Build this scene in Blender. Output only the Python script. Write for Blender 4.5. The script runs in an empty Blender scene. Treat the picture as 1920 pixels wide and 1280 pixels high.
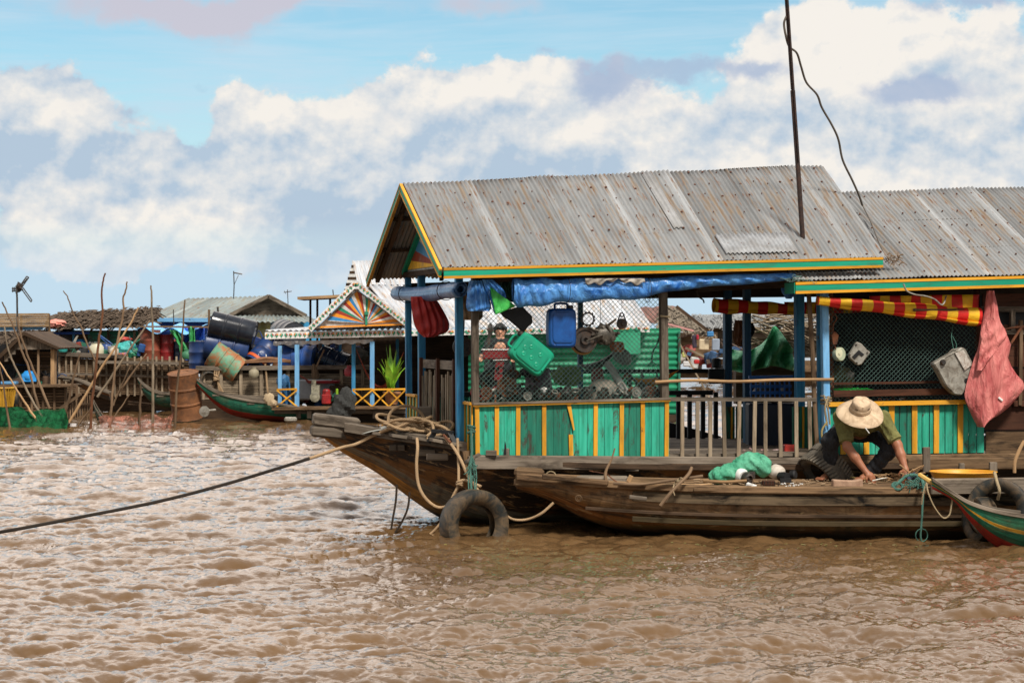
import bpy, math, random
import numpy as np
from mathutils import Vector, Matrix
V = Vector
rnd = random.Random(7)
scn = bpy.context.scene
COL = scn.collection
F_PX = 4267.0; HZ = 625.0; CH = 1.8          # focal length in photo pixels, horizon row, eye height

def P(px, py, Y):
    """world point seen at photo pixel (px,py) standing Y metres away"""
    return V(((px-960)/F_PX*Y, Y, CH-(py-HZ)/F_PX*Y))

class Frame:
    """a vertical building frame: u along the front, w backwards"""
    def __init__(s, ox, oy, deg):
        a = math.radians(deg); s.o = (ox, oy); s.c = math.cos(a); s.s = math.sin(a)
    def pt(s, u, w, z):
        return V((s.o[0]+u*s.c-w*s.s, s.o[1]+u*s.s+w*s.c, z))
    def u_at(s, px, w):
        k = (px-960)/F_PX
        X0 = s.o[0]-w*s.s; Y0 = s.o[1]+w*s.c
        return (k*Y0-X0)/(s.c-k*s.s)
    def px(s, px, py, w):
        u = s.u_at(px, w); q = s.pt(u, w, 0)
        return V((q.x, q.y, CH-(py-HZ)/F_PX*q.y))
HF = Frame(-.3375, 20.57, 14)

# ---------------------------------------------------------------- mesh builder
def frame_of(d, up=V((0,0,1))):
    d = d.normalized(); up = V(up)
    if abs(d.dot(up)) > .98: up = V((0,1,0)) if abs(d.y) < .9 else V((1,0,0))
    s = d.cross(up).normalized(); t = s.cross(d).normalized()
    return d, s, t

def smooth_pts(pts, k=6):
    pts = [V(p) for p in pts]
    if len(pts) < 3: return pts
    out = []
    P4 = [pts[0]*2-pts[1]] + pts + [pts[-1]*2-pts[-2]]
    for i in range(1, len(P4)-2):
        a, b, c, d = P4[i-1:i+3]
        for j in range(k):
            t = j/k
            out.append(.5*((2*b)+(c-a)*t+(2*a-5*b+4*c-d)*t*t+(3*b-a-3*c+d)*t**3))
    out.append(pts[-1]); return out

class MB:
    def __init__(s): s.v=[]; s.f=[]; s.uv=[]; s.mi=[]; s.rn=[]
    def add(s, vs, fs, uvs=None, mi=0, r=None):
        o = len(s.v); s.v += [tuple(p) for p in vs]
        r = rnd.random() if r is None else r
        for i, f in enumerate(fs):
            s.f.append([a+o for a in f]); s.mi.append(mi if isinstance(mi, int) else mi[i]); s.rn.append(r)
            s.uv += uvs[i] if uvs else [(0,0)]*len(f)
        return s
    def beam(s, a, b, w, t, up=(0,0,1), mi=0, w2=None, t2=None):
        a=V(a); b=V(b); d,sd,tu = frame_of(b-a, up); L=(b-a).length
        w2=w if w2 is None else w2; t2=t if t2 is None else t2
        vs=[]
        for p,ww,tt in ((a,w,t),(b,w2,t2)):
            for x,y in ((-1,-1),(1,-1),(1,1),(-1,1)): vs.append(p+sd*x*ww/2+tu*y*tt/2)
        fs=[(0,1,2,3),(7,6,5,4)]; o=(rnd.random()*20,rnd.random()*20)
        uv=[[(o[0],o[1]),(o[0],o[1]+w),(o[0]+t,o[1]+w),(o[0]+t,o[1])]]*2
        per=[0,w,w+t,2*w+t,2*w+2*t]
        for i in range(4):
            j=(i+1)%4; fs.append((i,i+4,j+4,j))
            uv.append([(o[0],o[1]+per[i]),(o[0]+L,o[1]+per[i]),(o[0]+L,o[1]+per[i+1]),(o[0],o[1]+per[i+1])])
        return s.add(vs,fs,uv,mi)
    def box(s, c, size, rot=None, mi=0):
        c=V(c); R=rot if rot else Matrix.Identity(3)
        x=R@V((1,0,0)); z=R@V((0,0,1))
        return s.beam(c-x*size[0]/2, c+x*size[0]/2, size[1], size[2], up=z, mi=mi)
    def tube(s, pts, r, n=8, closed=False, mi=0, caps=True, flat=1.0):
        pts=[V(p) for p in pts]; m=len(pts)
        rr = r if isinstance(r,(list,tuple)) else [r]*m
        vs=[]; fs=[]; uv=[]; L=0; up=None; Ls=[0]
        for i in range(1,m): L+=(pts[i]-pts[i-1]).length; Ls.append(L)
        if closed: Ls.append(L+(pts[0]-pts[-1]).length)
        for i,p in enumerate(pts):
            if closed: d=pts[(i+1)%m]-pts[i-1]
            else: d=pts[min(i+1,m-1)]-pts[max(i-1,0)]
            if d.length<1e-9: d=V((0,0,1))
            d.normalize()
            if up is None: _,sd,tu=frame_of(d)
            else:
                sd=d.cross(up)
                if sd.length<1e-6: _,sd,tu=frame_of(d)
                sd.normalize(); tu=sd.cross(d).normalized()
            up=tu
            for k in range(n):
                a=2*math.pi*k/n; vs.append(p+(sd*math.cos(a)+tu*math.sin(a)*flat)*rr[i])
        o=(rnd.random()*20,rnd.random()*20); ra=sum(rr)/len(rr)*6.28
        for i in range(m if closed else m-1):
            i2=(i+1)%m
            for k in range(n):
                k2=(k+1)%n
                fs.append((i*n+k,i*n+k2,i2*n+k2,i2*n+k))
                a,b=o[1]+ra*k/n,o[1]+ra*(k+1)/n; c,d2=o[0]+Ls[i],o[0]+Ls[i+1]
                uv.append([(c,a),(c,b),(d2,b),(d2,a)])
        if caps and not closed:
            fs.append(tuple(range(n))[::-1]); uv.append([(o[0]+.01*math.cos(k),o[1]+.01*math.sin(k)) for k in range(n)])
            fs.append(tuple((m-1)*n+k for k in range(n))); uv.append([(o[0]+.01*math.cos(k),o[1]) for k in range(n)])
        return s.add(vs,fs,uv,mi)
    def rope(s, pts, r, n=6, k=6, mi=0): return s.tube(smooth_pts(pts,k), r, n, mi=mi)
    def lathe(s, prof, base, axis=(0,0,1), n=20, mi=0, sx=1.0):
        base=V(base); d,sd,tu=frame_of(V(axis)); vs=[]; fs=[]; uv=[]; m=len(prof)
        for r,z in prof:
            for k in range(n):
                a=2*math.pi*k/n; vs.append(base+d*z+(sd*math.cos(a)*sx+tu*math.sin(a))*r)
        L=0; o=(rnd.random()*20,rnd.random()*20); R=max(p[0] for p in prof)*6.28
        mis=[]
        for i in range(m-1):
            l=math.hypot(prof[i+1][0]-prof[i][0],prof[i+1][1]-prof[i][1])
            for k in range(n):
                k2=(k+1)%n; fs.append((i*n+k,i*n+k2,(i+1)*n+k2,(i+1)*n+k))
                a,b=o[1]+R*k/n,o[1]+R*(k+1)/n; uv.append([(o[0]+L,a),(o[0]+L,b),(o[0]+L+l,b),(o[0]+L+l,a)])
                mis.append(mi if isinstance(mi,int) else mi[i])
            L+=l
        for i,fl in ((0,True),(m-1,False)):
            if prof[i][0]>1e-4:
                f=[i*n+k for k in range(n)]; fs.append(tuple(f[::-1] if fl else f))
                uv.append([(o[0]+prof[i][0]*math.cos(6.28*k/n),o[1]+prof[i][0]*math.sin(6.28*k/n)) for k in range(n)])
                mis.append(mi if isinstance(mi,int) else mi[0 if i==0 else -1])
        return s.add(vs,fs,uv,mis)
    def ring(s, c, R, r, axis=(0,1,0), n=32, m=10, mi=0, prof=None):
        """torus (or ring of a given cross-section) about an axis"""
        c=V(c); d,sd,tu=frame_of(V(axis))
        if prof is None: prof=[(R+r*math.cos(6.283*k/m), r*math.sin(6.283*k/m)) for k in range(m)]
        m=len(prof); vs=[];fs=[];uv=[]; o=(rnd.random()*20,rnd.random()*20)
        for i in range(n):
            a=2*math.pi*i/n; e=sd*math.cos(a)+tu*math.sin(a)
            for q,h in prof: vs.append(c+e*q+d*h)
        for i in range(n):
            i2=(i+1)%n
            for k in range(m):
                k2=(k+1)%m; fs.append((i*m+k,i*m+k2,i2*m+k2,i2*m+k))
                x0,x1=o[0]+R*6.28*i/n,o[0]+R*6.28*(i+1)/n; y0,y1=o[1]+k*.03,o[1]+(k+1)*.03
                uv.append([(x0,y0),(x0,y1),(x1,y1),(x1,y0)])
        return s.add(vs,fs,uv,mi)
    def sheet(s, fn, nu, nv, mi=0, closed=False):
        g=[[V(fn(i/nu,j/nv)) for j in range(nv+1)] for i in range(nu+1)]
        vs=[p for row in g for p in row]; fs=[];uv=[]
        us=[0];vv=[0]; o=(rnd.random()*20,rnd.random()*20)
        for i in range(nu): us.append(us[-1]+(g[i+1][nv//2]-g[i][nv//2]).length)
        for j in range(nv): vv.append(vv[-1]+(g[nu//2][j+1]-g[nu//2][j]).length)
        N=nv+1
        for i in range(nu):
            for j in range(nv):
                fs.append((i*N+j,(i+1)*N+j,(i+1)*N+j+1,i*N+j+1))
                uv.append([(o[0]+us[a],o[1]+vv[b]) for a,b in ((i,j),(i+1,j),(i+1,j+1),(i,j+1))])
        return s.add(vs,fs,uv,mi)
    def prism(s, poly, vec, mi=0, ax=None):
        poly=[V(p) for p in poly]; vec=V(vec); n=len(poly)
        vs=poly+[p+vec for p in poly]; o=(rnd.random()*20,rnd.random()*20)
        a=V(ax).normalized() if ax else (poly[1]-poly[0]).normalized(); b=vec.normalized().cross(a)
        def q(p): p=p-poly[0]; return (o[0]+p.dot(a),o[1]+p.dot(b))
        fs=[tuple(range(n)),tuple(range(2*n-1,n-1,-1))]
        uv=[[q(p) for p in poly],[q(p) for p in reversed(poly)]]
        t=vec.length
        for i in range(n):
            j=(i+1)%n; fs.append((i,i+n,j+n,j)); l=(poly[j]-poly[i]).length
            x,y=q(poly[i]); uv.append([(x,y),(x,y+t),(x+l,y+t),(x+l,y)])
        return s.add(vs,fs,uv,mi)
    def blob(s, c, r, n=10, m=7, jit=0.0, mi=0, rot=None):
        """a lumpy ellipsoid"""
        c=V(c); R=rot or Matrix.Identity(3)
        if not isinstance(r,(tuple,list)): r=(r,r,r)
        ph=[rnd.random()*6.28 for _ in range(6)]
        def fn(a,b):
            th=a*2*math.pi; ph2=(b-.5)*math.pi
            e=V((math.cos(th)*math.cos(ph2),math.sin(th)*math.cos(ph2),math.sin(ph2)))
            k=1+jit*(math.sin(3*e.x+ph[0])*math.cos(4*e.y+ph[1])+.6*math.sin(7*e.z+5*e.x+ph[2])+.4*math.sin(9*e.y+8*e.x+ph[3]))
            return c+R@V((e.x*r[0]*k,e.y*r[1]*k,e.z*r[2]*k))
        return s.sheet(fn,n,m,mi)
    def build(s, name, mat, parent=None, smooth=False, bevel=0, solid=0, ang=40, sub=0):
        root=parent
        while root is not None and root.parent is not None: root=root.parent
        if root is None:
            A=np.array(s.v); lo=A.min(0); hi=A.max(0)
            org=V(((lo[0]+hi[0])/2,(lo[1]+hi[1])/2,lo[2]))
        else: org=root.location.copy()
        me=bpy.data.meshes.new(name)
        A=np.array(s.v,dtype=float)-np.array(org)
        me.from_pydata(A.tolist(),[],s.f)
        uvl=me.uv_layers.new(name='UVMap')
        uvl.data.foreach_set('uv',np.array(s.uv,dtype=np.float32).ravel())
        at=me.attributes.new('rnd','FLOAT','FACE'); at.data.foreach_set('value',np.array(s.rn,dtype=np.float32))
        me.polygons.foreach_set('material_index',np.array(s.mi,dtype=np.int32))
        for m in (mat if isinstance(mat,(list,tuple)) else [mat]): me.materials.append(m)
        if smooth:
            me.polygons.foreach_set('use_smooth',np.ones(len(s.f),dtype=bool))
            if ang<180: me.set_sharp_from_angle(angle=math.radians(ang))
        me.update()
        o=bpy.data.objects.new(name,me); COL.objects.link(o)
        if root is None: o.location=org
        else: o.parent=parent
        if solid: md=o.modifiers.new('s','SOLIDIFY'); md.thickness=solid; md.offset=0
        if sub: md=o.modifiers.new('u','SUBSURF'); md.levels=md.render_levels=sub
        if bevel: md=o.modifiers.new('b','BEVEL'); md.width=bevel; md.segments=1; md.limit_method='ANGLE'
        return o

def tag(o,label=None,cat=None,group=None,kind=None):
    if label: o['label']=label
    if cat: o['category']=cat
    if group: o['group']=group
    if kind: o['kind']=kind
    return o
def thing(name,label,cat,loc,group=None):
    o=bpy.data.objects.new(name,None); COL.objects.link(o); o.location=V(loc); o.empty_display_size=.1
    return tag(o,label,cat,group)
def dup(root, loc, label, rotz=None, rot=None, scale=None, group=None):
    r=root.copy(); COL.objects.link(r); r.location=V(loc); r['label']=label
    if group: r['group']=group
    if rot is not None: r.rotation_euler=rot
    if rotz is not None: r.rotation_euler=(0,0,rotz)
    if scale: r.scale=(scale,)*3 if not isinstance(scale,(tuple,list)) else scale
    for ch in list(root.children):
        c=ch.copy(); COL.objects.link(c); c.parent=r
        for g in list(ch.children):
            d=g.copy(); COL.objects.link(d); d.parent=c
    return r

# ---------------------------------------------------------------- materials
MATS={}
def srgb(r,g,b):
    return tuple(((x/255)/12.92 if x/255<=.04045 else ((x/255+.055)/1.055)**2.4) for x in (r,g,b))+(1,)
class NT:
    def __init__(s,name):
        m=bpy.data.materials.new(name); m.use_nodes=True; s.m=m; s.t=m.node_tree; s.n=s.t.nodes
        s.b=s.n['Principled BSDF']; s.uv=None
    def new(s,t,**kw):
        n=s.n.new(t)
        for k,v in kw.items():
            if k in n.inputs: s.setin(n,k,v)
            else: setattr(n,k,v)
        return n
    def setin(s,n,k,v):
        if isinstance(v,bpy.types.NodeSocket): s.t.links.new(v,n.inputs[k])
        else: n.inputs[k].default_value=v
    def link(s,a,b): s.t.links.new(a,b)
    def coord(s,kind='UV'):
        if kind=='UV': return s.new('ShaderNodeUVMap').outputs[0]
        return s.new('ShaderNodeTexCoord').outputs[kind]
    def map(s,v,scale,loc=(0,0,0),rot=(0,0,0)):
        n=s.n.new('ShaderNodeMapping'); s.link(v,n.inputs['Vector']); n.inputs['Scale'].default_value=scale
        n.inputs['Location'].default_value=loc; n.inputs['Rotation'].default_value=rot; return n.outputs[0]
    def noise(s,v,scale=1,detail=4,rough=.6,dist=0):
        n=s.n.new('ShaderNodeTexNoise'); s.link(v,n.inputs['Vector']); n.inputs['Scale'].default_value=scale
        n.inputs['Detail'].default_value=detail; n.inputs['Roughness'].default_value=rough; n.inputs['Distortion'].default_value=dist
        return n.outputs['Fac']
    def ramp(s,f,a,b,c0=0.,c1=1.,smooth=False):
        n=s.n.new('ShaderNodeMapRange'); s.link(f,n.inputs['Value'])
        n.inputs['From Min'].default_value=a; n.inputs['From Max'].default_value=b
        n.inputs['To Min'].default_value=c0; n.inputs['To Max'].default_value=c1
        if smooth: n.interpolation_type='SMOOTHSTEP'
        return n.outputs[0]
    def mix(s,f,a,b,mode='MIX'):
        n=s.n.new('ShaderNodeMix'); n.data_type='RGBA'; n.blend_type=mode
        for k,v in ((0,f),(6,a),(7,b)):
            if isinstance(v,bpy.types.NodeSocket): s.link(v,n.inputs[k])
            else: n.inputs[k].default_value=v
        return n.outputs[2]
    def math(s,op,a,b=0.,clamp=False):
        n=s.n.new('ShaderNodeMath'); n.operation=op; n.use_clamp=clamp
        for k,v in ((0,a),(1,b)):
            if isinstance(v,bpy.types.NodeSocket): s.link(v,n.inputs[k])
            else: n.inputs[k].default_value=v
        return n.outputs[0]
    def rnd(s):
        n=s.n.new('ShaderNodeAttribute'); n.attribute_name='rnd'; return n.outputs['Fac']
    def bump(s,h,strength=.3,dist=.01):
        n=s.n.new('ShaderNodeBump'); s.link(h,n.inputs['Height']); n.inputs['Strength'].default_value=strength
        n.inputs['Distance'].default_value=dist; s.link(n.outputs[0],s.b.inputs['Normal'])
    def out(s,col,rough=.7,metal=0.,spec=.3):
        for k,v in (('Base Color',col),('Roughness',rough),('Metallic',metal),('Specular IOR Level',spec)):
            if isinstance(v,bpy.types.NodeSocket): s.link(v,s.b.inputs[k])
            else: s.b.inputs[k].default_value=v
        return s.m
def C(c): return c if len(c)==4 else tuple(c)+(1,)
def sc(c,k): return (c[0]*k,c[1]*k,c[2]*k,1)

def wood(name, c1, c2, dirt=(.02,.013,.008), amt=.5, rough=.8, sx=2.2, sy=45, var=.35):
    if name in MATS: return MATS[name]
    t=NT(name); uv=t.coord()
    g=t.noise(t.map(uv,(sx,sy,1)),1,6,.65,.3)
    col=t.mix(t.ramp(g,.3,.7),C(c1),C(c2))
    d=t.noise(t.map(uv,(2.5,9,1)),1,5,.7,.6)
    col=t.mix(t.ramp(d,.47,.62,0,amt),col,C(dirt))
    gray=t.noise(t.map(uv,(1.3,4,1),(7,3,0)),1,3,.5)
    col=t.mix(t.ramp(gray,.48,.66,0,.5),col,(c2[0]*1.25,c2[1]*1.27,c2[2]*1.3,1))
    cr=t.noise(t.map(uv,(1.2,90,1),(3,1,0)),1,3,.8,.2)
    col=t.mix(t.ramp(cr,.62,.72,0,.75),col,C(dirt))
    b=t.ramp(t.rnd(),0,1,1-var,1+var*.6)
    col=t.mix(1.,col,t.new('ShaderNodeCombineColor',Red=b,Green=b,Blue=b).outputs[0],'MULTIPLY')
    t.bump(t.math('SUBTRACT',g,t.math('MULTIPLY',t.ramp(cr,.6,.72),.8)),.5,.006)
    MATS[name]=t.out(col,rough,0,.2); return MATS[name]
def paint(name, c, under, peel=.35, fade=None, rough=.55, sx=1.6, sy=22, var=.18):
    if name in MATS: return MATS[name]
    t=NT(name); uv=t.coord(); fade=fade or tuple(min(1,x*1.25+.03) for x in c[:3])
    a=t.noise(t.map(uv,(sx,sy,1)),1,5,.65,.3)
    col=t.mix(t.ramp(a,.36,.62),C(c),C(fade))
    b=t.noise(t.map(uv,(sx*1.7,sy*.35,1),(5,2,0)),1,7,.72,.8)
    th=.68-.22*peel
    m=t.ramp(b,th,th+.07)
    un=t.noise(t.map(uv,(2,50,1)),1,4,.6)
    ucol=t.mix(un,sc(under,.5),sc(under,1.25))
    col=t.mix(m,col,ucol)
    gm=t.noise(t.map(uv,(3.,14,1),(1,9,0)),1,5,.7)
    col=t.mix(t.ramp(gm,.50,.66,0,.35),col,sc(under,.5))
    r=t.ramp(t.rnd(),0,1,1-var,1+var)
    col=t.mix(1.,col,t.new('ShaderNodeCombineColor',Red=r,Green=r,Blue=r).outputs[0],'MULTIPLY')
    t.bump(t.math('SUBTRACT',a,m),.4,.004)
    MATS[name]=t.out(col,rough,0,.35); return MATS[name]
def plain(name, c, rough=.6, var=.25, scale=9, metal=0., spec=.4, bump=.2, c2=None, dist=.004, cov=(.45,.7)):
    if name in MATS: return MATS[name]
    t=NT(name); ob=t.coord('Object')
    a=t.noise(ob,scale,5,.65,.3); col=t.mix(t.ramp(a,.3,.7),sc(c,1-var),sc(c,1+var))
    if c2 is not None:
        b=t.noise(t.map(ob,(1,1,1),(4,7,2)),scale*.8,7,.7,.7); col=t.mix(t.ramp(b,*cov),col,C(c2))
    r=t.ramp(t.rnd(),0,1,.85,1.12)
    col=t.mix(1.,col,t.new('ShaderNodeCombineColor',Red=r,Green=r,Blue=r).outputs[0],'MULTIPLY')
    if bump: t.bump(t.noise(ob,scale*4,4,.6),bump,dist)
    MATS[name]=t.out(col,rough,metal,spec); return MATS[name]
def cloth(name, c, c2=None, scale=6, rough=.5, wr=.8, dist=.03, sheen=0, stretch=(1,1,1)):
    """wrinkled sheet: tarpaulin, sack, fabric"""
    if name in MATS: return MATS[name]
    t=NT(name); ob=t.map(t.coord('Object'),stretch); c2=c2 or sc(c,1.5)
    a=t.noise(ob,scale,5,.6,1.2); col=t.mix(t.ramp(a,.3,.72),sc(c,.8),C(c2))
    d=t.noise(ob,scale*2.7,6,.7,.4); col=t.mix(t.ramp(d,.55,.75,0,.5),col,sc(c,.35))
    w=t.noise(t.map(ob,(1,1,.55)),scale*1.8,4,.55,1.6)
    t.bump(w,wr,dist); MATS[name]=t.out(col,rough,0,.45); return MATS[name]
def ropemat(name, c, k=260):
    if name in MATS: return MATS[name]
    t=NT(name); uv=t.coord(); w=t.new('ShaderNodeTexWave',wave_type='BANDS',bands_direction='DIAGONAL')
    t.link(t.map(uv,(1,1.2,1)),w.inputs['Vector']); w.inputs['Scale'].default_value=k/6.28; w.inputs['Distortion'].default_value=.4
    col=t.mix(w.outputs['Fac'],sc(c,.45),sc(c,1.15)); n=t.noise(t.map(uv,(3,3,1)),1,4)
    col=t.mix(t.ramp(n,.5,.75,0,.6),col,sc(c,.3)); t.bump(w.outputs['Fac'],.7,.008)
    MATS[name]=t.out(col,.85,0,.2); return MATS[name]

GREY=(.19,.155,.12); BRN=(.115,.07,.04)
M={}
M['greywood']=wood('weathered_grey_wood',(.075,.058,.042),(.235,.19,.145),amt=.7)
M['deckwood']=wood('worn_deck_wood',(.09,.05,.026),(.27,.17,.09),amt=.75)
M['darkwood']=wood('dark_wet_wood',(.028,.017,.010),(.095,.058,.034),amt=.7)
M['brownwood']=wood('brown_plank_wood',(.04,.014,.008),(.10,.04,.022),amt=.5)
M['palewood']=wood('pale_bamboo_wood',(.15,.11,.07),(.38,.30,.21),amt=.5,sy=30)
M['bamboo']=wood('bamboo_pole_skin',(.3,.17,.08),(.52,.33,.17),amt=.3,sy=20)
M['stick']=wood('river_stick_bark',(.10,.06,.035),(.26,.17,.10),amt=.4,sy=20)
M['stickred']=wood('reddish_stick_bark',(.10,.035,.018),(.2,.085,.04),amt=.5,sy=20)
M['teal']=paint('peeling_teal_paint',(.008,.27,.165),(.07,.08,.055),.48,fade=(.045,.46,.31))
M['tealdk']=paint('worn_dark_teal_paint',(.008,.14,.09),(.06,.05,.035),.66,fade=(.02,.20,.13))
M['tealt']=paint('teal_trim_paint',(.002,.25,.14),(.12,.09,.06),.15,fade=(.006,.31,.18))
M['yellow']=paint('golden_yellow_paint',(.62,.27,.008),(.13,.07,.03),.25,fade=(.72,.36,.03))
M['blue']=paint('chalky_blue_paint',(.014,.14,.32),(.07,.08,.09),.3,fade=(.05,.27,.46))
M['lblue']=paint('light_blue_paint',(.13,.36,.66),(.1,.1,.1),.15,fade=(.2,.45,.72))
M['dblue']=paint('dark_blue_paint',(.012,.06,.13),(.05,.05,.05),.3,fade=(.03,.11,.2))
M['black']=plain('flat_black',(.008,.008,.009),.6)
M['rust']=plain('rusty_iron',(.16,.055,.022),.85,.4,18,c2=(.05,.02,.012),bump=.5)
M['steel']=plain('greasy_steel',(.12,.11,.10),.4,.3,22,metal=.6,c2=(.05,.03,.02))
M['alu']=plain('dull_aluminium',(.38,.36,.31),.5,.25,16,metal=.3,c2=(.12,.09,.06),bump=.5)
M['dark']=plain('dark_greasy_parts',(.03,.027,.024),.5,.5,25,c2=(.09,.05,.03),bump=.6)
M['rubber']=plain('worn_tyre_rubber',(.016,.018,.016),.55,.4,8,c2=(.13,.085,.045),bump=.5,cov=(.42,.62))
M['rope']=ropemat('manila_rope',(.62,.42,.24)); M['ropedk']=ropemat('dark_wet_rope',(.07,.05,.035))
M['ropeg']=ropemat('green_nylon_rope',(.10,.24,.19)); M['ropet']=ropemat('tan_twine',(.55,.42,.25))
M['white']=plain('off_white_paint',(.68,.67,.64),.5,.1)
M['red']=plain('faded_red_paint',(.42,.03,.02),.55,.3,c2=(.12,.03,.02))
M['tarp']=cloth('blue_tarpaulin',(.014,.14,.56),(.14,.40,.78),7,.28)
M['gtarp']=cloth('bright_green_tarpaulin',(.02,.42,.06),(.10,.6,.12),7,.4)
# ================================================================ camera, sky, light
cam=bpy.data.cameras.new('camera'); co=bpy.data.objects.new('camera',cam); COL.objects.link(co); scn.camera=co
cam.sensor_width=36; cam.lens=F_PX/1920*36; co.location=(0,0,CH); co.rotation_euler=(math.radians(90),0,0)
cam.shift_y=-(640-HZ)/1920; cam.clip_end=20000; cam.clip_start=.1
cam.dof.use_dof=True; cam.dof.focus_distance=20.6; cam.dof.aperture_fstop=11
SUN_EL=52; SUN_AZ=155      # degrees; azimuth clockwise from the view direction (+Y): behind the camera, to the right
sd=bpy.data.lights.new('sun','SUN'); sd.energy=4.3; sd.angle=math.radians(9); sd.color=(1,.94,.85)
so=bpy.data.objects.new('sun',sd); COL.objects.link(so)
d=V((math.sin(math.radians(SUN_AZ))*math.cos(math.radians(SUN_EL)),math.cos(math.radians(SUN_AZ))*math.cos(math.radians(SUN_EL)),math.sin(math.radians(SUN_EL))))
so.rotation_euler=d.to_track_quat('Z','Y').to_euler()
def make_world():
    w=bpy.data.worlds.new('World'); scn.world=w; w.use_nodes=True
    t=NT.__new__(NT); t.m=None; t.t=w.node_tree; t.n=t.t.nodes
    for n in list(t.n): t.n.remove(n)
    out=t.n.new('ShaderNodeOutputWorld')
    sky=t.n.new('ShaderNodeTexSky'); sky.sky_type='NISHITA'; sky.sun_disc=False
    sky.sun_elevation=math.radians(SUN_EL); sky.sun_rotation=math.radians(SUN_AZ); sky.air_density=1.0; sky.dust_density=.3; sky.ozone_density=2.0
    D=t.n.new('ShaderNodeTexCoord').outputs['Generated']
    sep=t.n.new('ShaderNodeSeparateXYZ'); t.link(D,sep.inputs[0]); x,y,z=sep.outputs
    r=t.math('SQRT',t.math('MAXIMUM',t.math('ADD',t.math('MULTIPLY',x,x),t.math('MULTIPLY',y,y)),.0001))
    S=t.math('DIVIDE',x,r); T=t.math('DIVIDE',z,r)        # azimuth-like and elevation-like
    cm=t.n.new('ShaderNodeCombineXYZ'); t.link(S,cm.inputs[0]); t.link(T,cm.inputs[1]); t.link(y,cm.inputs[2])
    st=cm.outputs[0]
    # domain warp
    def fb(scale,detail=6,rough=.55,off=(0,0,0),sq=(1,1.12,1),dist=0.): return t.noise(t.map(st,sq,off),scale,detail,rough,dist)
    wx=t.math('MULTIPLY',t.math('SUBTRACT',fb(22,6,.6,(3,1,0)),.5),.065)
    wy=t.math('MULTIPLY',t.math('SUBTRACT',fb(24,6,.6,(9,4,0)),.5),.045)
    SX=t.math('ADD',S,wx); TY=t.math('ADD',T,wy)
    def blobs(lst,SX=SX,TY=TY):
        acc=None
        for px,py,rx,ry,a in lst:
            dx=t.math('MULTIPLY',t.math('SUBTRACT',SX,(px-960)/F_PX),F_PX/rx)
            dy=t.math('MULTIPLY',t.math('SUBTRACT',TY,(HZ-py)/F_PX),F_PX/ry)
            q=t.math('ADD',t.math('MULTIPLY',dx,dx),t.math('MULTIPLY',dy,dy))
            g=t.math('MULTIPLY',t.math('EXPONENT',t.math('MULTIPLY',q,-1.)),a)
            acc=g if acc is None else t.math('ADD',acc,g)
        return acc
    base=[(1640,120,190,110,1.2),(1480,150,150,90,.8),(1780,230,260,150,1.1),(1300,300,330,110,1.1),(850,170,140,70,1.0),(760,280,240,100,1.1),
          (505,235,75,70,1.),(560,330,190,80,1.0),(330,330,90,50,.7),(1010,220,160,100,1.0),(1250,400,800,150,.75),(450,400,260,90,.35),(70,210,110,60,1.),(120,270,170,80,.9),
          (160,390,170,80,.7),(350,430,260,40,.6),(1750,420,400,110,1.),(120,455,120,30,.6),(380,415,90,22,.5),(500,490,300,34,.4),(150,500,160,22,.4)]
    den=blobs(base)
    f1=fb(30,8,.58,(0,0,0)); f2=fb(30,8,.58,(0.002,-.0045,0)); f3=fb(9,3,.5,(5,5,1)); f4=fb(9,3,.5,(5.003,4.992,1))
    # the sky outside the pictured band: noise cloud, brightness shaped for water reflections
    hi=t.ramp(T,.152,.20,smooth=True)
    cov=t.ramp(t.math('ADD',den,t.math('MULTIPLY',t.math('SUBTRACT',f1,.5),1.3)),.34,.62,smooth=True)
    big=t.noise(t.map(D,(1,1,1.5)),2.2,6,.6); cov_hi=t.math('MULTIPLY',t.ramp(big,.36,.50,.6,1.,smooth=True),t.ramp(T,.8,2.5,1.,.6))
    # cloud relief: density falls off towards the light above
    g1=fb(16,5,.5,(2,6,3)); g2=fb(16,5,.5,(2.004,5.990,3)); rel=t.math('ADD',t.math('MULTIPLY',t.math('SUBTRACT',f1,f2),5.2),t.math('MULTIPLY',t.math('SUBTRACT',g1,g2),7.))
    den_up=blobs(base[:14],SX,t.math('ADD',TY,.010))
    rel=t.math('ADD',rel,t.math('MULTIPLY',t.math('SUBTRACT',den,den_up),.9))
    lit=t.ramp(t.math('ADD',t.math('MULTIPLY',rel,.8),t.math('ADD',t.math('MULTIPLY',fb(7,4,.5,(1,7,2)),1.4),blobs([(1600,110,220,130,.40),(1500,300,420,90,.18),(800,230,160,90,.18),(520,230,80,60,.15),(90,330,260,200,-.32),(420,440,400,60,-.2),(1250,330,200,60,-.1)]))),  .15,1.45)
    ccol=t.mix(lit,(.43,.54,.66,1),(.86,.82,.765,1))
    # darker violet and pink patches of nearer cloud
    SX2=t.math('ADD',S,t.math('MULTIPLY',wx,.9)); TY2=t.math('ADD',T,t.math('MULTIPLY',wy,.8))
    pk=blobs([(330,35,190,42,1.2),(180,10,200,40,.5),(520,5,150,25,.9),(900,10,160,38,.9)],SX2,TY2)
    vi=blobs([(1120,155,75,38,1.3),(1290,140,110,28,1.3),(1420,125,60,20,.9),(1700,178,110,28,1.4),(1830,8,150,26,1.2),(1005,102,52,20,1.),(620,80,70,22,.45),
              (160,250,60,40,.35),(390,185,30,12,.8),(1640,240,60,30,.5),(700,215,120,50,.3)],SX2,TY2)
    nz=t.math('MULTIPLY',t.math('SUBTRACT',f1,.5),.9)
    blue=t.n.new('ShaderNodeMix'); 
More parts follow.
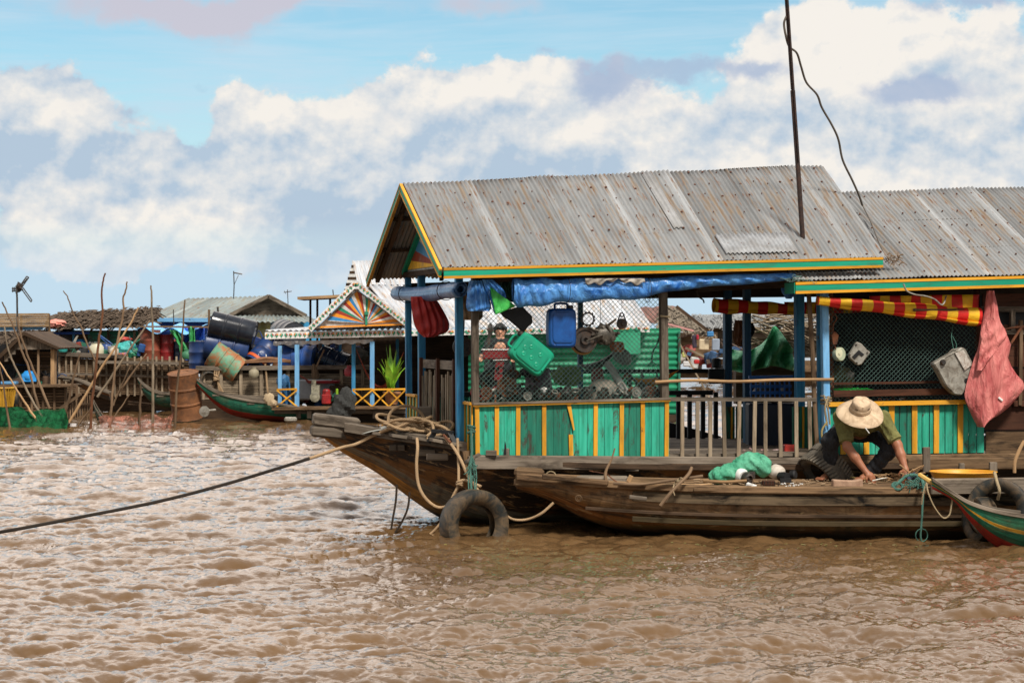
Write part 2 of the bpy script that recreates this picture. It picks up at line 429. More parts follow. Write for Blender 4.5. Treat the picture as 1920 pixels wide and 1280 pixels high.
    bg1=t.n.new('ShaderNodeBackground'); t.link(t.mix(1.,sky.outputs[0],(.66,.83,.82,1),'MULTIPLY'),bg1.inputs[0]); bg1.inputs[1].default_value=.135
    # thin veil and whitening towards the horizon
    stre=t.noise(t.map(st,(5,60,5)),1.,5,.6,.5)
    veil=t.math('MULTIPLY',t.ramp(stre,.40,.62),.75)
    hz=t.ramp(T,.03,.125,1.,.0)
    veil=t.math('MAXIMUM',veil,hz)
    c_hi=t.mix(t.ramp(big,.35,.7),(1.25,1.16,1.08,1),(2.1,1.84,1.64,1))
    col=t.mix(hi,ccol,c_hi)
    horc=t.mix(t.ramp(T,0,.05,1,0),col,(.60,.70,.80,1))
    pm=t.ramp(t.math('ADD',pk,nz),.1,1.1,0,.85,smooth=True); vm=t.ramp(t.math('ADD',vi,t.math('MULTIPLY',nz,2.2)),.25,1.15,0,.85,smooth=True)
    a=t.ramp(t.math('MULTIPLY',T,1.),.0,.05,.5,1.)
    cov2=t.math('MULTIPLY',cov,a)
    c_all=t.mix(hi,cov2,cov_hi)
    cfin=t.mix(cov2,(.52,.68,.80,1),horc)
    cfin=t.mix(vm,cfin,(.37,.46,.62,1)); cfin=t.mix(pm,cfin,(.60,.51,.57,1))
    cfin=t.mix(hi,cfin,t.mix(t.ramp(T,.38,.85),c_hi,(1.0,.93,.88,1)))
    fac=t.math('MAXIMUM',c_all,veil); fac=t.math('MAXIMUM',fac,t.math('MULTIPLY',t.math('MAXIMUM',pm,vm),t.ramp(T,.16,.2,1,0)))
    t.n.remove(blue)
    bg2=t.n.new('ShaderNodeBackground'); t.link(cfin,bg2.inputs[0]); t.link(t.ramp(y,-.5,.25,.38,1.),bg2.inputs[1])  # sky behind the camera dimmed to cut ambient light
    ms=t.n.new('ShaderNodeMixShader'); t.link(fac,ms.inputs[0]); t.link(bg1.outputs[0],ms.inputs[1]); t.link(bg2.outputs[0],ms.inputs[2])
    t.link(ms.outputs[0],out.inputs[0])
    w.cycles.sampling_method='MANUAL'; w.cycles.sample_map_resolution=512
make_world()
vs=scn.view_settings; vs.view_transform='Standard'; vs.look='None'; vs.exposure=0.1; vs.gamma=1; vs.use_curve_mapping=False
scn.display_settings.display_device='sRGB'
scn.cycles.use_denoising=True; scn.cycles.max_bounces=8; scn.cycles.transparent_max_bounces=16

# ================================================================ water
def wave_tile(N,L,lam,seed,ang,spread=3.0,pw=2.9):
    rs=np.random.RandomState(seed)
    k=np.fft.fftfreq(N,d=L/N)*2*np.pi; KX,KY=np.meshgrid(k,k,indexing='ij'); K=np.hypot(KX,KY); K[0,0]=1
    kp=2*np.pi/lam
    S=(K/kp)**-pw*np.exp(-1.0*(kp/K)**2.2)*np.exp(-(K*lam*.022)**2)
    c=(KX*math.cos(ang)+KY*math.sin(ang))/K; S=S*(.12+np.abs(c)**spread)
    S[0,0]=0
    H=np.sqrt(S/K)*(rs.normal(size=K.shape)+1j*rs.normal(size=K.shape))
    h=np.fft.ifft2(H).real; dx=np.fft.ifft2(-1j*KX/K*H).real; dy=np.fft.ifft2(-1j*KY/K*H).real
    s=h.std(); return h/s,dx/s,dy/s
def samp(A,L,x,y):
    N=A.shape[0]; u=(x/L*N)%N; v=(y/L*N)%N; i=np.floor(u).astype(int)%N; j=np.floor(v).astype(int)%N; a=u-np.floor(u); b=v-np.floor(v)
    i2=(i+1)%N; j2=(j+1)%N
    return A[i,j]*(1-a)*(1-b)+A[i2,j]*a*(1-b)+A[i,j2]*(1-a)*b+A[i2,j2]*a*b
def water_h(X,Y):
    out=[np.zeros_like(X) for _ in range(3)]
    for (N,L,lam,seed,ang,amp,rot,ch) in TILES:
        key=(seed,)
        if key not in _T: _T[key]=wave_tile(N,L,lam,seed,ang)
        h,dx,dy=_T[key]; c,s=math.cos(rot),math.sin(rot)
        x=X*c+Y*s; y=-X*s+Y*c
        hh=samp(h,L,x,y)*amp; ddx=samp(dx,L,x,y)*amp*ch; ddy=samp(dy,L,x,y)*amp*ch
        out[0]+=ddx*c-ddy*s; out[1]+=ddx*s+ddy*c; out[2]+=hh
    return out
_T={}
TILES=[(256,13.7,1.5,3,1.75,.021,.12,1.3),(256,6.1,.42,5,1.2,.0078,.7,1.3),(256,2.9,.17,9,1.7,.0036,2.1,1.1),(256,1.63,.09,12,1.3,.0013,1.1,.9)]
def make_water():
    rows=[-60,-20,-5,2,5,7,8.5,9.5]
    y=10.2
    while y<6000:
        rows.append(y); y+=min(max(.02,y*y/(2276*CH)*.5),y*.045)
    fine=np.linspace(-.335,.335,1040)
    s=np.concatenate([[-14,-6,-3,-1.6,-.9,-.6,-.48,-.42,-.38,-.35],fine,[.35,.38,.42,.48,.6,.9,1.6,3,6,14]])
    R=np.array(rows); Yg,Sg=np.meshgrid(R,s,indexing='ij'); Xg=Sg*np.maximum(Yg,5)
    dx,dy,h=water_h(Xg,Yg)
    fade=np.clip((Yg-5)/5,0,1)*np.clip(220/np.maximum(Yg,1),0,1)*np.clip((.5-np.abs(Sg))/.12,0,1)
    # calmer in the lee of the hulls
    X=Xg+dx*fade; Y=Yg+dy*fade; Z=h*fade
    n,m=Yg.shape; v=np.stack([X,Y,Z],-1).reshape(-1,3)
    idx=np.arange(n*m).reshape(n,m); q=np.stack([idx[:-1,:-1],idx[:-1,1:],idx[1:,1:],idx[1:,:-1]],-1).reshape(-1,4)
    me=bpy.data.meshes.new('water'); me.vertices.add(len(v)); me.vertices.foreach_set('co',v.astype(np.float32).ravel())
    me.loops.add(q.size); me.loops.foreach_set('vertex_index',q.astype(np.int32).ravel())
    me.polygons.add(len(q)); me.polygons.foreach_set('loop_start',np.arange(0,q.size,4,dtype=np.int32)); me.polygons.foreach_set('loop_total',np.full(len(q),4,dtype=np.int32))
    me.polygons.foreach_set('use_smooth',np.ones(len(q),dtype=bool)); me.update(calc_edges=True)
    t=NT('muddy_river_water'); ob=t.coord('Object')
    a=t.noise(t.map(ob,(.35,.5,1)),1,4,.6); col=t.mix(t.ramp(a,.3,.7),(.100,.055,.023,1),(.150,.086,.037,1))
    n1=t.noise(t.map(ob,(.8,1,1)),30,3,.6,.6); n2=t.noise(t.map(ob,(.8,1,1),(3,3,0)),12,3,.5,.5)
    t.bump(t.math('ADD',t.math('MULTIPLY',n1,.5),n2),.42,.014); t.b.inputs['Specular Tint'].default_value=(1.,.91,.86,1)
    me.materials.append(t.out(col,.045,0,.5)); t.b.inputs['IOR'].default_value=1.5
    o=bpy.data.objects.new('water',me); COL.objects.link(o); o['kind']='structure'
make_water()
# ================================================================ the floating shop
hb=thing('floating_shop','teal and yellow floating repair shop with grey tin roofs on a big wooden hull','houseboat',HF.pt(0,1.5,0))
Hp=HF.px; Hq=HF.pt
RW0,RW1,RWC=-.25,3.35,1.55

def roofmat(name,base=(.215,.222,.225)):
    t=NT(name); uv=t.coord()
    sx=t.new('ShaderNodeSeparateXYZ'); t.link(uv,sx.inputs[0]); U,W_,_z=sx.outputs
    # every sheet is 0.66 m wide and has weathered on its own
    sh=t.math('FLOOR',t.math('DIVIDE',U,.66)); wn=t.n.new('ShaderNodeTexWhiteNoise'); wn.noise_dimensions='1D'; t.link(sh,wn.inputs['W'])
    fr=t.math('FRACT',t.math('DIVIDE',U,.66))
    col=t.mix(t.ramp(wn.outputs['Value'],0,1),sc(base,.75),sc(base,1.22))
    s1=t.noise(t.map(uv,(8,.7,1)),1,5,.6); col=t.mix(t.ramp(s1,.45,.65,0,.55),col,sc(base,1.55))
    s2=t.noise(t.map(uv,(6,.6,1),(4,2,0)),1,5,.65); col=t.mix(t.ramp(s2,.48,.66,0,.6),col,sc(base,.5))
    n=t.noise(t.map(uv,(9,9,1)),1,6,.7); col=t.mix(t.ramp(n,.3,.7,0,.35),col,(base[0]*1.15,base[1]*1.1,base[2]*1.02,1))
    ed=t.math('GREATER_THAN',fr,.90); col=t.mix(t.math('MULTIPLY',ed,t.ramp(wn.outputs['Value'],.2,.9,.05,.55)),col,sc(base,2.1))
    r1=t.noise(t.map(uv,(20,1.3,1),(1,8,0)),1,5,.72,.2); col=t.mix(t.ramp(r1,.52,.62,0,.75),col,(base[0]*1.1,base[1]*.72,base[2]*.40,1))
    r2=t.noise(t.map(uv,(42,2.6,1),(6,8,0)),1,4,.7); col=t.mix(t.ramp(r2,.575,.65,0,.9),col,(.19,.085,.035,1))
    t.bump(n,.25,.004); return t.out(col,.62,.15,.35)
RM=roofmat('weathered_corrugated_iron')
RUNDER=plain('sooty_iron_underside',(.035,.03,.027),.85,.4,6,c2=(.09,.08,.07))

def corrugated(mb,fn,L,nseg_w,pitch=.043,amp=.008,per=7):
    """fn(u,t)->(point,normal); waves run down the slope (t)"""
    n=int(L/pitch*per); o=len(mb.v)
    vs=[];fs=[];uv=[]
    for i in range(n+1):
        u=L*i/n; ph=2*math.pi*u/pitch
        seam=.006*(1 if (u/.66)%1>.88 else 0)
        for j in range(nseg_w+1):
            t=j/nseg_w; p,nr,w=fn(u,t); jag=0
            vs.append(p+nr*(amp*math.sin(ph)+seam+.004*math.sin(u*1.3+t*4)+.003*math.sin(u*5.1+1)))
    N=nseg_w+1
    for i in range(n):
        for j in range(nseg_w):
            a=i*N+j; fs.append((a,a+N,a+N+1,a+1))
            u0,u1=L*i/n,L*(i+1)/n; w=2.0
            uv.append([(u0,w*j/nseg_w),(u1,w*j/nseg_w),(u1,w*(j+1)/nseg_w),(u0,w*(j+1)/nseg_w)])
    mb.add(vs,fs,uv)
def slope(u0a,u0b,u1a,u1b,wa,wb,za0,za1,zb0,zb1,sheets=.66):
    """eave edge a (t=0) to ridge edge b (t=1)"""
    def fn(u,t,L=(u1a-u0a)):
        s=u/L; ua=u0a+(u1a-u0a)*s; ub=u0b+(u1b-u0b)*s
        za=za0+(za1-za0)*s; zb=zb0+(zb1-zb0)*s
        k=int(u/.66); rr=random.Random(k*7+3); j=(rr.random()-.5)*.05; 
        uu=ua+(ub-ua)*t; w=wa+(wb-wa)*t; z=za+(zb-za)*t
        if t==0: q=j*.6; w-=q*(wb-wa)/2; z-=q*(zb0-za0)/2
        if t==1: z+=j*.25
        p=Hq(uu,w,z); nr=V((0,0,1)); return p,nr,2.0
    return fn
eL=Hp(830,503,RW0); rL=Hp(755,343,RWC); eR=Hp(1657,482,RW0); rR=Hp(1545,310,RWC)
uL,uR=-.352,3.90
Ze0,Ze1,Zr0,Zr1=eL.z,eR.z,rL.z,rR.z
mb=MB(); corrugated(mb,slope(uL,uL,uR,uR+.08,RW0,RWC,Ze0,Ze1,Zr0,Zr1),uR-uL,10)
roof=mb.build('roof',RM,hb,smooth=True,ang=180,solid=.003)
mb=MB(); corrugated(mb,slope(uL,uL,uR,uR,RW1,RWC,Ze0-.02,Ze1-.02,Zr0-.005,Zr1-.005),uR-uL,8); b_=mb.build('rear_slope',RM,roof,smooth=True,ang=180,solid=.003)
# nail heads with rusty washers
mb=MB()
for row,(tt,off) in enumerate(((.03,.02),(.17,.06),(.34,.0),(.52,.05),(.70,.03),(.82,.1),(.965,.07))):
    u=uL+.06+off
    while u<uR-.03:
        s=(u-uL)/(uR-uL); ph=rnd.random()
        t_=tt+rnd.uniform(-.02,.02)
        z=(Ze0+(Ze1-Ze0)*s)*(1-t_)+(Zr0+(Zr1-Zr0)*s)*t_; p=Hq(u+.08*s*t_,RW0+(RWC-RW0)*t_,z+.012)
        if rnd.random()<.82:
            r_=.007 if ph<.6 else .012
            mb.lathe([(r_,-.004),(r_,.004),(.003,.008)],p,axis=(0,-.42,.9),n=7)
        u+=.148+rnd.uniform(-.02,.02)
mb.build('nail',plain('rusty_nail_heads',(.10,.03,.012),.8,.4,30),roof); 
COL.objects[-1]['kind']='stuff'
# lighter patch sheet near the eave
def patch(u0,u1,t0,t1,name,mat,h=.018):
    mb=MB(); n=int((u1-u0)/.043*7)
    def fn(a,b):
        u=u0+(u1-u0)*a; t=t0+(t1-t0)*b; s=(u-uL)/(uR-uL)
        z=(Ze0+(Ze1-Ze0)*s)*(1-t)+(Zr0+(Zr1-Zr0)*s)*t
        return Hq(u+.08*s*t,RW0+(RWC-RW0)*t,z+h+.008*math.sin(2*math.pi*(u-uL)/.043))
    mb.sheet(fn,n,3); return mb.build(name,mat,roof,smooth=True,ang=180,solid=.002)
patch(2.35,3.05,.06,.26,'patch_sheet',plain('pale_patch_iron',(.29,.30,.31),.6,.3,7,c2=(.2,.19,.18)))
patch(.95,1.12,0,1.0,'sheet_lap',RM,.014); patch(2.0,2.1,.35,1.0,'sheet_lap',plain('bright_lap_iron',(.33,.33,.33),.55,.2,5,c2=(.25,.24,.22)),.014)

def fascia(a,b,h,parent,thick=.022,ends=True,name='fascia'):
    """a painted board: yellow line, teal band, yellow line; a,b are its top edge"""
    a=V(a);b=V(b); y=h*.24; up=V((0,0,1))
    m1=MB().beam(a-up*h/2,b-up*h/2,thick,h*.5,mi=0); o=m1.build(name,M['tealt'],parent)
    m2=MB()
    for dz in (y/2,h-y/2): m2.beam(a-up*dz,b-up*dz,thick+.010,y)
    m2.build('yellow_strip',M['yellow'],o); return o
fo=HF.s*.0
def feave(px,py,w=RW0-.03): return Hp(px,py,w)
fascia(feave(832,502),feave(1655,482),.098,hb)
# small end return of the fascia and bargeboards of the gable
ap=Hp(753,346,RWC); apu=ap+V((-.02,-.02,0))
def barge(p0,p1,name,wd=.085):
    d,sd,_=frame_of(p1-p0,V((-HF.c,-HF.s,0))); 
    out=V((-HF.c,-HF.s,0)); nrm=d.cross(out).normalized()
    if nrm.z>0: nrm=-nrm
    m=MB().beam(p0+nrm*wd*.5,p1+nrm*wd*.5,wd*.55,.022,up=out)
    o=m.build(name,M['tealt'],hb)
    m=MB(); m.beam(p0+nrm*wd*.09,p1+nrm*wd*.09,wd*.18,.028,up=out); m.beam(p0+nrm*wd*.91,p1+nrm*wd*.91,wd*.18,.028,up=out)
    m.build('yellow_strip',M['yellow'],o)
gu=uL-.02
barge(Hq(gu,RWC,Zr0-.005),Hq(gu,RW0-.02,Ze0-.005),'bargeboard'); barge(Hq(gu,RWC,Zr0-.005),Hq(gu,RW1+.02,Ze0-.02),'bargeboard')
# rafters and purlins under the roof
m=MB()
for w,f in ((.35,.33),(.95,.66),(2.15,.66),(2.75,.33)):
    z0=Ze0+(Zr0-Ze0)*f-.03; z1=Ze1+(Zr1-Ze1)*f-.03; m.beam(Hq(uL+.02,w,z0),Hq(uR,w,z1),.045,.03)
m.build('purlin',M['darkwood'],hb)
m=MB()
for i in range(7):
    u=uL+.08+i*.68; s=(u-uL)/(uR-uL); z=Ze0+(Ze1-Ze0)*s-.02; zr=Zr0+(Zr1-Zr0)*s-.05
    m.beam(Hq(u,RW0+.03,z-.01),Hq(u,RWC,zr),.04,.05); m.beam(Hq(u,RW1-.03,z-.01),Hq(u,RWC,zr),.04,.05)
m.build('rafter',M['darkwood'],hb)
# painted gable wall, set back from the roof edge
GZ=Hp(800,508,1.5).z; 
m=MB(); poly=[Hq(-.02,.02,GZ+.02),Hq(-.02,3.05,GZ+.02),Hq(-.02,1.55,Zr0-.10)]
m.prism(poly,Hq(.02,0,0)-Hq(0,0,0)); gw=m.build('gable_wall',plain('faded_gable_paint',(.45,.44,.40),.7,.3,8,c2=(.2,.17,.13)),hb)
cols=[('white',(.6,.58,.52)),('blue',(.06,.27,.5)),('red',(.30,.05,.02)),('yellow',(.75,.42,.03)),('green',(.03,.3,.17))]
GM={c:plain('gable_%s_ray'%c,v,.65,.2,12,c2=(.25,.2,.16),cov=(.55,.75)) for c,v in cols}
def ray_poly(c,a0,a1,tri):
    """clip a wedge from c between angles a0..a1 (2D) to the triangle tri -> polygon (2D), fan"""
    def hit(a):
        d=(math.cos(a),math.sin(a)); best=1e4
        for i in range(3):
            (x1,y1),(x2,y2)=tri[i],tri[(i+1)%3]; ex,ey=x2-x1,y2-y1
            den=d[0]*ey-d[1]*ex
            if abs(den)<1e-9: continue
            t=((x1-c[0])*ey-(y1-c[1])*ex)/den; s=((x1-c[0])*d[1]-(y1-c[1])*d[0])/den
            if t>1e-4 and -1e-6<=s<=1+1e-6: best=min(best,t)
        return (c[0]+d[0]*best*.985,c[1]+d[1]*best*.985)
    return [c]+[hit(a0+(a1-a0)*k/3) for k in range(4)]
tri=[(.04,0),(3.0,0),(1.55,Zr0-.16-GZ)]
seq=['yellow','red','blue','white','green','yellow','red','blue','white','blue','red','yellow']; AB=[math.radians(a) for a in (0,3.5,8.5,15,25,45,75,105,130,150,165,174,180)]
for a_,b_ in (((3.05,0),(1.55,Zr0-.12-GZ)),((.02,0),(1.55,Zr0-.12-GZ))): MB().beam(Hq(-.04,a_[0],GZ+.02),Hq(-.04,b_[0],GZ+b_[1]),.05,.05,up=(0,0,1)).build('gable_edge',M['tealt'],gw)
for k,cn in enumerate(seq*1):
    pl=ray_poly((1.3,.03),AB[k],AB[k+1],tri); m=MB()
    m.prism([Hq(-.024-.0006*k,w,GZ+.02+z) for w,z in pl],Hq(-.006,0,0)-Hq(0,0,0)); m.build('painted_ray',GM[cn],gw)
m=MB(); m.beam(Hq(-.04,0,GZ),Hq(-.04,3.1,GZ),.04,.05); m.beam(Hq(0,.0,Ze0-.09),Hq(3.85,.0,Ze1-.09),.05,.06); m.beam(Hq(0,3.1,Ze0-.09),Hq(3.85,3.1,Ze1-.09),.05,.06)
m.build('tie_beam',M['darkwood'],hb)
m=MB(); m.beam(Hq(gu+.04,2.6,GZ+.3),Hq(gu+.06,1.9,GZ+.55),.03,.05); 
# ---------------------------------------------------------------- second roof
w2,wc2=-.30,1.52
a0=Hp(1492,527,w2); a1=Hp(1920,514,w2); b0=Hp(1582,361,wc2); b1=Hp(1920,350,wc2)
def lin(p,q,u): # z by u
    up=(V((p.x,p.y,0))-V(Hq(0,0,0)*1)).xy; return 0
ue0=HF.u_at(1492,w2); ue1=HF.u_at(1920,w2); ur0=HF.u_at(1582,wc2); ur1=HF.u_at(1920,wc2)
def ze(u): return a0.z+(a1.z-a0.z)*(u-ue0)/(ue1-ue0)
def zr(u): return b0.z+(b1.z-b0.z)*(u-ur0)/(ur1-ur0)
U0,U1=ue0,8.6
_uL,_uR=uL,uR
mb=MB(); corrugated(mb,slope(U0,U0,U1,U1,w2,wc2,ze(U0),ze(U1),zr(U0),zr(U1)),U1-U0,10)
roof2=mb.build('roof',RM,hb,smooth=True,ang=180,solid=.003)
mb=MB(); corrugated(mb,slope(U0,U0,U1,U1,3.35,wc2,ze(U0)-.02,ze(U1)-.02,zr(U0),zr(U1)),U1-U0,6); mb.build('rear_slope',RM,roof2,smooth=True,ang=180,solid=.003)
mb=MB()
for tt,off in ((.05,.02),(.22,.06),(.38,0),(.55,.05),(.72,.03),(.93,.07)):
    u=U0+.25+off
    while u<6.6:
        t_=tt+rnd.uniform(-.012,.012); z=ze(u)*(1-t_)+zr(u)*t_
        if rnd.random()<.8: mb.lathe([(.009,-.004),(.009,.004),(.003,.008)],Hq(u,w2+(wc2-w2)*t_,z+.012),axis=(0,-.42,.9),n=7)
        u+=.15+rnd.uniform(-.012,.012)
mb.build('nail',MATS['rusty_nail_heads'],roof2)['kind']='stuff'
fascia(Hp(1491,529,w2-.03),Hp(1491,529,w2-.03).lerp(Hp(1920,517,w2-.03),2.13),.108,hb)
m=MB(); q=Hp(1491,529,w2-.03); m.beam(q-V((0,0,.054)),q-V((0,0,.054))+(Hq(0,.25,0)-Hq(0,0,0)),.02,.10); m.build('fascia_return',M['tealt'],hb)
m=MB()
for i in range(7):
    u=U0+.1+i*.75; m.beam(Hq(u,w2+.03,ze(u)-.03),Hq(u,wc2,zr(u)-.05),.04,.05); m.beam(Hq(u,3.3,ze(u)-.03),Hq(u,wc2,zr(u)-.05),.04,.05)
for w,f in ((.3,.33),(.9,.66)): m.beam(Hq(U0,w,ze(U0)+(zr(U0)-ze(U0))*f-.03),Hq(U1,w,ze(U1)+(zr(U1)-ze(U1))*f-.03),.045,.03)
m.build('rafter',M['darkwood'],hb)
# gable infill closing the end of the second roof under the first
# ---------------------------------------------------------------- posts
def post(x0,y0,x1,y1,w,wpx,mat,name='post',round_=False,dep=None):
    a=Hp(x0,y0,w); b=Hp(x1,y1,w); wd=wpx/F_PX*a.y
    m=MB()
    if round_:
        m.tube([a+(b-a)*k/6+V((rnd.uniform(-.004,.004),0,0)) for k in range(7)],wd/2,8); return m.build(name,mat,hb,smooth=True)
    m.beam(b,a,wd,dep or wd,up=(HF.s,-HF.c,0) ) ; return m.build(name,mat,hb,bevel=.004)
post(765,520,767,790,3.0,11,M['blue']); post(790,515,791,800,2.45,13,M['blue']); post(860,515,863,845,.35,14,M['blue'])
post(890,520,891,757,.03,13,M['greywood']); post(1243,530,1246,750,.02,14,M['greywood'])
post(1088,540,1088,860,3.0,9,M['dblue'])
post(1364,530,1364,860,2.95,14,M['dblue']); post(1400,520,1401,860,2.0,13,M['dblue']); post(1498,525,1500,850,1.0,16,M['blue'])
post(1516,535,1533,858,.02,9,M['stick'],'pole',True); post(1535,540,1537,850,.55,8,M['blue'])
post(1545,545,1550,862,.0,13,M['lblue']); post(1558,540,1560,755,.12,6,M['rust'])
post(1832,540,1834,760,.1,9,M['brownwood'])
post(745,0,745,0,0,0,M['blue']) if False else None
# ---------------------------------------------------------------- wall panels with battens
TOP=lambda px: 758-(px-890)*.0275
def panel(x0,x1,yt0,yt1,yb0,yb1,w,battens,name='wall_panel',label=None,bw=8,dark=(),broken=None,pmat='teal'):
    root=MB(); xs=[x0]+[b for b in battens if x0<b<x1]+[x1]
    n=len(xs)
    for i in range(n-1):
        k=3 if xs[i+1]-xs[i]>20 else 1
        for j in range(k):
            a=xs[i]+(xs[i+1]-xs[i])*j/k; b=xs[i]+(xs[i+1]-xs[i])*(j+1)/k
            f=lambda x:(x-x0)/(x1-x0); mid=(a+b)/2; yt=yt0+(yt1-yt0)*f(mid); yb=yb0+(yb1-yb0)*f(mid)
            wd=(b-a)/F_PX*21-.001; B=Hp(mid,yb,w); T=Hp(mid,yt,w)
            root.beam(B,T,wd,.018+rnd.uniform(-.002,.003),up=(HF.s,-HF.c,0),mi=(1 if i in dark else 0))
            r=.15+.7*rnd.random() if j==0 else r; root.rn[-6:]=[min(1,max(0,r+rnd.uniform(-.15,.15)))]*6
    o=root.build(name,[M[pmat],M['tealdk']],hb)
    if label: o['label']=label
    for b in battens:
        f=(b-x0)/(x1-x0); yt=yt0+(yt1-yt0)*f; yb=yb0+(yb1-yb0)*f
        m=MB(); d=-.020
        if broken==b:
            m.beam(Hp(b+2,yb,w+d),Hp(b+1,yb-40,w+d),bw/F_PX*20.7,.014,up=(HF.s,-HF.c,0)); m.build('batten',M['yellow'],o)
            m=MB(); A=Hp(b-3,yt,w+d); B=Hp(b+7,yt+50,w+d-.012); m.beam(A,B,bw/F_PX*20.7,.012,up=(HF.s,-HF.c,0),w2=.012); q=m.build('batten',M['yellow'],o); q['label']='broken batten hanging loose'
            continue
        m.beam(Hp(b+rnd.uniform(-1,1),yb,w+d),Hp(b+rnd.uniform(-1,1),yt,w+d),bw/F_PX*20.7,.014,up=(HF.s,-HF.c,0)); m.build('batten',M['yellow'],o)
    return o
pf=panel(890,1254,760,752,852,857,0,[895,932,972,1021,1069,1117,1165,1206,1250],'wall_panel','front panel of worn teal boards with yellow battens',dark=(3,4,7),broken=1069)
m=MB(); m.beam(Hp(888,760,-.02),Hp(1256,750,-.02),.05,.022); m.build('yellow_rail',M['yellow'],pf)
m=MB(); m.beam(Hp(886,757,-.01),Hp(1256,747,-.01),.09,.018); m.build('sill',M['greywood'],hb)
# rotten gap in the second board
m=MB(); g=Hp(948,850,-.014); m.prism([Hp(944,852,-.0125),Hp(951,852,-.0125),Hp(949,835,-.0125),Hp(947,826,-.0125),Hp(946,838,-.0125)],V((0,-.002,0))); m.build('rotten_gap',M['black'],pf)
# side wall pieces run back along w at u=0
def sidepanel(wa,wb,z0,z1,n,name='wall_panel',mat='teal',u=0.0):
    m=MB()
    for i in range(n):
        a=wa+(wb-wa)*i/n; b=wa+(wb-wa)*(i+1)/n; mid=(a+b)/2; m.beam(Hq(u,mid,z0),Hq(u,mid,z1),abs(b-a)-.001,.018,up=(HF.c,HF.s,0))
    o=m.build(name,M[mat],hb)
    for i in range(n+1):
        a=wa+(wb-wa)*i/n; m=MB().beam(Hq(u-.02,a,z0),Hq(u-.02,a,z1),.035,.012,up=(HF.c,HF.s,0)); m.build('batten',M['yellow'],o)
    m=MB().beam(Hq(u-.02,wa,z1),Hq(u-.02,wb,z1),.04,.025); m.build('yellow_rail',M['yellow'],o)
    return o
sidepanel(.03,.62,.70,1.165,4); sidepanel(2.5,2.98,.72,1.17,3)
# gate of thin slats
gt=MB(); gt.beam(Hq(0,.70,1.50),Hq(0,2.35,1.50),.03,.085); gate=gt.build('gate',M['greywood'],hb); gate['label']='slatted gate of thin grey sticks'
for w in (.72,1.45,2.25):
    MB().beam(Hq(-.03,w,.72),Hq(-.03,w,1.56),.05,.03,up=(HF.c,HF.s,0)).build('gate_stile',M['brownwood'],gate)
for k in range(15):
    w=.80+k*.1
    if abs(w-1.45)<.05: continue
    MB().beam(Hq(-.02,w,.72),Hq(-.02+rnd.uniform(-.01,.01),w+rnd.uniform(-.015,.015),1.42+rnd.uniform(-.05,.03)),.028,.015,up=(HF.c,HF.s,0)).build('slat',M['palewood'],gate)
# ---------------------------------------------------------------- deck beam, floor
m=MB(); bz0=Hp(888,866,-.06); bz1=Hp(1535,870,-.06); m.beam(bz0,bz1,.07,.125); m.build('deck_beam',M['greywood'],hb,bevel=.006)
m=MB(); m.beam(Hp(870,868,-.07),Hp(900,851,-.07),.05,.03); m.box(Hp(921,849,-.09),(.1,.06,.05)); m.build('beam_block',M['greywood'],hb,bevel=.005)
m=MB(); m.beam(Hp(1535,866,-.05),Hp(1535,866,-.05).lerp(Hp(1920,860,-.05),2.15),.06,.11); m.build('deck_beam',M['deckwood'],hb,bevel=.006)
m=MB()
for k in range(26):
    w=.02+k*.12; m.beam(Hq(-.05,w+.055,.675),Hq(8.2,w+.055,.655),.112,.03)
m.build('floor',M['greywood'],hb)
# ---------------------------------------------------------------- railing in front of the doorway
rl=MB().beam(Hp(1254,748,0),Hp(1530,749,0),.03,.036).build('railing',M['greywood'],hb)
for bx in (1280,1308,1333,1357,1386,1414,1436,1463,1492,1519):
    m=MB(); m.beam(Hp(bx+rnd.uniform(-2,2),857,-.01),Hp(bx+rnd.uniform(-2,2),752,-.01),.037,.018,up=(HF.s,-HF.c,0)); m.build('baluster',M['palewood'],rl,bevel=.003)
m=MB(); q=[Hp(1228,716,-.03),Hp(1300,713,-.03),Hp(1380,715,-.03),Hp(1460,712,-.03),Hp(1563,711,-.05)]
bp=m.rope(q,.014,8).build('bamboo_bar',M['bamboo'],hb,smooth=True)
# back wall rails and balusters (dark against the river)
br=MB(); br.beam(Hq(1.2,3.0,1.40),Hq(3.3,3.0,1.40),.04,.045); br.beam(Hq(0.1,3.0,1.17),Hq(3.3,3.0,1.17),.04,.05); br=br.build('rear_railing',M['black'],hb)
for px in (1272,1293,1318,1342,1238,1210): MB().beam(Hp(px,862,3.0),Hp(px,735,3.0),.045,.03,up=(HF.s,-HF.c,0)).build('baluster',M['black'],br)
# low rear wall behind the shop front
m=MB()
for k in range(9): m.beam(Hq(.02+k*.21+.1,3.04,.7),Hq(.02+k*.21+.1,3.04,1.15),.2,.02,up=(HF.s,-HF.c,0))
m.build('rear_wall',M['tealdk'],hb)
# right house: dark rear wall, side wall, front sill and panel
def plankwall(u0,u1,w,z0,z1,mat,name,n,gap=-.004,horiz=True,thick=.02):
    m=MB(); h=(z1-z0)/n
    for k in range(n): m.beam(Hq(u0,w+.004*(k%2),z0+h*(k+.5)),Hq(u1,w+.004*(k%2),z0+h*(k+.5)),thick,h-gap)
    return m.build(name,mat,hb)
plankwall(HF.u_at(1556,3.05),8.2,3.05,.7,2.5,M['black'],'rear_wall',10)  # boards coloured black to imitate the shade inside the right house
plankwall(HF.u_at(1535,3.05),HF.u_at(1556,3.05),3.05,.7,1.35,M['darkwood'],'rear_wall',5)
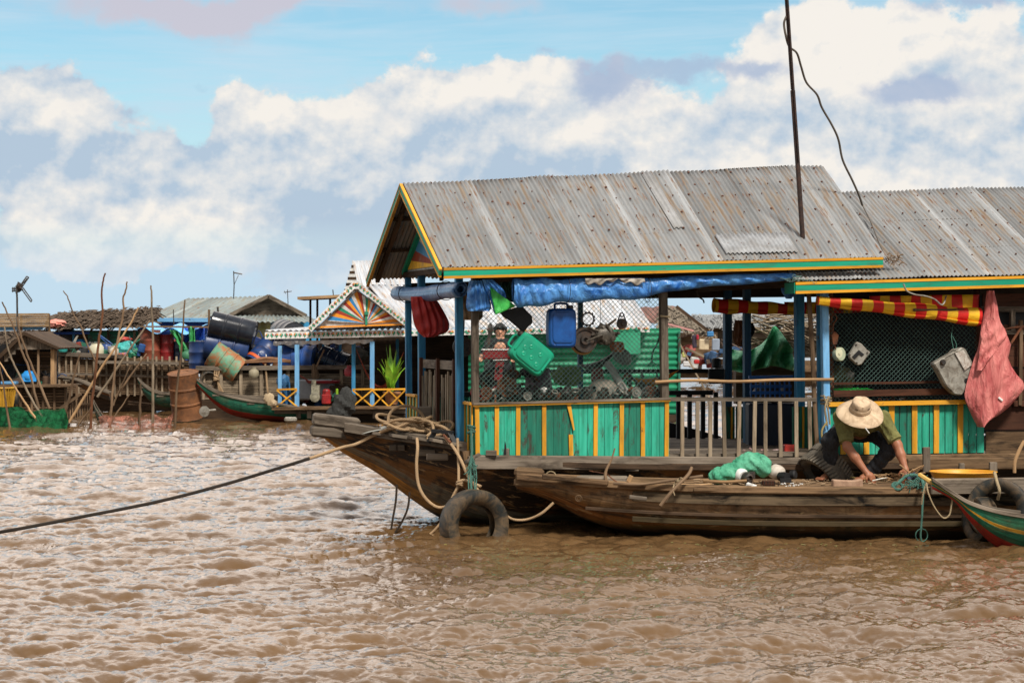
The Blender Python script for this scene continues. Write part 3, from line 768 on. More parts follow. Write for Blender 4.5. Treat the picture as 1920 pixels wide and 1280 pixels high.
# partition beside the shop window: panels behind the railing
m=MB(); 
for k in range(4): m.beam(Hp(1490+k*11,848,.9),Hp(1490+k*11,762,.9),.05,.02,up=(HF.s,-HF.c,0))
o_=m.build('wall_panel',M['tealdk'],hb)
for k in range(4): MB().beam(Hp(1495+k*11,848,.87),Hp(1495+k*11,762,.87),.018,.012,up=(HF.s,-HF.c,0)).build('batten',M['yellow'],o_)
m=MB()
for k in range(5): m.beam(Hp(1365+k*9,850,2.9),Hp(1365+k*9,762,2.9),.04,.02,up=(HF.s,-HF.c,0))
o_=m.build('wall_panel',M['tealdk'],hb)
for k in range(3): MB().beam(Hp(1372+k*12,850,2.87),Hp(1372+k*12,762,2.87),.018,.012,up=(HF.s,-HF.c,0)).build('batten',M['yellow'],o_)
pr=panel(1552,1845,762,756,852,848,.02,[1580,1625,1671,1714,1756,1801],'wall_panel','panel of teal boards behind the crouching man',dark=(3,),bw=11)
m=MB(); m.beam(Hp(1552,758,-.02),Hp(1815,753,-.02),.06,.04); m.build('yellow_sill',M['yellow'],hb)
m=MB(); m.beam(Hp(1562,738,.05),Hp(1812,733,.05),.03,.06); m.build('brown_rail',M['brownwood'],hb)
m=MB(); m.beam(Hp(1562,719,.05),Hp(1760,716,.05),.03,.022); m.build('brown_rail',M['brownwood'],hb)
# brown plank wall at the far right
uw0=HF.u_at(1850,.0)
def hw(x0,x1,y0,y1,w,mat,name='plank',n=1,lab=None):
    m=MB()
    for k in range(n):
        yy=y0+(y1-y0)*(k+.5)/n; a=Hp(x0,yy,w); b=Hp(x1,yy,w); b=a+(b-a); m.beam(a,b,.02,abs(y1-y0)/n/F_PX*21.7-.004)
    o=m.build(name,mat,hb); 
    if lab: o['label']=lab
    return o
hw(1848,2440,808,852,.02,M['deckwood'],'plank'); hw(1842,2440,752,806,.03,M['brownwood'],'plank'); hw(1838,2440,690,750,.05,M['brownwood'],'plank'); hw(1842,2440,608,688,.06,M['brownwood'],'plank',2)
hw(1842,2440,550,575,.05,M['brownwood'],'plank'); hw(1838,2440,574,585,.01,M['greywood'],'rail'); hw(1865,2440,619,627,.0,M['greywood'],'rail')
post(1898,580,1898,625,.02,9,M['greywood'],'stile'); post(1914,600,1912,760,-.02,7,M['stick'],'stile'); 
m=MB(); m.beam(Hp(1850,600,.09),Hp(2440,600,.09),.01,.2); m.build('opening_shade',M['black'],hb)  # black board whose colour stands in for shade inside the opening
m=MB(); m.beam(Hp(1884,661,-.05),Hp(1916,612,-.05),.015,.02); m.tube(smooth_pts([Hp(1880,618,-.04),Hp(1900,614,-.05),Hp(1925,612,-.05)]),.01,6); m.build('bent_bar',M['rust'],hb)
hw(1900,2440,750,762,-.01,M['brownwood'],'rail')
# dark underside, ceiling of the right house
m=MB(); m.beam(Hq(3.1,.1,2.28),Hq(3.1,3.2,2.28),.05,.08); m.beam(Hq(3.1,-.02,2.27),Hq(8.2,-.02,2.33),.06,.07); m.beam(Hq(1.7,3.0,2.22),Hq(8.2,3.0,2.3),.06,.12); m.build('tie_beam',M['darkwood'],hb)
m=MB(); m.beam(Hq(2.25,1.9,2.26),Hq(3.9,1.9,2.29),.5,.03); m.beam(Hq(2.3,1.3,2.27),Hq(3.9,1.3,2.3),.4,.03); m.build('loft_board',M['darkwood'],hb)
# ---------------------------------------------------------------- chain-link mesh
def chainlink(pts,w,d=.0445,r=.0025,name='chain_link_mesh',mat=None):
    """pts: convex polygon in photo pixels on plane w"""
    poly=[]
    for px,py in pts:
        q=Hp(px,py,w); poly.append((HF.u_at(px,w),q.z))
    us=[p[0] for p in poly]; zs=[p[1] for p in poly]; m=MB()
    def clip(p,dv):
        t0,t1=-99,99
        for i in range(len(poly)):
            (x1,y1),(x2,y2)=poly[i],poly[(i+1)%len(poly)]; nx,ny=(y2-y1),-(x2-x1)
            # inside is the side of the centroid
            cx,cy=sum(us)/len(us),sum(zs)/len(zs)
            if (cx-x1)*nx+(cy-y1)*ny>0: nx,ny=-nx,-ny
            num=(p[0]-x1)*nx+(p[1]-y1)*ny; den=dv[0]*nx+dv[1]*ny
            if abs(den)<1e-9:
                if num>0: return None
                continue
            t=-num/den
            if den>0: t1=min(t1,t)
            else: t0=max(t0,t)
        return (t0,t1) if t1>t0+.005 else None
    for sgn in (1,-1):
        dv=(1/math.sqrt(2),sgn/math.sqrt(2)); c=min(us)-2.5
        while c<max(us)+2.5:
            p=(c,min(zs)); t=clip(p,dv)
            if t:
                n=max(1,int((t[1]-t[0])/.25)); pp=[]
                for k in range(n+1):
                    tt=t[0]+(t[1]-t[0])*k/n; u=p[0]+dv[0]*tt; z=p[1]+dv[1]*tt
                    pp.append(Hq(u+.004*math.sin(z*9),w+.001*sgn+.006*math.sin(u*3+z*2),z+.004*math.sin(u*7)))
                m.tube(pp,r,3,caps=False)
            c+=d*math.sqrt(2)*.72
    return m.build(name,mat or plain('green_coated_wire',(.10,.17,.15),.5,.2),hb)
chainlink([(895,560),(1240,535),(1240,750),(895,757)],.045)
chainlink([(1556,560),(1832,575),(1832,752),(1556,755)],.08)
# ================================================================ hulls
def hullmat(name,bands,dirt=(.012,.008,.005),amt=.8,patch=1.):
    """planks painted long ago; bands: list of (v position 0 top..1 keel, colour)"""
    t=NT(name); uv=t.coord(); at=t.n.new('ShaderNodeAttribute'); at.attribute_name='girth'
    n0=t.noise(t.map(uv,(1.2,6,1)),1,4,.6,.3); g=t.math('ADD',at.outputs['Fac'],t.math('MULTIPLY',t.math('SUBTRACT',n0,.5),.10))
    col=None
    for v,c in bands:
        if col is None: col=C(c); continue
        col=t.mix(t.ramp(g,v-.008,v+.008),col,C(c))
    gr=t.noise(t.map(uv,(1.5,34,1)),1,6,.65,.3); col=t.mix(1.,col,t.mix(t.ramp(gr,.3,.7),(.5,.5,.5,1),(1.35,1.35,1.35,1)),'MULTIPLY')
    b=t.noise(t.map(uv,(2.2,7,1),(3,3,0)),1,8,.72,.9); col=t.mix(t.ramp(b,.48,.60,0,amt),col,C(dirt))
    p=t.noise(t.map(uv,(4,16,1),(9,3,0)),1,7,.7,.6); col=t.mix(t.ramp(p,.56,.61,0,.85*patch),col,(.33,.21,.10,1)); p2=t.noise(t.map(uv,(1.1,3,1),(2,6,0)),1,5,.7,.8); col=t.mix(t.ramp(p2,.50,.58,0,.75*patch),col,(.20,.085,.02,1))
    st=t.noise(t.map(uv,(9,1.2,1),(2,8,0)),1,4,.6); col=t.mix(t.ramp(st,.52,.72,0,.5),col,C(dirt))
    wz=t.new('ShaderNodeSeparateXYZ'); t.link(t.coord('Object'),wz.inputs[0]); wl=t.math('ADD',wz.outputs[2],t.math('MULTIPLY',t.math('SUBTRACT',n0,.5),.16)); col=t.mix(t.ramp(wl,.05,.11,.3+.62*patch,0),col,(.006,.006,.003,1)); al=t.math('MULTIPLY',t.ramp(wl,.10,.13,1,0),t.ramp(wl,.07,.10,0,1)); col=t.mix(t.math('MULTIPLY',al,.5),col,(.06,.06,.015,1)); t.bump(t.math('SUBTRACT',gr,b),.7,.012)
    return t.out(col,.62,0,.3)
def loft(stations,frame,name,mat,parent,closed_top=None,nsub=4,smooth=True):
    """stations: list of (u,[ (w,z)... gunwale to keel to gunwale ]); resampled smoothly along u"""
    import itertools
    K=len(stations[0][1]); cur=[smooth_pts([V((s[0],s[1][k][0],s[1][k][1])) for s in stations],nsub) for k in range(K)]
    n=len(cur[0]); vs=[];fs=[];uv=[];gi=[]
    for i in range(n):
        for k in range(K): p=cur[k][i]; vs.append(frame.pt(p.x,p.y,p.z))
    L=[0]
    for i in range(1,n): L.append(L[-1]+(cur[0][i]-cur[0][i-1]).length)
    mid=(K-1)/2; G=[0]
    for k in range(1,K): G.append(G[-1]+(cur[k][n//2]-cur[k-1][n//2]).length)
    for i in range(n-1):
        for k in range(K-1):
            fs.append((i*K+k,(i+1)*K+k,(i+1)*K+k+1,i*K+k+1)); uv.append([(L[i],G[k]),(L[i+1],G[k]),(L[i+1],G[k+1]),(L[i],G[k+1])])
    mb=MB(); mb.add(vs,fs,uv,r=.5)
    for e,fl in ((0,0),(n-1,1)):
        f=[e*K+k for k in range(K)]; mb.f.append(f if not fl else f[::-1]); mb.mi.append(0); mb.rn.append(.5); mb.uv+=[(k*.1,0) for k in range(K)]
    o=mb.build(name,mat,parent,smooth=smooth,ang=32)
    at=o.data.attributes.new('girth','FLOAT','POINT'); at.data.foreach_set('value',np.array([abs(1-abs(k-mid)/mid) for _ in range(n) for k in range(K)],dtype=np.float32))
    return o
def ushape(c,b,zt,zk,prof=((0,1),(.3,.93),(.55,.80),(.75,.58),(.9,.30),(1,.02))):
    """section: gunwale on the near side down to the keel and up again"""
    near=[(c-b*f,zt+(zk-zt)*t) for t,f in prof]; return near+[(c+b*f,zt+(zk-zt)*t) for t,f in reversed(prof)]
BH=hullmat('old_houseboat_hull',[(0,(.028,.018,.012)),(.36,(.035,.022,.014)),(.42,(.19,.165,.12)),(.60,(.21,.17,.12)),(.645,(.58,.27,.055)),(.93,(.26,.12,.03))],amt=.6)
st=[(-1.17,1.5,.17,.93,.83),(-.95,1.5,.26,.89,.66),(-.6,1.5,.52,.83,.45),(-.3,1.5,.88,.79,.22),(0,1.5,1.22,.74,.02),(.35,1.5,1.47,.69,-.14),(.8,1.5,1.56,.64,-.2),(2,1.5,1.6,.60,-.25),(4,1.5,1.6,.58,-.25),(6.5,1.5,1.6,.58,-.25),(8.4,1.5,1.6,.6,-.25)]
hull=loft([(u,ushape(c,b,zt,zk)) for u,c,b,zt,zk in st],HF,'hull',BH,hb)
# rub rails along the gunwale
def railpts(dw,dz,i0,i1,side=-1): return smooth_pts([HF.pt(st[i][0],st[i][1]+side*(st[i][2]+dw),st[i][3]+dz) for i in range(i0,i1)],5)
def ribbon(pts,w,h,name,mat,parent,bev=.004):
    m=MB(); 
    pts=[V(p) for p in pts]; vs=[];fs=[];uv=[];L=0;o=(rnd.random()*9,rnd.random()*9)
    for i,p in enumerate(pts):
        d=(pts[min(i+1,len(pts)-1)]-pts[max(i-1,0)]).normalized(); s_=d.cross(V((0,0,1))).normalized()
        for x,y in ((-1,-1),(1,-1),(1,1),(-1,1)): vs.append(p+s_*x*w/2+V((0,0,1))*y*h/2)
    per=[0,w,w+h,2*w+h,2*w+2*h]
    for i in range(len(pts)-1):
        l=(pts[i+1]-pts[i]).length
        for k in range(4):
            k2=(k+1)%4; fs.append((i*4+k,(i+1)*4+k,(i+1)*4+k2,i*4+k2)); uv.append([(o[0]+L,o[1]+per[k]),(o[0]+L+l,o[1]+per[k]),(o[0]+L+l,o[1]+per[k+1]),(o[0]+L,o[1]+per[k+1])])
        L+=l
    fs.append((0,1,2,3)); uv.append([(0,0),(0,w),(h,w),(h,0)]); e=len(vs)-4; fs.append((e+3,e+2,e+1,e)); uv.append([(0,0),(0,w),(h,w),(h,0)])
    m.add(vs,fs,uv); return m.build(name,mat,parent,bevel=bev)
ribbon(railpts(.0,.025,1,6),.14,.085,'rub_rail',M['greywood'],hb); ribbon(railpts(.0,.025,1,6,1),.14,.085,'rub_rail',M['greywood'],hb)
ribbon(railpts(.0,-.03,5,11),.07,.05,'rub_rail',M['darkwood'],hb)
# foredeck planks and bow blocks
m=MB()
for k in range(11):
    w=.35+k*.23; u0=-1.05+abs(w-1.5)*.62; 
    if u0<0: m.beam(HF.pt(u0,w,.80+abs(u0)*.09),HF.pt(.05,w,.755),.222,.03)
m.build('foredeck',M['greywood'],hb,bevel=.003)
m=MB(); m.beam(HF.pt(-1.24,1.50,.985),HF.pt(-.80,1.45,.93),.36,.115); m.build('bow_block',M['greywood'],hb,bevel=.02)
m=MB(); m.beam(HF.pt(-1.26,1.5,.875),HF.pt(-.82,1.45,.83),.40,.10); m.build('bow_block',M['greywood'],hb,bevel=.02)
m=MB()
for c_,s_ in ((Hp(737,839,.85),(.07,.06,.055)),(Hp(752,839,.85),(.07,.06,.055)),(Hp(800,848,.62),(.16,.06,.06)),(Hp(820,856,.42),(.2,.06,.06)),(Hp(1185,881,-.08),(.12,.06,.02))): MB().box(c_,s_).build('side_block',M['greywood'],hb,bevel=.006)
# under the shop front: dark inner planking and corner timbers
m=MB(); m.beam(Hp(875,845,.1),Hp(880,880,.1),.09,.07,up=(HF.s,-HF.c,0)); m.build('corner_timber',M['deckwood'],hb)

# ---------------------------------------------------------------- the low work boat alongside
WB=Frame(P(970,900,20.28).x,20.28,2.5)
wb=thing('work_boat','low weathered wooden boat with worn brown planks moored along the shop','boat',WB.pt(2,.1,0))
WH=hullmat('work_boat_hull',[(0,(.25,.15,.075)),(.28,(.22,.115,.045)),(.40,(.22,.085,.02)),(.62,(.12,.048,.012)),(.80,(.018,.012,.007))],amt=.8)
# near-side profile: u,half beam,gunwale z,keel z
ws=[(0,.10,.52,.40),(.25,.17,.50,.32),(.6,.30,.475,.14),(1.0,.42,.455,.01),(1.5,.50,.435,-.1),(2.2,.55,.42,-.16),(3.2,.58,.415,-.18),(4.5,.60,.42,-.18),(6.5,.60,.44,-.18)]
pr_=((0,1),(.2,.985),(.42,.93),(.62,.82),(.8,.6),(.93,.32),(1,.02))
loft([(u,ushape(.12,b,zt,zk,pr_)) for u,b,zt,zk in ws],WB,'hull',WH,wb)
def wrail(dw,dz,i0,i1,side=-1): return smooth_pts([WB.pt(ws[i][0],.12+side*(ws[i][1]+dw),ws[i][2]+dz) for i in range(i0,i1)],6)
ribbon(wrail(.0,.008,0,9),.10,.062,'gunwale',M['deckwood'],wb,.008); ribbon(wrail(.0,.008,0,9,1),.09,.055,'gunwale',M['deckwood'],wb,.008)
ribbon(wrail(.0,-.085,3,9),.055,.085,'strake',wood('stained_strake_wood',(.05,.032,.018),(.24,.17,.10),amt=1.,sx=1.2,dirt=(.008,.006,.004)),wb,.006); ribbon(wrail(-.03,-.22,2,9),.05,.03,'strake',M['darkwood'],wb,.004)
ribbon(wrail(-.01,-.285,3,9),.05,.045,'strake',wood('mossy_wet_wood',(.035,.028,.012),(.11,.075,.035),amt=.6),wb,.004)
m=MB()
for k in range(6):
    w=-.36+k*.19; m.beam(WB.pt(.9+abs(w-.12)*1.3,w,.435),WB.pt(6.4,w,.43),.185,.025)
m.build('deck',M['deckwood'],wb,bevel=.002)
m=MB(); m.beam(WB.pt(-.02,.10,.565),WB.pt(.24,.07,.545),.20,.085); m.build('bow_block',M['deckwood'],wb,bevel=.025)
m=MB(); m.beam(WB.pt(-.02,.10,.475),WB.pt(.22,.07,.47),.20,.085); m.build('bow_block',M['deckwood'],wb,bevel=.02)
m=MB(); m.beam(P(1017,893,20.12),P(1140,905,20.0),.06,.045); m.build('gunwale_cap',M['deckwood'],wb,bevel=.008)
# stone slab on the foredeck, knot holes
m=MB(); m.prism([WB.pt(.52,-.02,.475),WB.pt(.62,-.14,.475),WB.pt(.95,-.16,.47),WB.pt(1.0,.1,.47),WB.pt(.58,.14,.475)],V((0,0,.055))); tag(m.build('stone_slab',M['greywood'],bevel=.012),'flat grey slab lying on the front of the low work boat','slab')
m=MB(); c=P(1085,934,19.93); 
for r in (.028,.016): m.ring(c,r,.004,axis=(-.15,-1,-.2),n=16,m=5)
m.build('plank_knot',M['deckwood'],wb)
m=MB(); m.beam(P(1180,931,19.8),P(1213,935,19.8),.03,.035); m.build('patch_block',M['greywood'],wb,bevel=.006)
# raised coaming at the right end of the work boat and its stubby posts
m=MB(); m.beam(P(1745,912,19.86),P(1745,912,19.86).lerp(P(1920,910,19.86),1.9),.06,.14); m.build('coaming',M['greywood'],wb,bevel=.01)
m=MB(); m.beam(P(1700,870,20.95),P(1700,870,20.95).lerp(P(1920,868,20.95),1.9),.06,.11); m.build('coaming',M['deckwood'],wb,bevel=.01)
for (x,y0,y1,w_) in ((1737,838,885,.065),(1803,868,885,.05),(1862,866,886,.07)):
    MB().beam(P(x,y1,20.75),P(x,y0,20.75),w_,.05,up=(0,-1,0)).build('stub_post',M['greywood'],wb,bevel=.005)
m=MB(); m.tube(smooth_pts([P(1902,886,20.6),P(1903,865,20.6),P(1912,842,20.6),P(1921,826,20.6)]),.016,7); m.build('stub_post',M['bamboo'],wb,smooth=True)
# ================================================================ figures: smooth-blended limbs turned into one surface
def sdf_mesh(prims, res=.007, k=.02, cuts=(), noise=0):
    """prims: ('c',a,b,ra,rb[,k]) tapered limb | ('e',c,(rx,ry,rz),R[,k]) ellipsoid | ('-',c,r) carve"""
    lo=np.full(3,9e9); hi=-lo
    for p in prims:
        if p[0]=='c':
            for q,r in ((p[1],p[3]),(p[2],p[4])): lo=np.minimum(lo,np.array(q)-r); hi=np.maximum(hi,np.array(q)+r)
        elif p[0]=='e': lo=np.minimum(lo,np.array(p[1])-max(p[2])); hi=np.maximum(hi,np.array(p[1])+max(p[2]))
    lo-=3*res+k; hi+=3*res+k; n=np.ceil((hi-lo)/res).astype(int)+1
    F=np.full(n,.25,dtype=np.float32); ax=[lo[i]+np.arange(n[i])*res for i in range(3)]
    for p in prims:
        kk=k
        if p[0]=='c':
            a=np.array(p[1],float); b=np.array(p[2],float); ra,rb=p[3],p[4]; kk=p[5] if len(p)>5 else k
            l0=np.minimum(a-ra,b-rb); h0=np.maximum(a+ra,b+rb)
        else:
            c=np.array(p[1],float); R=p[2] if p[0]=='e' else (p[2],)*3; kk=p[4] if len(p)>4 else k
            l0=c-max(R); h0=c+max(R)
        pad=kk*1.5+.02
        i0=np.maximum(((l0-pad-lo)/res).astype(int),0); i1=np.minimum(((h0+pad-lo)/res).astype(int)+2,n)
        sl=tuple(slice(i0[i],i1[i]) for i in range(3))
        X,Y,Z=np.meshgrid(*[ax[i][sl[i]] for i in range(3)],indexing='ij')
        if p[0]=='c':
            d=b-a; L2=max(d@d,1e-12); t=np.clip(((X-a[0])*d[0]+(Y-a[1])*d[1]+(Z-a[2])*d[2])/L2,0,1)
            D=np.sqrt((X-a[0]-t*d[0])**2+(Y-a[1]-t*d[1])**2+(Z-a[2]-t*d[2])**2)-(ra+(rb-ra)*t)
        elif p[0]=='e':
            Rm=p[3] if len(p)>3 and p[3] is not None else Matrix.Identity(3); Rm=np.array(Rm)
            q=[(X-c[0])*Rm[0][i]+(Y-c[1])*Rm[1][i]+(Z-c[2])*Rm[2][i] for i in range(3)]
            k0=np.sqrt(sum((q[i]/R[i])**2 for i in range(3))); k1=np.sqrt(sum((q[i]/R[i]**2)**2 for i in range(3)))
            D=k0*(k0-1)/np.maximum(k1,1e-9)
        else:
            D=np.sqrt((X-c[0])**2+(Y-c[1])**2+(Z-c[2])**2)-p[2]
            F[sl]=np.maximum(F[sl],-D); continue
        A=F[sl]; h=np.maximum(kk-np.abs(A-D),0)/kk; F[sl]=np.minimum(A,D)-h*h*kk/4
    X,Y,Z=np.meshgrid(*ax,indexing='ij')
    if noise:
        F=F+noise*(np.sin(X*41+Z*23+2*np.sin(Y*19))*np.sin(Z*37-Y*29+1.5*np.sin(X*17))+.5*np.sin(X*83+Z*61)*np.sin(Y*71))
    for pt,nm in cuts:
        nm=np.array(V(nm).normalized()); F=np.maximum(F,(X-pt[0])*nm[0]+(Y-pt[1])*nm[1]+(Z-pt[2])*nm[2])
    # surface nets
    cell=tuple(s-1 for s in F.shape); acc=np.zeros(cell+(3,)); cnt=np.zeros(cell); S=F<0; quads=[]
    for a in range(3):
        s0=[slice(None)]*3; s1=[slice(None)]*3; s0[a]=slice(0,-1); s1[a]=slice(1,None); s0=tuple(s0); s1=tuple(s1)
        cr=S[s0]!=S[s1]; idx=np.argwhere(cr); f0=F[s0][cr]; f1=F[s1][cr]; t=f0/(f0-f1)
        pos=idx.astype(float); pos[:,a]+=t; b,c=(a+1)%3,(a+2)%3
        ok=(idx[:,b]>0)&(idx[:,c]>0)&(idx[:,b]<cell[b])&(idx[:,c]<cell[c])
        idx=idx[ok]; pos=pos[ok]; sgn=S[s0][cr][ok]; qs=[]
        for db,dc in ((1,1),(0,1),(0,0),(1,0)):
            ci=idx.copy(); ci[:,b]-=db; ci[:,c]-=dc
            np.add.at(acc,(ci[:,0],ci[:,1],ci[:,2]),pos); np.add.at(cnt,(ci[:,0],ci[:,1],ci[:,2]),1)
            qs.append(np.ravel_multi_index(ci.T,cell))
        q=np.stack(qs,1); q[~sgn]=q[~sgn][:,::-1]; quads.append(q)
    q=np.concatenate(quads); used,inv=np.unique(q,return_inverse=True); inv=inv.reshape(q.shape)
    ci=np.unravel_index(used,cell); p=acc[ci]/np.maximum(cnt[ci],1)[:,None]*res+lo
    return p,inv
def sdf_obj(name,mat,parent,prims,**kw):
    p,q=sdf_mesh(prims,**kw); m=MB(); o=(rnd.random()*9)
    m.add([tuple(v) for v in p],[tuple(int(i) for i in f) for f in q],[[(float(p[i][0]+p[i][1]*.3)+o,float(p[i][2])) for i in f] for f in q],r=.5)
    return m.build(name,mat,parent,smooth=True,ang=180)
def hand(prims,wrist,palm,fdir,side,nrm,r=.0085,curl=.6,spread=.16,L=.075):
    """wrist/palm points, finger direction, side (towards the thumb), nrm = palm side"""
    wrist=V(wrist);palm=V(palm);f=V(fdir).normalized();s=(V(side)-f*V(side).dot(f)).normalized();n=(V(nrm)-f*V(nrm).dot(f)-s*V(nrm).dot(s)).normalized()
    prims.append(('c',wrist,palm-f*.01,.024,.026,.02))
    for i,(o,l) in enumerate(((.030,.92),(.010,1.05),(-.010,1.),(-.029,.78))):
        b=palm+s*o*.85+f*.018; prims.append(('c',palm+s*o*.5-f*.02,b,.017,.0125,.012))
        cur=b; d=(f+s*(o*spread*20*.16)).normalized(); cc=curl*(.85+.2*i)
        for j,(seg,rr) in enumerate(((.43,1.05),(.32,.95),(.25,.82))):
            d=(d+n*cc*.62).normalized(); nx=cur+d*L*l*seg; prims.append(('c',cur,nx,r*rr*1.04,r*rr*.94,.004)); cur=nx
    a=palm+s*.026-f*.03; b=a+(s*.8+f*.55+n*.35).normalized()*.035; c=b+(s*.15+f*.9+n*.55).normalized()*.032
    prims+= [('c',palm-f*.035+s*.008,a,.018,.016,.012),('c',a,b,.0145,.011,.008),('c',b,c,.0105,.0085,.004)]
SKIN=plain('sunburnt_brown_skin',(.34,.135,.07),.5,.12,14,bump=.15,c2=(.26,.085,.045),cov=(.5,.85))
HAT=plain('sun_bleached_canvas',(.56,.42,.28),.9,.18,9,bump=.5,c2=(.33,.23,.14),cov=(.45,.62))
SHIRT=cloth('olive_cotton',(.13,.125,.035),(.23,.215,.075),7,.95,.7,.03)
JEANS=cloth('charcoal_denim',(.016,.017,.021),(.045,.048,.056),9,.9,.8,.03)
hips=P(1610,800,21.22); foot_z=.455
man=thing('person','man in wide tan hat and olive shirt crouching over his tools on the work boat','person',(hips.x,21.0,foot_z))
hipL=hips+V((-.10,0,0)); hipR=hips+V((.10,0,0)); kL=P(1556,826,20.86); kR=P(1672,838,20.84)
aL=P(1558,886,21.0); aR=P(1628,888,20.98); chest=P(1613,782,20.84); shL=P(1579,783,20.79); shR=P(1655,787,20.79)
eL_=P(1589,838,20.66); wL=P(1625,886,20.58); eR_=P(1683,834,20.70); wR=P(1698,880,20.60)
neck=P(1613,772,20.72); head=P(1613,778,20.60)
pr=[('c',hips+V((0,0,.0)),chest,.13,.145,.06),('c',shL,shR,.055,.055,.06),('c',chest,neck,.08,.055,.04),
 ('c',neck,head,.055,.05,.02),('e',head+V((0,.0,.01)),(.075,.098,.10),None,.02),('c',head+V((0,-.045,-.05)),head+V((0,-.055,-.075)),.042,.036,.025),
 ('c',head+V((-.0,-.092,-.012)),head+V((0,-.105,-.04)),.010,.015,.012),('e',head+V((-.078,.01,-.01)),(.012,.02,.032),None,.01),('e',head+V((.078,.01,-.01)),(.012,.02,.032),None,.01),
 ('c',head+V((-.022,-.088,-.072)),head+V((.022,-.088,-.072)),.008,.008,.008),
 ('c',shL,eL_,.052,.041,.03),('c',eL_,(eL_*.6+wL*.4),.043,.041,.02),('c',(eL_*.6+wL*.4),wL,.041,.025,.02),
 ('c',shR,eR_,.052,.041,.03),('c',eR_,(eR_*.6+wR*.4),.043,.041,.02),('c',(eR_*.6+wR*.4),wR,.041,.025,.02),
 ('c',hipL,kL,.085,.055,.04),('c',kL,aL,.052,.034,.02),('c',hipR,kR,.085,.055,.04),('c',kR,aR,.052,.034,.02)]
for a,toe in ((aL,P(1536,900,20.84)),(aR,P(1610,902,20.80))):
    toe=V((toe.x,toe.y,foot_z+.018)); heel=V((a.x+.015,a.y+.035,foot_z+.028)); 
    pr+=[('c',a,heel,.036,.03,.02),('c',heel,toe+(heel-toe)*.3,.03,.026,.02),('c',a,toe+(heel-toe)*.4,.032,.028,.02)]
    d=(toe-heel).normalized(); s=V((d.y,-d.x,0))*(1 if d.x<0 else 1)
    for i in range(5):
        b=toe+s*(i-2)*.0165-d*.03; e=b+d*(.046-.005*abs(i-1)); pr.append(('c',b,V((e.x,e.y,foot_z+.011)),.0125,.0095 if i else .0115,.005))
hand(pr,wL,wL+V((.040,-.01,-.035)),(.55,-.1,-.75),(-.6,-.5,-.35),(-.3,.5,-.6),curl=.45)
hand(pr,wR,wR+V((.002,-.012,-.045)),(-.25,-.2,-.95),(-.9,-.3,.2),(-.2,.8,-.3),curl=.45)
sdf_obj('body',SKIN,man,pr,res=.0062,k=.02)
sh=[('c',hips+V((0,-.02,.03)),chest,.145,.165,.07),('c',shL+V((0,.01,0)),shR+V((0,.01,0)),.072,.072,.07),('c',chest,neck+V((0,.02,0)),.10,.075,.05),
    ('c',shL,shL.lerp(eL_,.75),.073,.066,.05),('c',shR,shR.lerp(eR_,.75),.073,.069,.05)]
cut_a=shL.lerp(eL_,.74); 
sdf_obj('shirt',SHIRT,man,[('c',hips+V((0,-.05,.05)),chest,.15,.17,.07),sh[1],sh[2]]+[('c',shL,shL.lerp(eL_,.70),.074,.064,.05),('c',shR,shR.lerp(eR_,.70),.076,.067,.05)],res=.0075,k=.05,noise=.006,cuts=((hips+V((0,0,-.06)),(0,.25,-1)),))
for a,e,r0 in ((shL,eL_,.066),(shR,eR_,.069)):
    d=(e-a).normalized(); c=a.lerp(e,.82); m=MB(); m.lathe([(r0-.006,-.06),(r0,-.02),(r0-.001,0),(r0-.006,.003),(r0-.010,-.004)],c,axis=d,n=22); m.build('sleeve_hem',SHIRT,man,smooth=True)
tr=[('c',hips+V((-.07,0,-.02)),hips+V((.07,0,-.02)),.125,.125,.05),('c',hipL,kL,.105,.075,.05),('c',kL,aL.lerp(kL,.06),.074,.060,.02),('c',hipR,kR,.105,.076,.05),('c',kR,aR.lerp(kR,.06),.075,.060,.02)]
sdf_obj('trousers',JEANS,man,tr,res=.0075,k=.03,noise=.0075,cuts=((V((0,0,foot_z+.045)),(0,0,-1)),))
# hat: brim and crown lathed about a tilted axis
hn=V((0.03,-.60,.80)).normalized(); hc=P(1613,769,20.58)
prof=[(.0,.118),(.045,.119),(.074,.112),(.082,.098),(.086,.06),(.094,.012),(.10,.004),(.15,-.002),(.196,-.022),(.214,-.036),(.216,-.040),(.210,-.040),(.15,-.010),(.095,-.004),(.080,.0),(.075,.09),(0,.108)]
m=MB(); m.lathe(prof,hc,axis=hn,n=44)
for i,(x,y,z) in enumerate(m.v):
    q=V((x,y,z))-hc; h=q.dot(hn); rad=(q-hn*h); r_=rad.length
    th=math.atan2(rad.x,rad.dot(V((0,1,0))))
    if r_>.12: q=q+hn*((r_-.12)*(.16*math.sin(2*th+.4)+.07*math.sin(3*th)))
    if h>.08 and r_<.08: q=q-hn*.012*math.exp(-(rad.x/.03)**2)
    m.v[i]=tuple(hc+q)
hat=m.build('hat',HAT,man,smooth=True,ang=60)
m=MB(); m.ring(hc+hn*.015,.0955,.0035,axis=hn,n=40,m=5,prof=[(.0975,0),(.0985,.012),(.0935,.028),(.09,.028),(.092,0)]); m.build('hat_band',HAT,hat,smooth=True)
m=MB()
for a in (.7,-.7): 
    _,s_,t_=frame_of(hn); 
    for j in (0,.16): 
        e=s_*math.sin(a+j)*-1+V((0,-1,-.6)).normalized()*math.cos(a+j); e=(e-hn*e.dot(hn)).normalized(); c=hc+hn*.062+e*.087; m.lathe([(.006,-.002),(.006,.002),(.003,.003)],c,axis=e,n=8)
m.build('eyelet',M['dark'],hat)
mouth=P(1619,797,20.45); m=MB(); a=mouth; b=P(1630,812,20.40); m.tube([a,b],.0042,7); tag(m.build('cigarette',M['white']),'white cigarette hanging from the crouching man\'s mouth','cigarette')
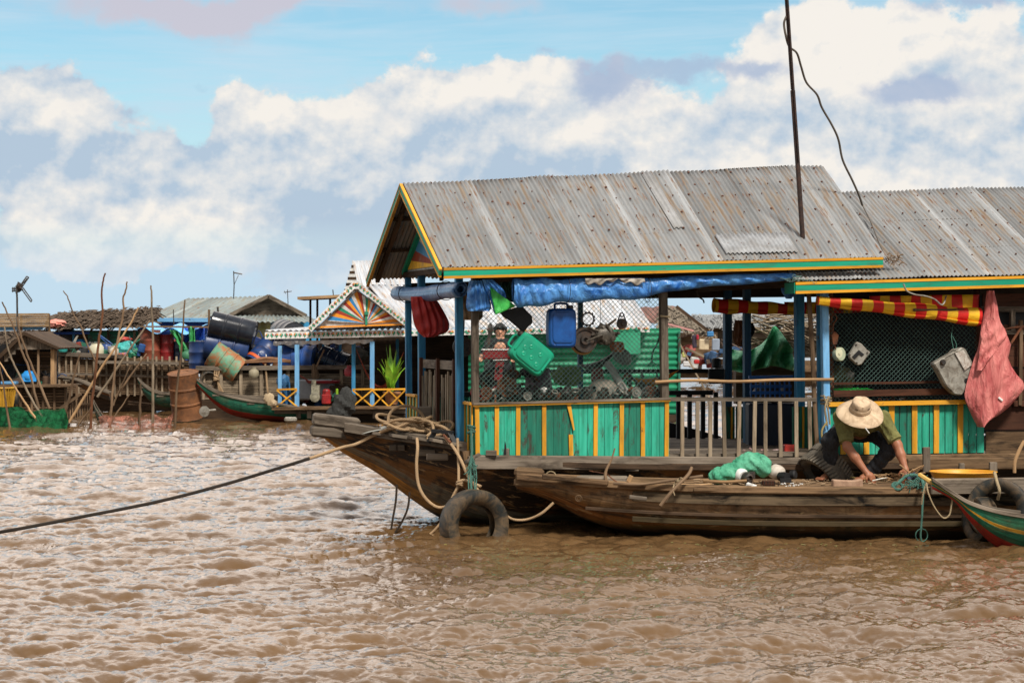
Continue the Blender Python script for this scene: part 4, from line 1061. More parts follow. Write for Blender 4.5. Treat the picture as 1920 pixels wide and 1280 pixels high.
# steel tool under his near hand
m=MB(); m.tube([P(1636,901,20.5),P(1652,897,20.5),P(1664,895,20.52)],[.008,.007,.003],7); tag(m.build('knife',M['alu'],smooth=True),'small shiny knife held by the crouching man','knife')

# ---------------------------------------------------------------- young man behind the shop
ry=34.0; rp=lambda x,y,dy=0: P(x,y,ry+dy)
gz=.15
you=thing('person','person with black hair and open black shirt standing behind the maroon board','person',(rp(938,700).x,ry,gz))
hd=rp(938,621); nk=rp(938,634); ch=rp(937,652); hp=rp(936,690); 
YS=plain('tan_skin',(.52,.26,.16),.5,.1,14,bump=.1)
pr=[('e',hd,(.075,.09,.10),None,.02),('c',hd+V((0,-.03,-.06)),hd+V((0,-.05,-.085)),.045,.035,.03),('c',hd+V((0,-.088,.0)),hd+V((0,-.105,-.03)),.009,.014,.012),
 ('e',hd+V((-.03,-.08,.005)),(.012,.01,.006),None,.004),('e',hd+V((.03,-.08,.005)),(.012,.01,.006),None,.004),('c',hd+V((-.02,-.088,-.062)),hd+V((.02,-.088,-.062)),.007,.007,.006),
 ('e',hd+V((-.078,.01,-.01)),(.012,.02,.03),None,.01),('e',hd+V((.078,.01,-.01)),(.012,.02,.03),None,.01),
 ('c',nk+V((0,.01,.03)),nk+V((0,.02,-.05)),.05,.055,.02),('c',ch,hp,.15,.12,.06),('c',rp(918,645),rp(957,645),.06,.06,.06),
 ('c',rp(917,646),rp(904,668,-.1),.05,.04,.03),('c',rp(904,668,-.1),rp(901,671,-.33),.04,.026,.02),
 ('c',rp(958,646),rp(968,668,-.1),.05,.04,.03),('c',rp(968,668,-.1),rp(962,672,-.33),.04,.026,.02),
 ('c',hp+V((-.09,0,0)),V((hp.x-.1,ry-.03,gz+.48)),.085,.06,.04),('c',V((hp.x-.1,ry-.03,gz+.48)),V((hp.x-.1,ry,gz+.06)),.055,.035,.02),
 ('c',hp+V((.09,0,0)),V((hp.x+.1,ry-.03,gz+.48)),.085,.06,.04),('c',V((hp.x+.1,ry-.03,gz+.48)),V((hp.x+.1,ry,gz+.06)),.055,.035,.02),
 ('c',V((hp.x-.1,ry+.03,gz+.035)),V((hp.x-.11,ry-.16,gz+.03)),.035,.028,.02),('c',V((hp.x+.1,ry+.03,gz+.035)),V((hp.x+.11,ry-.16,gz+.03)),.035,.028,.02)]
for w_,s_ in ((rp(901,671,-.33),1),(rp(962,672,-.33),-1)): hand(pr,w_,w_+V((0,-.05,-.01)),(0,-1,-.15),(s_,0,.2),(0,0,-1),curl=.4)
sdf_obj('body',YS,you,pr,res=.009,k=.02)
sdf_obj('shirt',plain('black_shirt_cotton',(.012,.012,.014),.9,.2,8),you,[('c',ch,hp,.165,.15,.06),('c',rp(917,645,.02),rp(958,645,.02),.072,.072,.06),('c',rp(917,646),rp(906,663,-.08),.066,.055,.03),('c',rp(958,646),rp(967,663,-.08),.066,.055,.03),('-',nk+V((0,-.13,-.14)),.09)],res=.012,k=.04,noise=.004)
sdf_obj('trousers',plain('dark_trouser_cloth',(.02,.02,.025),.9,.2,8),you,[('c',hp,hp+V((0,0,-.05)),.15,.15,.05),('c',hp+V((-.09,0,0)),V((hp.x-.1,ry-.03,gz+.48)),.10,.08,.04),('c',V((hp.x-.1,ry-.03,gz+.48)),V((hp.x-.1,ry,gz+.12)),.078,.066,.02),('c',hp+V((.09,0,0)),V((hp.x+.1,ry-.03,gz+.48)),.10,.08,.04),('c',V((hp.x+.1,ry-.03,gz+.48)),V((hp.x+.1,ry,gz+.12)),.078,.066,.02)],res=.012,k=.03,noise=.004)
sdf_obj('hair',plain('black_hair',(.008,.007,.007),.45,.3,30,bump=.6),you,[('e',hd+V((0,.025,.035)),(.088,.10,.095),None,.02),('c',hd+V((-.05,-.065,.062)),hd+V((.045,-.07,.055)),.034,.034,.03),('c',hd+V((-.08,.0,.05)),hd+V((-.078,.0,-.02)),.025,.018,.02),('c',hd+V((.08,.0,.05)),hd+V((.078,.0,-.02)),.025,.018,.02),('-',hd+V((0,-.15,-.045)),.085)],res=.008,k=.03,noise=.006)
# ================================================================ things hung on and lying about the shop
def HW(w): return lambda px,py,dw=0: Hp(px,py,w+dw)
UP=V((0,0,1)); HN=V((HF.s,-HF.c,0))      # towards the viewer from the house front
RX=V((HF.c,HF.s,0))
# --- rolled tarpaulin under the gable, open spiral end towards us
def roll(a,b,r,label,mat,turns=3,name='rolled_tarp',cat='tarp',ry=1.0):
    a=V(a);b=V(b); d,s,t=frame_of(b-a); m=MB()
    def fn(u,v):
        th=v*turns*2*math.pi; rr=r*(.45+.55*v)*(1+.07*math.sin(u*9+v*11)+.05*math.sin(u*23)); c=a.lerp(b,u)+UP*(-.02*math.sin(u*3.14))+d*(.02*math.sin(v*20))*(1 if u>.5 else -1)
        return c+s*math.cos(th)*rr+t*math.sin(th)*rr*ry
    m.sheet(fn,26,34*turns//2)
    return tag(m.build(name,mat,smooth=True,ang=180,solid=.004),label,cat)
rt=roll(Hq(-.10,3.1,2.215),Hq(-.10,.10,2.205),.078,'blue rolled tarpaulin tied up under the painted gable end',cloth('faded_blue_roll',(.05,.17,.42),(.20,.36,.62),5,.35,.7,.03,stretch=(1,.4,1)))
m=MB(); 
for w in (.75,2.6): m.ring(Hq(-.10,w,2.20),.088,.004,axis=(-HF.s,HF.c,0),n=20,m=5)
m.build('tie_cord',M['ropedk'],rt)
# --- the long blue tarpaulin bundled along the eave
def bundle(path,label,mat,name='hanging_tarp',cat='tarp',n=14,lump=.34,depth=.055,fold=9):
    """path: list of (px,top,bottom) on plane w: a sagging bundle of folded sheet"""
    pts=smooth_pts([V(p) for p in path],8); m=MB(); ph=rnd.random()*6
    def fn(u,v):
        i=u*(len(pts)-1); k=min(int(i),len(pts)-2); q=pts[k].lerp(pts[k+1],i-k); th=v*2*math.pi
        c=Hp(q.x,(q.y+q.z)/2,-.19); hh=(q.z-q.y)/2/F_PX*c.y
        lum=1+lump*(math.sin(u*fold*6.28+ph+2*math.sin(th))*.5+.5*math.sin(u*fold*15+th*3))
        return c+UP*math.sin(th)*hh*(1+.08*math.sin(u*40))+HN*math.cos(th)*depth*lum*(.6+.5*min(1,hh/.08))
    m.sheet(fn,150,n); return tag(m.build(name,mat,smooth=True,ang=180),label,cat)
lt=bundle([(962,523,566),(975,523,577),(1000,522,575),(1030,522,571),(1058,523,567),(1100,522,566),(1150,522,562),(1200,521,560),(1250,519,548),(1300,517,541),(1350,515,536),(1400,514,533),(1450,512,529),(1490,512,522)],'long blue tarpaulin bundled along under the front eave',M['tarp'])
m=MB()
for px in (1063,1214): c=Hp(px,544,-.19); m.ring(c,.1,.004,axis=RX,n=20,m=5,prof=[(.11,0),(.115,.004),(.108,.006)])
m.build('tie_cord',M['ropedk'],lt)
# pale torn rag along the beam
m=MB(); m.sheet(lambda u,v: Hp(1097+u*112,522+v*(7+4*math.sin(u*9)+3*math.sin(u*31)),-.275)+HN*.01*math.sin(u*30+v*4),60,5); tag(m.build('torn_rag',plain('dirty_pale_rag',(.42,.38,.33),.9,.3,14,c2=(.12,.1,.08)),smooth=True,solid=.003),'pale torn rag hanging over the long blue tarpaulin','rag')
# --- blue bag-like fold at the corner, triangular flap in blue and green
def hang(poly,w,label,mat,name,cat,thick=.03,nx=16,ny=20,puff=1.0,folds=5,root=None):
    """a hanging cloth volume: poly = rows of (y, xleft, xright)"""
    rows=[V(r) for r in poly]; rows=smooth_pts(rows,5); m=MB(); ph=rnd.random()*6
    def fn(side):
        def g(u,v):
            i=v*(len(rows)-1); k=min(int(i),len(rows)-2); q=rows[k].lerp(rows[k+1],i-k)
            y=q.x; x=q.y+(q.z-q.y)*u; p=Hp(x,y,w); e=math.sin(math.pi*u)**.6
            return p+HN*side*(thick*e*(puff*(.5+.5*math.sin(v*2.6))+.4)+.012*e*math.sin(u*folds*6.28+ph+v*3)+.006*math.sin(v*19+u*8))
        return g
    m.sheet(fn(1),nx*2,ny); m.sheet(lambda u,v: fn(-.5)(1-u,v),nx*2,ny)
    m.mi=[0]*len(m.f)
    if root: return m.build(name,mat,root,smooth=True,ang=180)
    return tag(m.build(name,mat,smooth=True,ang=180),label,cat)
hang([(526,880,906),(540,877,912),(560,875,918),(575,874,921),(583,878,918)],-.05,'blue plastic sheet gathered into a bag at the front corner post',M['tarp'],'gathered_sheet','tarp',.05)
fl=hang([(524,904,924),(545,912,945),(565,920,948),(588,927,931)],-.10,'blue and green tarpaulin flap beside the gathered blue sheet',M['tarp'],'tarp_flap','tarp',.012,folds=3)
m=MB(); m.sheet(lambda u,v:(Hp(918,537,-.14).lerp(Hp(929,590,-.14),u)).lerp(Hp(918,537,-.14).lerp(Hp(968,574,-.13),u),v)+HN*.008*math.sin(u*12+v*6),16,12); m.build('green_corner',M['gtarp'],fl,smooth=True,solid=.002)
hang([(526,936,958),(545,938,964),(562,950,966),(566,955,964)],.06,'dark green cloth tucked behind the tarpaulin flap',cloth('dark_green_cloth',(.008,.05,.03)),'folded_cloth','cloth',.02)
# --- hanging black rubber sheet
m=MB(); m.prism([Hp(x,y,.02) for x,y in ((938,585),(962,578),(978,573),(985,580),(998,592),(999,606),(990,613),(982,624),(972,614),(955,600),(945,594))],-HN*.04); tag(m.build('engine_cover',plain('matt_black_plastic',(.012,.012,.013),.6,.3,9),bevel=.008),'matt black engine cover hanging behind the mesh above the green can','engine cover')
# --- red cushion hanging at left, basket
def slab(c,ax,ay,hx,hy,t,label,mat,name,cat,bev=.02,root=None,dents=0,n=16):
    """a rounded flat can: ax, ay unit axes in its face"""
    ax=V(ax).normalized(); ay=V(ay).normalized(); nz=ax.cross(ay); m=MB()
    def sup(a,e=.32): ca,sa=math.cos(a),math.sin(a); return (abs(ca)**e*(1 if ca>0 else -1),abs(sa)**e*(1 if sa>0 else -1))
    prof=[(0.,-.5),(.55,-.5),(.9,-.5),(1,-.36),(1.,-.1),(1.,.1),(1,.36),(.9,.5),(.78,.53),(.5,.5),(0.,.5)]
    vs=[];fs=[];uv=[];N=36
    for f,h in prof:
        for k in range(N):
            a=6.2832*k/N; x,y=sup(a); d=dents*(math.sin(x*f*5+1)*math.cos(y*f*6)) if abs(h)>.4 else 0
            vs.append(V(c)+ax*x*f*hx+ay*y*f*hy+nz*(h*t+d))
    for i in range(len(prof)-1):
        for k in range(N):
            k2=(k+1)%N; fs.append((i*N+k,i*N+k2,(i+1)*N+k2,(i+1)*N+k)); uv.append([(0,0)]*4)
    m.add(vs,fs,uv)
    o=m.build(name,mat,root,smooth=True,ang=28)
    return tag(o,label,cat) if label else o
hang([(556,770,815),(580,772,830),(605,776,842),(622,784,838),(632,795,812)],1.6,'red cushion hanging behind the blue posts under the rolled tarpaulin',cloth('red_vinyl',(.38,.012,.012),(.55,.035,.03),5,.45,.6,.03),'red_cushion','cushion',.06)
hang([(540,856,880),(570,857,902),(592,862,905),(600,868,900)],.7,'woven tan basket hanging behind the front corner post',plain('woven_tan_cane',(.26,.17,.09),.8,.35,40,bump=.8,c2=(.08,.05,.03)),'hanging_basket','basket',.08)
# --- plastic cans
def can(name,label,cx,cy,w,half_l,half_w,ang,mat,handle=True,t=.13):
    c=Hp(cx,cy,w); a=math.radians(ang); ax=(RX*math.cos(a)+UP*math.sin(a)); ay=(-RX*math.sin(a)+UP*math.cos(a))
    root=thing(name,label,'fuel can',c-UP*.2)
    slab(c,ax,ay,half_w,half_l,t,None,mat,'can_body',None,root=root)
    nz=HN
    slab(c+nz*(t*.5+.006),ax,ay,half_w*.74,half_l*.74,.02,None,mat,'raised_panel',None,root=root)
    for (x,y) in (((-.45,.5),(.4,.35),(-.3,-.05),(.35,-.4),(-.5,-.55),(.05,.65)) if ang else ()):
        MB().lathe([(.0,.0),(.010,.001),(.016,.003),(.020,.001),(.022,-.004)],c+nz*(t*.5+.017)+ax*x*half_w*.8+ay*y*half_l*.8,axis=nz,n=14).build('dimple',mat,root,smooth=True)
    for (x,y,hx,hy) in ((0,.86,.5,.05),(0,-.86,.5,.05)):
        m=MB(); m.beam(c+nz*(t*.5+.004)+ax*(x-hx)*half_w+ay*y*half_l,c+nz*(t*.5+.004)+ax*(x+hx)*half_w+ay*y*half_l,.018,.014,up=nz); m.build('moulded_rib',mat,root,bevel=.004)
    m=MB(); m.tube(smooth_pts([c+ay*half_l*.95-ax*.06,c+ay*(half_l+.04)-ax*.05,c+ay*(half_l+.04)+ax*.05,c+ay*half_l*.95+ax*.06]),.011,7); m.build('handle',mat,root,smooth=True)
    m=MB(); m.lathe([(.03,0),(.03,.03),(.024,.034),(.0,.034)],c+ay*half_l*.97+ax*half_w*.65,axis=ay,n=14); m.build('cap',M['dark'],root,smooth=True)
    return root
GREENP=plain('sea_green_plastic',(.01,.36,.20),.32,.12,6,bump=.15,c2=(.02,.27,.17)); BLUEP=plain('royal_blue_plastic',(.012,.09,.33),.35,.15,6,bump=.15,c2=(.01,.05,.2))
can('fuel_can','dented sea green plastic can hanging slantwise on the chain link mesh',995,664,-.02,.185,.135,52,GREENP)
can('fuel_can','blue plastic can hanging upright high on the chain link mesh',1052,615,-.02,.18,.13,0,BLUEP)
# --- greasy machine parts hanging on the mesh
def disc(name,label,cx,cy,w,r,mat,t=.04,hub=.25,tilt=0,cat='machine part',spokes=0,axis=None):
    c=Hp(cx,cy,w); m=MB(); ax=axis or (HN+RX*tilt)
    m.lathe([(.012,-t/2),(r*.96,-t/2),(r,-t*.3),(r,t*.3),(r*.96,t/2),(r*.8,t/2),(r*.76,t*.25),(r*hub*1.3,t*.25),(r*hub*1.2,t*.75),(r*hub*.6,t*.75),(r*hub*.5,t*.3),(.005,t*.3)],c,axis=ax,n=26)
    o=tag(m.build(name,mat,smooth=True,ang=35),label,cat); return o
disc('clutch_disc','round grey greasy disc with ochre rim hanging beside the blue can',1096,637,-.01,.118,M['dark'],.06,.3)
m=MB(); c=Hp(1093,640,.02); m.ring(c,.112,.012,axis=HN,n=30,m=6); tag(m.build('rusty_ring',plain('ochre_rust',(.32,.18,.06),.8,.3,20),smooth=True),'ochre rusty ring behind the round grey disc','ring')
m=MB(); c=Hp(1102,598,.03)
N=48; vs=[]
for i in range(N):
    a=6.283*i/N; rr=.072 if (i//2)%2 else .062; vs.append((rr,a))
poly=[c+RX*math.cos(a)*r+UP*math.sin(a)*r for r,a in vs]; inner=[c+RX*math.cos(a)*.050+UP*math.sin(a)*.050 for r,a in vs]
for k in range(N):
    k2=(k+1)%N; o=[poly[k],poly[k2],inner[k2],inner[k]]; m.prism(o,HN*.012)
tag(m.build('gear_ring',M['dark']),'toothed ring gear hanging from the rear post','gear')
def lump_part(name,label,cx,cy,w,r,mat,n=9,cat='engine part',seed=1,flat=.6):
    """a piled-up casting: boxes, fins, tubes and flanges joined"""
    R=random.Random(seed); c=Hp(cx,cy,w); m=MB()
    m.blob(c,(r*.72,r*flat,r*.7),12,8,.12)
    for k in range(n):
        a=R.random()*6.28; d=r*R.uniform(.3,.8); q=c+RX*math.cos(a)*d+UP*math.sin(a)*d*.9+HN*R.uniform(0,r*.4)
        t=R.random()
        if t<.35: m.lathe([(r*.12,0),(r*.2,.0),(r*.2,r*.16),(r*.13,r*.18),(r*.10,r*.5),(r*.04,r*.5)],q,axis=(R.uniform(-1,1),-1,R.uniform(-.6,.6)),n=12)
        elif t<.7: m.box(q,(r*R.uniform(.2,.5),r*.3,r*R.uniform(.1,.3)),Matrix.Rotation(R.random()*3,3,'Y'))
        else: m.tube(smooth_pts([q,q+V((R.uniform(-.6,.6)*r,-.3*r,R.uniform(-.5,.5)*r)),q+V((R.uniform(-.8,.8)*r,-.2*r,R.uniform(-.5,.6)*r))],4),r*.07,6)
    for k in range(4): m.ring(c+HN*r*(.1+.09*k),r*.62,r*.03,axis=HN,n=18,m=4)
    return tag(m.build(name,mat,smooth=True,ang=35),label,cat)
lump_part('engine_block','oily motor casting with fins hanging under the blue tarpaulin',1131,628,.0,.135,plain('oily_cast_iron',(.06,.052,.042),.45,.4,22,metal=.3,c2=(.14,.12,.09),bump=.6),14,seed=5)
m=MB(); c=Hp(1166,607,0); m.lathe([(.01,-.02),(.046,-.02),(.05,0),(.046,.02),(.02,.025),(.01,.04)],c,axis=HN,n=20)
top=Hp(1166,590,0)
for s_ in (-1,1): m.tube([c+RX*s_*.045+UP*.01,top+RX*s_*.018,top+UP*.015+RX*s_*.010],.006,6)
m.ring(top,.018,.006,axis=HN,n=16,m=6); tag(m.build('pulley',M['dark'],smooth=True,ang=40),'black pulley block hanging alone near the weathered post','pulley')
m=MB()
for (x0,y0,x1,y1) in ((1166,568,1166,583),(1126,572,1126,600),(1052,572,1052,590),(1010,600,1000,630)): m.tube([Hp(x0,y0,.0),Hp(x1,y1,.0)],.002,4)
m2=m
for i,(x0,y0,x1,y1,l) in enumerate(((1166,560,1166,583,'thin wire holding the black pulley block'),(1126,562,1126,606,'thin wire holding the oily motor casting'))):
    tag(MB().tube([Hp(x0,y0,.0),Hp(x1,y1,.0)],.0022,4).build('hanging_wire',M['steel']),l,'wire')
# --- parts piled along the sill
spots=[(912,741,.05,'rust'),(930,745,.04,'dark'),(950,733,.085,'rust'),(975,745,.04,'steel'),(1006,741,.045,'dark'),(1030,743,.035,'rust'),(1060,742,.055,'dark'),(1128,742,.05,'dark'),(1152,742,.04,'steel'),(1218,738,.045,'rust')]
kinds=['toothed rusty flywheel','black cog','rust red wheel hub','small steel hub','black bearing housing','rusty clamp','oily black gearbox','dark pump body','dull steel elbow','brown rusty wheel']
for i,(x,y,r,mt) in enumerate(spots):
    if i in (0,2,9): disc('flywheel','%s on the shop sill %s'%(kinds[i],['next to the front corner post','under the maroon board','next to the weathered post'][[0,2,9].index(i)]),x,y-r*90,.16,r*1.1,M[mt],.03,.4,cat='wheel')
    else: lump_part('machine_part','%s lying on the shop sill %s'%(kinds[i],['','left of the rust red hub','','under the left side of the green can','under the green can','right of the white ball','left of the pale dome','right of the pale dome','below the leaning grey pipe',''][i]),x,y-r*60,.2,r*1.15,M[mt],6,seed=20+i,cat='machine part')
disc('white_disc','small white wheel hub on the sill below the green can',989,742,.09,.042,M['alu'],.03,.3,cat='wheel')
m=MB(); m.blob(Hp(1020,732,.2),(.036,.036,.034),14,10); tag(m.build('white_ball',M['white'],smooth=True),'small white ball lying among the parts on the sill','ball')
disc('idler_disc','grey wheel standing on the sill near the weathered post',1193,735,.15,.048,M['alu'],.03,.35,cat='wheel')
sdf_obj('pale_dome',plain('dusty_pale_sack',(.36,.31,.25),.9,.2,10),None,[('e',Hp(1132,736,.45),(.15,.12,.13),None,.02),('e',Hp(1120,745,.42),(.14,.1,.1),None,.05)],res=.012,k=.05,noise=.006); tag(COL.objects[-1],'pale dusty sack slumped on the bench behind the mesh','sack')
m=MB(); m.beam(Hp(1138,678,.6),Hp(1178,742,.3),.075,.06); tag(m.build('leaning_pipe',plain('grey_duct',(.26,.25,.23),.7,.25,8,c2=(.1,.09,.07)),bevel=.02),'grey boxy pipe leaning over the pale sack','pipe')
hang([(690,1112,1130),(705,1108,1132),(722,1110,1136)],.7,'dark red cloth behind the pale sack',cloth('dark_red_cloth',(.16,.012,.012)),'red_cloth','cloth',.03)
hang([(648,1150,1162),(660,1148,1180),(675,1152,1184),(684,1166,1182)],.8,'grey wrinkled hose bag hanging beside the hammock',cloth('grey_hose_cloth',(.14,.135,.12)),'hose_bundle','hose',.05)
m=MB(); m.lathe([(.05,-.05),(.05,.05),(.035,.055),(.03,.0),(.01,.0)],Hp(1157,650,.5),axis=HN+RX*.4,n=16); tag(m.build('rust_can',plain('orange_rust',(.38,.13,.05),.8,.3,20),smooth=True,ang=40),'orange rusty tin beside the hanging motor casting','tin')
# hammocks strung inside, black cords and bars
def hammock(a,b,sag,w,label,mat,fan=.2,bar=True):
    a=V(a);b=V(b); m=MB(); n=22
    body=[a.lerp(b,k/n)-UP*sag*math.sin(math.pi*k/n) for k in range(n+1)]
    m.sheet(lambda u,v: body[int(round(u*n))]+V((0,(v-.5)*w,0))*math.sin(math.pi*max(.12,min(.88,u)))-UP*.08*math.sin(math.pi*v)*math.sin(math.pi*u),n,6)
    root=thing('hammock',label,'hammock',a.lerp(b,.5)-UP*sag); m.build('sling',mat,root,smooth=True,solid=.006)
    return root
h1=hammock(Hp(1083,683,2.2),Hp(1158,655,1.6),.05,.5,'black string hammock slung behind the round grey disc',M['black'])
m=MB()
for k in range(12): m.tube([Hp(1118+k*3,640,1.9),Hp(1090+k*6,682-k*1.6,2.0)],.002,3)
m.build('cords',M['dark'],h1)
h2=hammock(Hp(1175,706,2.2),Hp(1272,694,2.0),.05,.12,'orange edged hammock sagging in front of the green wall',plain('orange_webbing',(.55,.20,.02),.7,.3,20))
m=MB()
for k in range(10): m.tube([Hp(1222,677,2.0),Hp(1190+k*9,708-k*.5,2.1)],.002,3)
m.tube(smooth_pts([Hp(1222,680,2.),Hp(1224,660,2.),Hp(1234,640,2.),Hp(1240,610,2.)]),.008,6); m.build('cords',M['black'],h2)
disc('bike_wheel','spoked black wheel hanging in the shade behind the corner post',868,650,1.2,.10,M['dark'],.03,.25,cat='wheel')
m=MB(); m.tube(smooth_pts([Hp(866,560,1.1),Hp(869,600,1.1),Hp(867,640,1.15)]),.012,6); tag(m.build('hanging_chain',M['dark'],smooth=True),'dark chain holding the black spoked wheel','chain')
m=MB(); m.beam(Hp(888,712,.25),Hp(925,690,.5),.03,.03); tag(m.build('outboard_tiller',M['black'],bevel=.006),'black bar jutting past the front corner post','bar')
hang([(722,884,896),(735,882,905),(745,884,905)],.5,'red plastic bag slumped behind the front corner post',cloth('red_plastic',(.42,.015,.015)),'red_bag','bag',.04)
hang([(690,982,1030),(715,985,1034),(745,980,1036)],.9,'purple grey sack standing behind the green can',cloth('purple_grey_cloth',(.10,.07,.09)),'grey_sack','sack',.10)
MB_=MB(); MB_.blob(Hp(1062,705,1.6),(.14,.1,.10),16,10,.2); tag(MB_.build('fishing_net',cloth('olive_net_heap',(.06,.10,.02),(.14,.2,.05),22,.9),smooth=True),'olive green heap of net behind the shop window','net')
# bench carrying the pile
m=MB(); m.beam(Hq(.05,.30,1.13),Hq(1.74,.30,1.13),.46,.03)
for u in (.15,.9,1.6):
    for w in (.15,.48): m.beam(Hq(u,w,.69),Hq(u,w,1.12),.04,.04)
tag(m.build('work_bench',M['darkwood']),'dark work bench behind the front panel carrying the machine parts','bench')
# a long heap of small greasy scrap along the whole bench
def scrap(n,x0,x1,y0,y1,w0,w1,r0,r1,label,mats,seed):
    R=random.Random(seed); m=MB()
    for k in range(n):
        c=Hp(R.uniform(x0,x1),R.uniform(y0,y1),R.uniform(w0,w1)); r=R.uniform(r0,r1); ax=V((R.uniform(-1,1),R.uniform(-1.5,0),R.uniform(-1,1))).normalized(); mi=R.randrange(len(mats)); t=R.random()
        if t<.3: m.ring(c,r,r*.22,axis=ax,n=14,m=5,mi=mi)
        elif t<.5: m.lathe([(r*.2,-r*.3),(r,-r*.3),(r,r*.3),(r*.5,r*.35),(r*.3,r*.9),(r*.1,r*.9)],c,axis=ax,n=12,mi=mi)
        elif t<.7: m.box(c,(r*R.uniform(.8,2),r,r*R.uniform(.5,1.2)),Matrix.Rotation(R.random()*3,3,'Y'),mi=mi)
        elif t<.85: m.tube(smooth_pts([c,c+ax*r*1.2+V((0,0,r)),c+ax*r*2.5],3),r*.22,6,mi=mi)
        else: m.blob(c,(r*.8,r*.7,r*.6),9,6,.3,mi=mi)
    return tag(m.build('scrap_metal',mats,smooth=True,ang=40),label,'scrap',kind='stuff')
scrap(190,898,1238,728,751,.10,.50,.015,.045,'dark heap of small greasy scrap metal along the shop window sill',[M['dark'],M['rust'],M['steel'],M['dark'],M['alu'],M['black']],3)
scrap(60,1560,1800,748,757,.10,.4,.012,.03,'row of small scrap parts along the sill behind the right mesh',[M['dark'],M['rust'],M['steel'],M['brownwood']],5)
scrap(45,900,1010,690,742,.5,1.2,.03,.06,'dark machine parts stacked deep inside behind the front corner post',[M['dark'],M['dark'],M['rust'],M['black']],6)
scrap(30,1150,1240,700,745,.6,1.3,.03,.06,'dark machine parts stacked deep inside near the weathered post',[M['dark'],M['rust'],M['black']],7)
# maroon counter in front of the young person, with black trestle
yt=thing('maroon_board','maroon box board on dark trestle legs in front of the young person','stand',P(938,760,33.6))
m=MB(); m.beam(P(905,664,33.6),P(972,662,33.6),.10,.16); m.build('board',plain('maroon_vinyl',(.16,.01,.012),.4,.2,6),yt,bevel=.02)
m=MB(); m.beam(P(903,655,33.6),P(972,655,33.6),.12,.02); m.beam(P(925,675,33.55),P(952,674,33.55),.02,.012); m.build('white_edge',M['white'],yt)
m=MB(); m.beam(P(938,675,33.6),P(928,765,33.6),.12,.08); m.build('maroon_leg',MATS['maroon_vinyl'],yt)
m=MB(); m.beam(P(912,675,33.6),P(906,790,33.6),.06,.06); m.beam(P(962,675,33.6),P(970,790,33.6),.06,.06); m.build('trestle_leg',M['black'],yt)
m=MB(); m.tube(smooth_pts([P(912,660,33.7),P(916,640,33.7),P(919,618,33.7)]),[.03]*13,6); m.blob(P(919,618,33.7),(.05,.04,.08),8,6,.3); tag(m.build('metal_stack',M['dark'],smooth=True),'dark ribbed pole standing beside the young person','pole')
# raft under them
m=MB(); 
for k in range(8): m.beam(V((P(860,700,33).x,33.2+k*.19,.10)),V((P(1010,700,33).x,33.2+k*.19,.10)),.18,.1)
tag(m.build('plank_raft',M['darkwood']),'dark plank raft floating behind the shop under the young person','raft')
# --- doorway: dark engine on the floor, blue crate, red box
m=MB(); m.box(Hp(1343,705,2.9),(.17,.14,.16)); m.lathe([(.05,0),(.05,.1),(.02,.11)],Hp(1343,690,2.9),n=12); tag(m.build('dark_box',M['black'],bevel=.01),'black box standing on the dark rear railing','box')
cr=thing('plastic_crate','blue slatted plastic crate on a stack behind the railing','crate',Hp(1445,750,1.5))
for w in (1.4,1.75):
    m=MB()
    for y in (712,724,736,748): m.beam(Hp(1406,y,w),Hp(1484,y,w),.012,.03)
    m.build('crate_side',BLUEP,cr)
m=MB()
for x in range(1408,1486,9): m.beam(Hp(x,748,1.39),Hp(x,708,1.39),.014,.012,up=HN)
m.beam(Hp(1404,707,1.38),Hp(1486,706,1.38),.03,.03); m.build('crate_body',BLUEP,cr)
m=MB(); m.blob(Hp(1445,735,1.55),(.15,.12,.1),14,10,.2); m.build('contents',M['dark'],cr,smooth=True)
m=MB(); m.box(Hp(1447,800,1.6),(.5,.35,.48)); tag(m.build('storage_chest',plain('very_dark_blue_paint',(.006,.012,.03),.5,.3,5),bevel=.015),'very dark blue chest standing under the blue crate','chest')
m=MB(); m.box(Hp(1482,843,.35),(.13,.15,.10)); tag(m.build('red_box',M['red'],bevel=.008),'faded red box on the floor behind the railing','box')
m=MB(); 
for k in range(7): m.box(Hp(1400+k*11,846-(k%2)*3,.5),(.07,.05,.012),Matrix.Rotation(rnd.uniform(-.6,.6),3,'Y'),)
tag(m.build('paper_scraps',plain('scrap_mix',(.45,.36,.34),.7,.5,30,c2=(.4,.05,.05))),'heap of pale and red scraps on the shop floor','scraps','',kind='stuff')
# green tarpaulin and brushwood seen through the doorway
m=MB(); m.sheet(lambda u,v: Hp(1368+u*120,(652+v*40-22*math.exp(-((u-.72)/.16)**2)*(1-v)*1.6+6*math.sin(u*7)),3.6)+V((0,.12*math.sin(u*19+v*7)+.1*v*math.sin(u*31),0)),60,16); tag(m.build('green_tarp',cloth('leaf_green_tarpaulin',(.05,.45,.19),(.22,.72,.38),6,.45),smooth=True,solid=.004),'green tarpaulin thrown over brushwood behind the railing','tarp')
bw=MB()
for k in range(90):
    a=Hp(rnd.uniform(1400,1500),rnd.uniform(590,650),3.75+rnd.random()*.3); ang=rnd.uniform(-.9,.4); l=rnd.uniform(.2,.5); bw.tube([a,a+V((math.cos(ang)*l,rnd.uniform(-.1,.1),math.sin(ang)*l*.7))],rnd.uniform(.005,.012),5)
tag(bw.build('brushwood',M['palewood']),'pile of pale brushwood sticks under the tarpaulin behind the doorway','brushwood',kind='stuff')
m=MB(); m.beam(Hp(1370,660,3.9),Hp(1500,640,3.9),.02,.02); m.beam(Hp(1360,720,3.9),Hp(1365,600,3.9),.05,.05); m.beam(Hp(1500,760,3.9),Hp(1498,590,3.9),.05,.05); m.box(Hp(1440,715,4.1),(.75,.3,.5)); tag(m.build('brushwood_frame',M['darkwood']),'dark frame holding up the brushwood and green tarpaulin','frame')
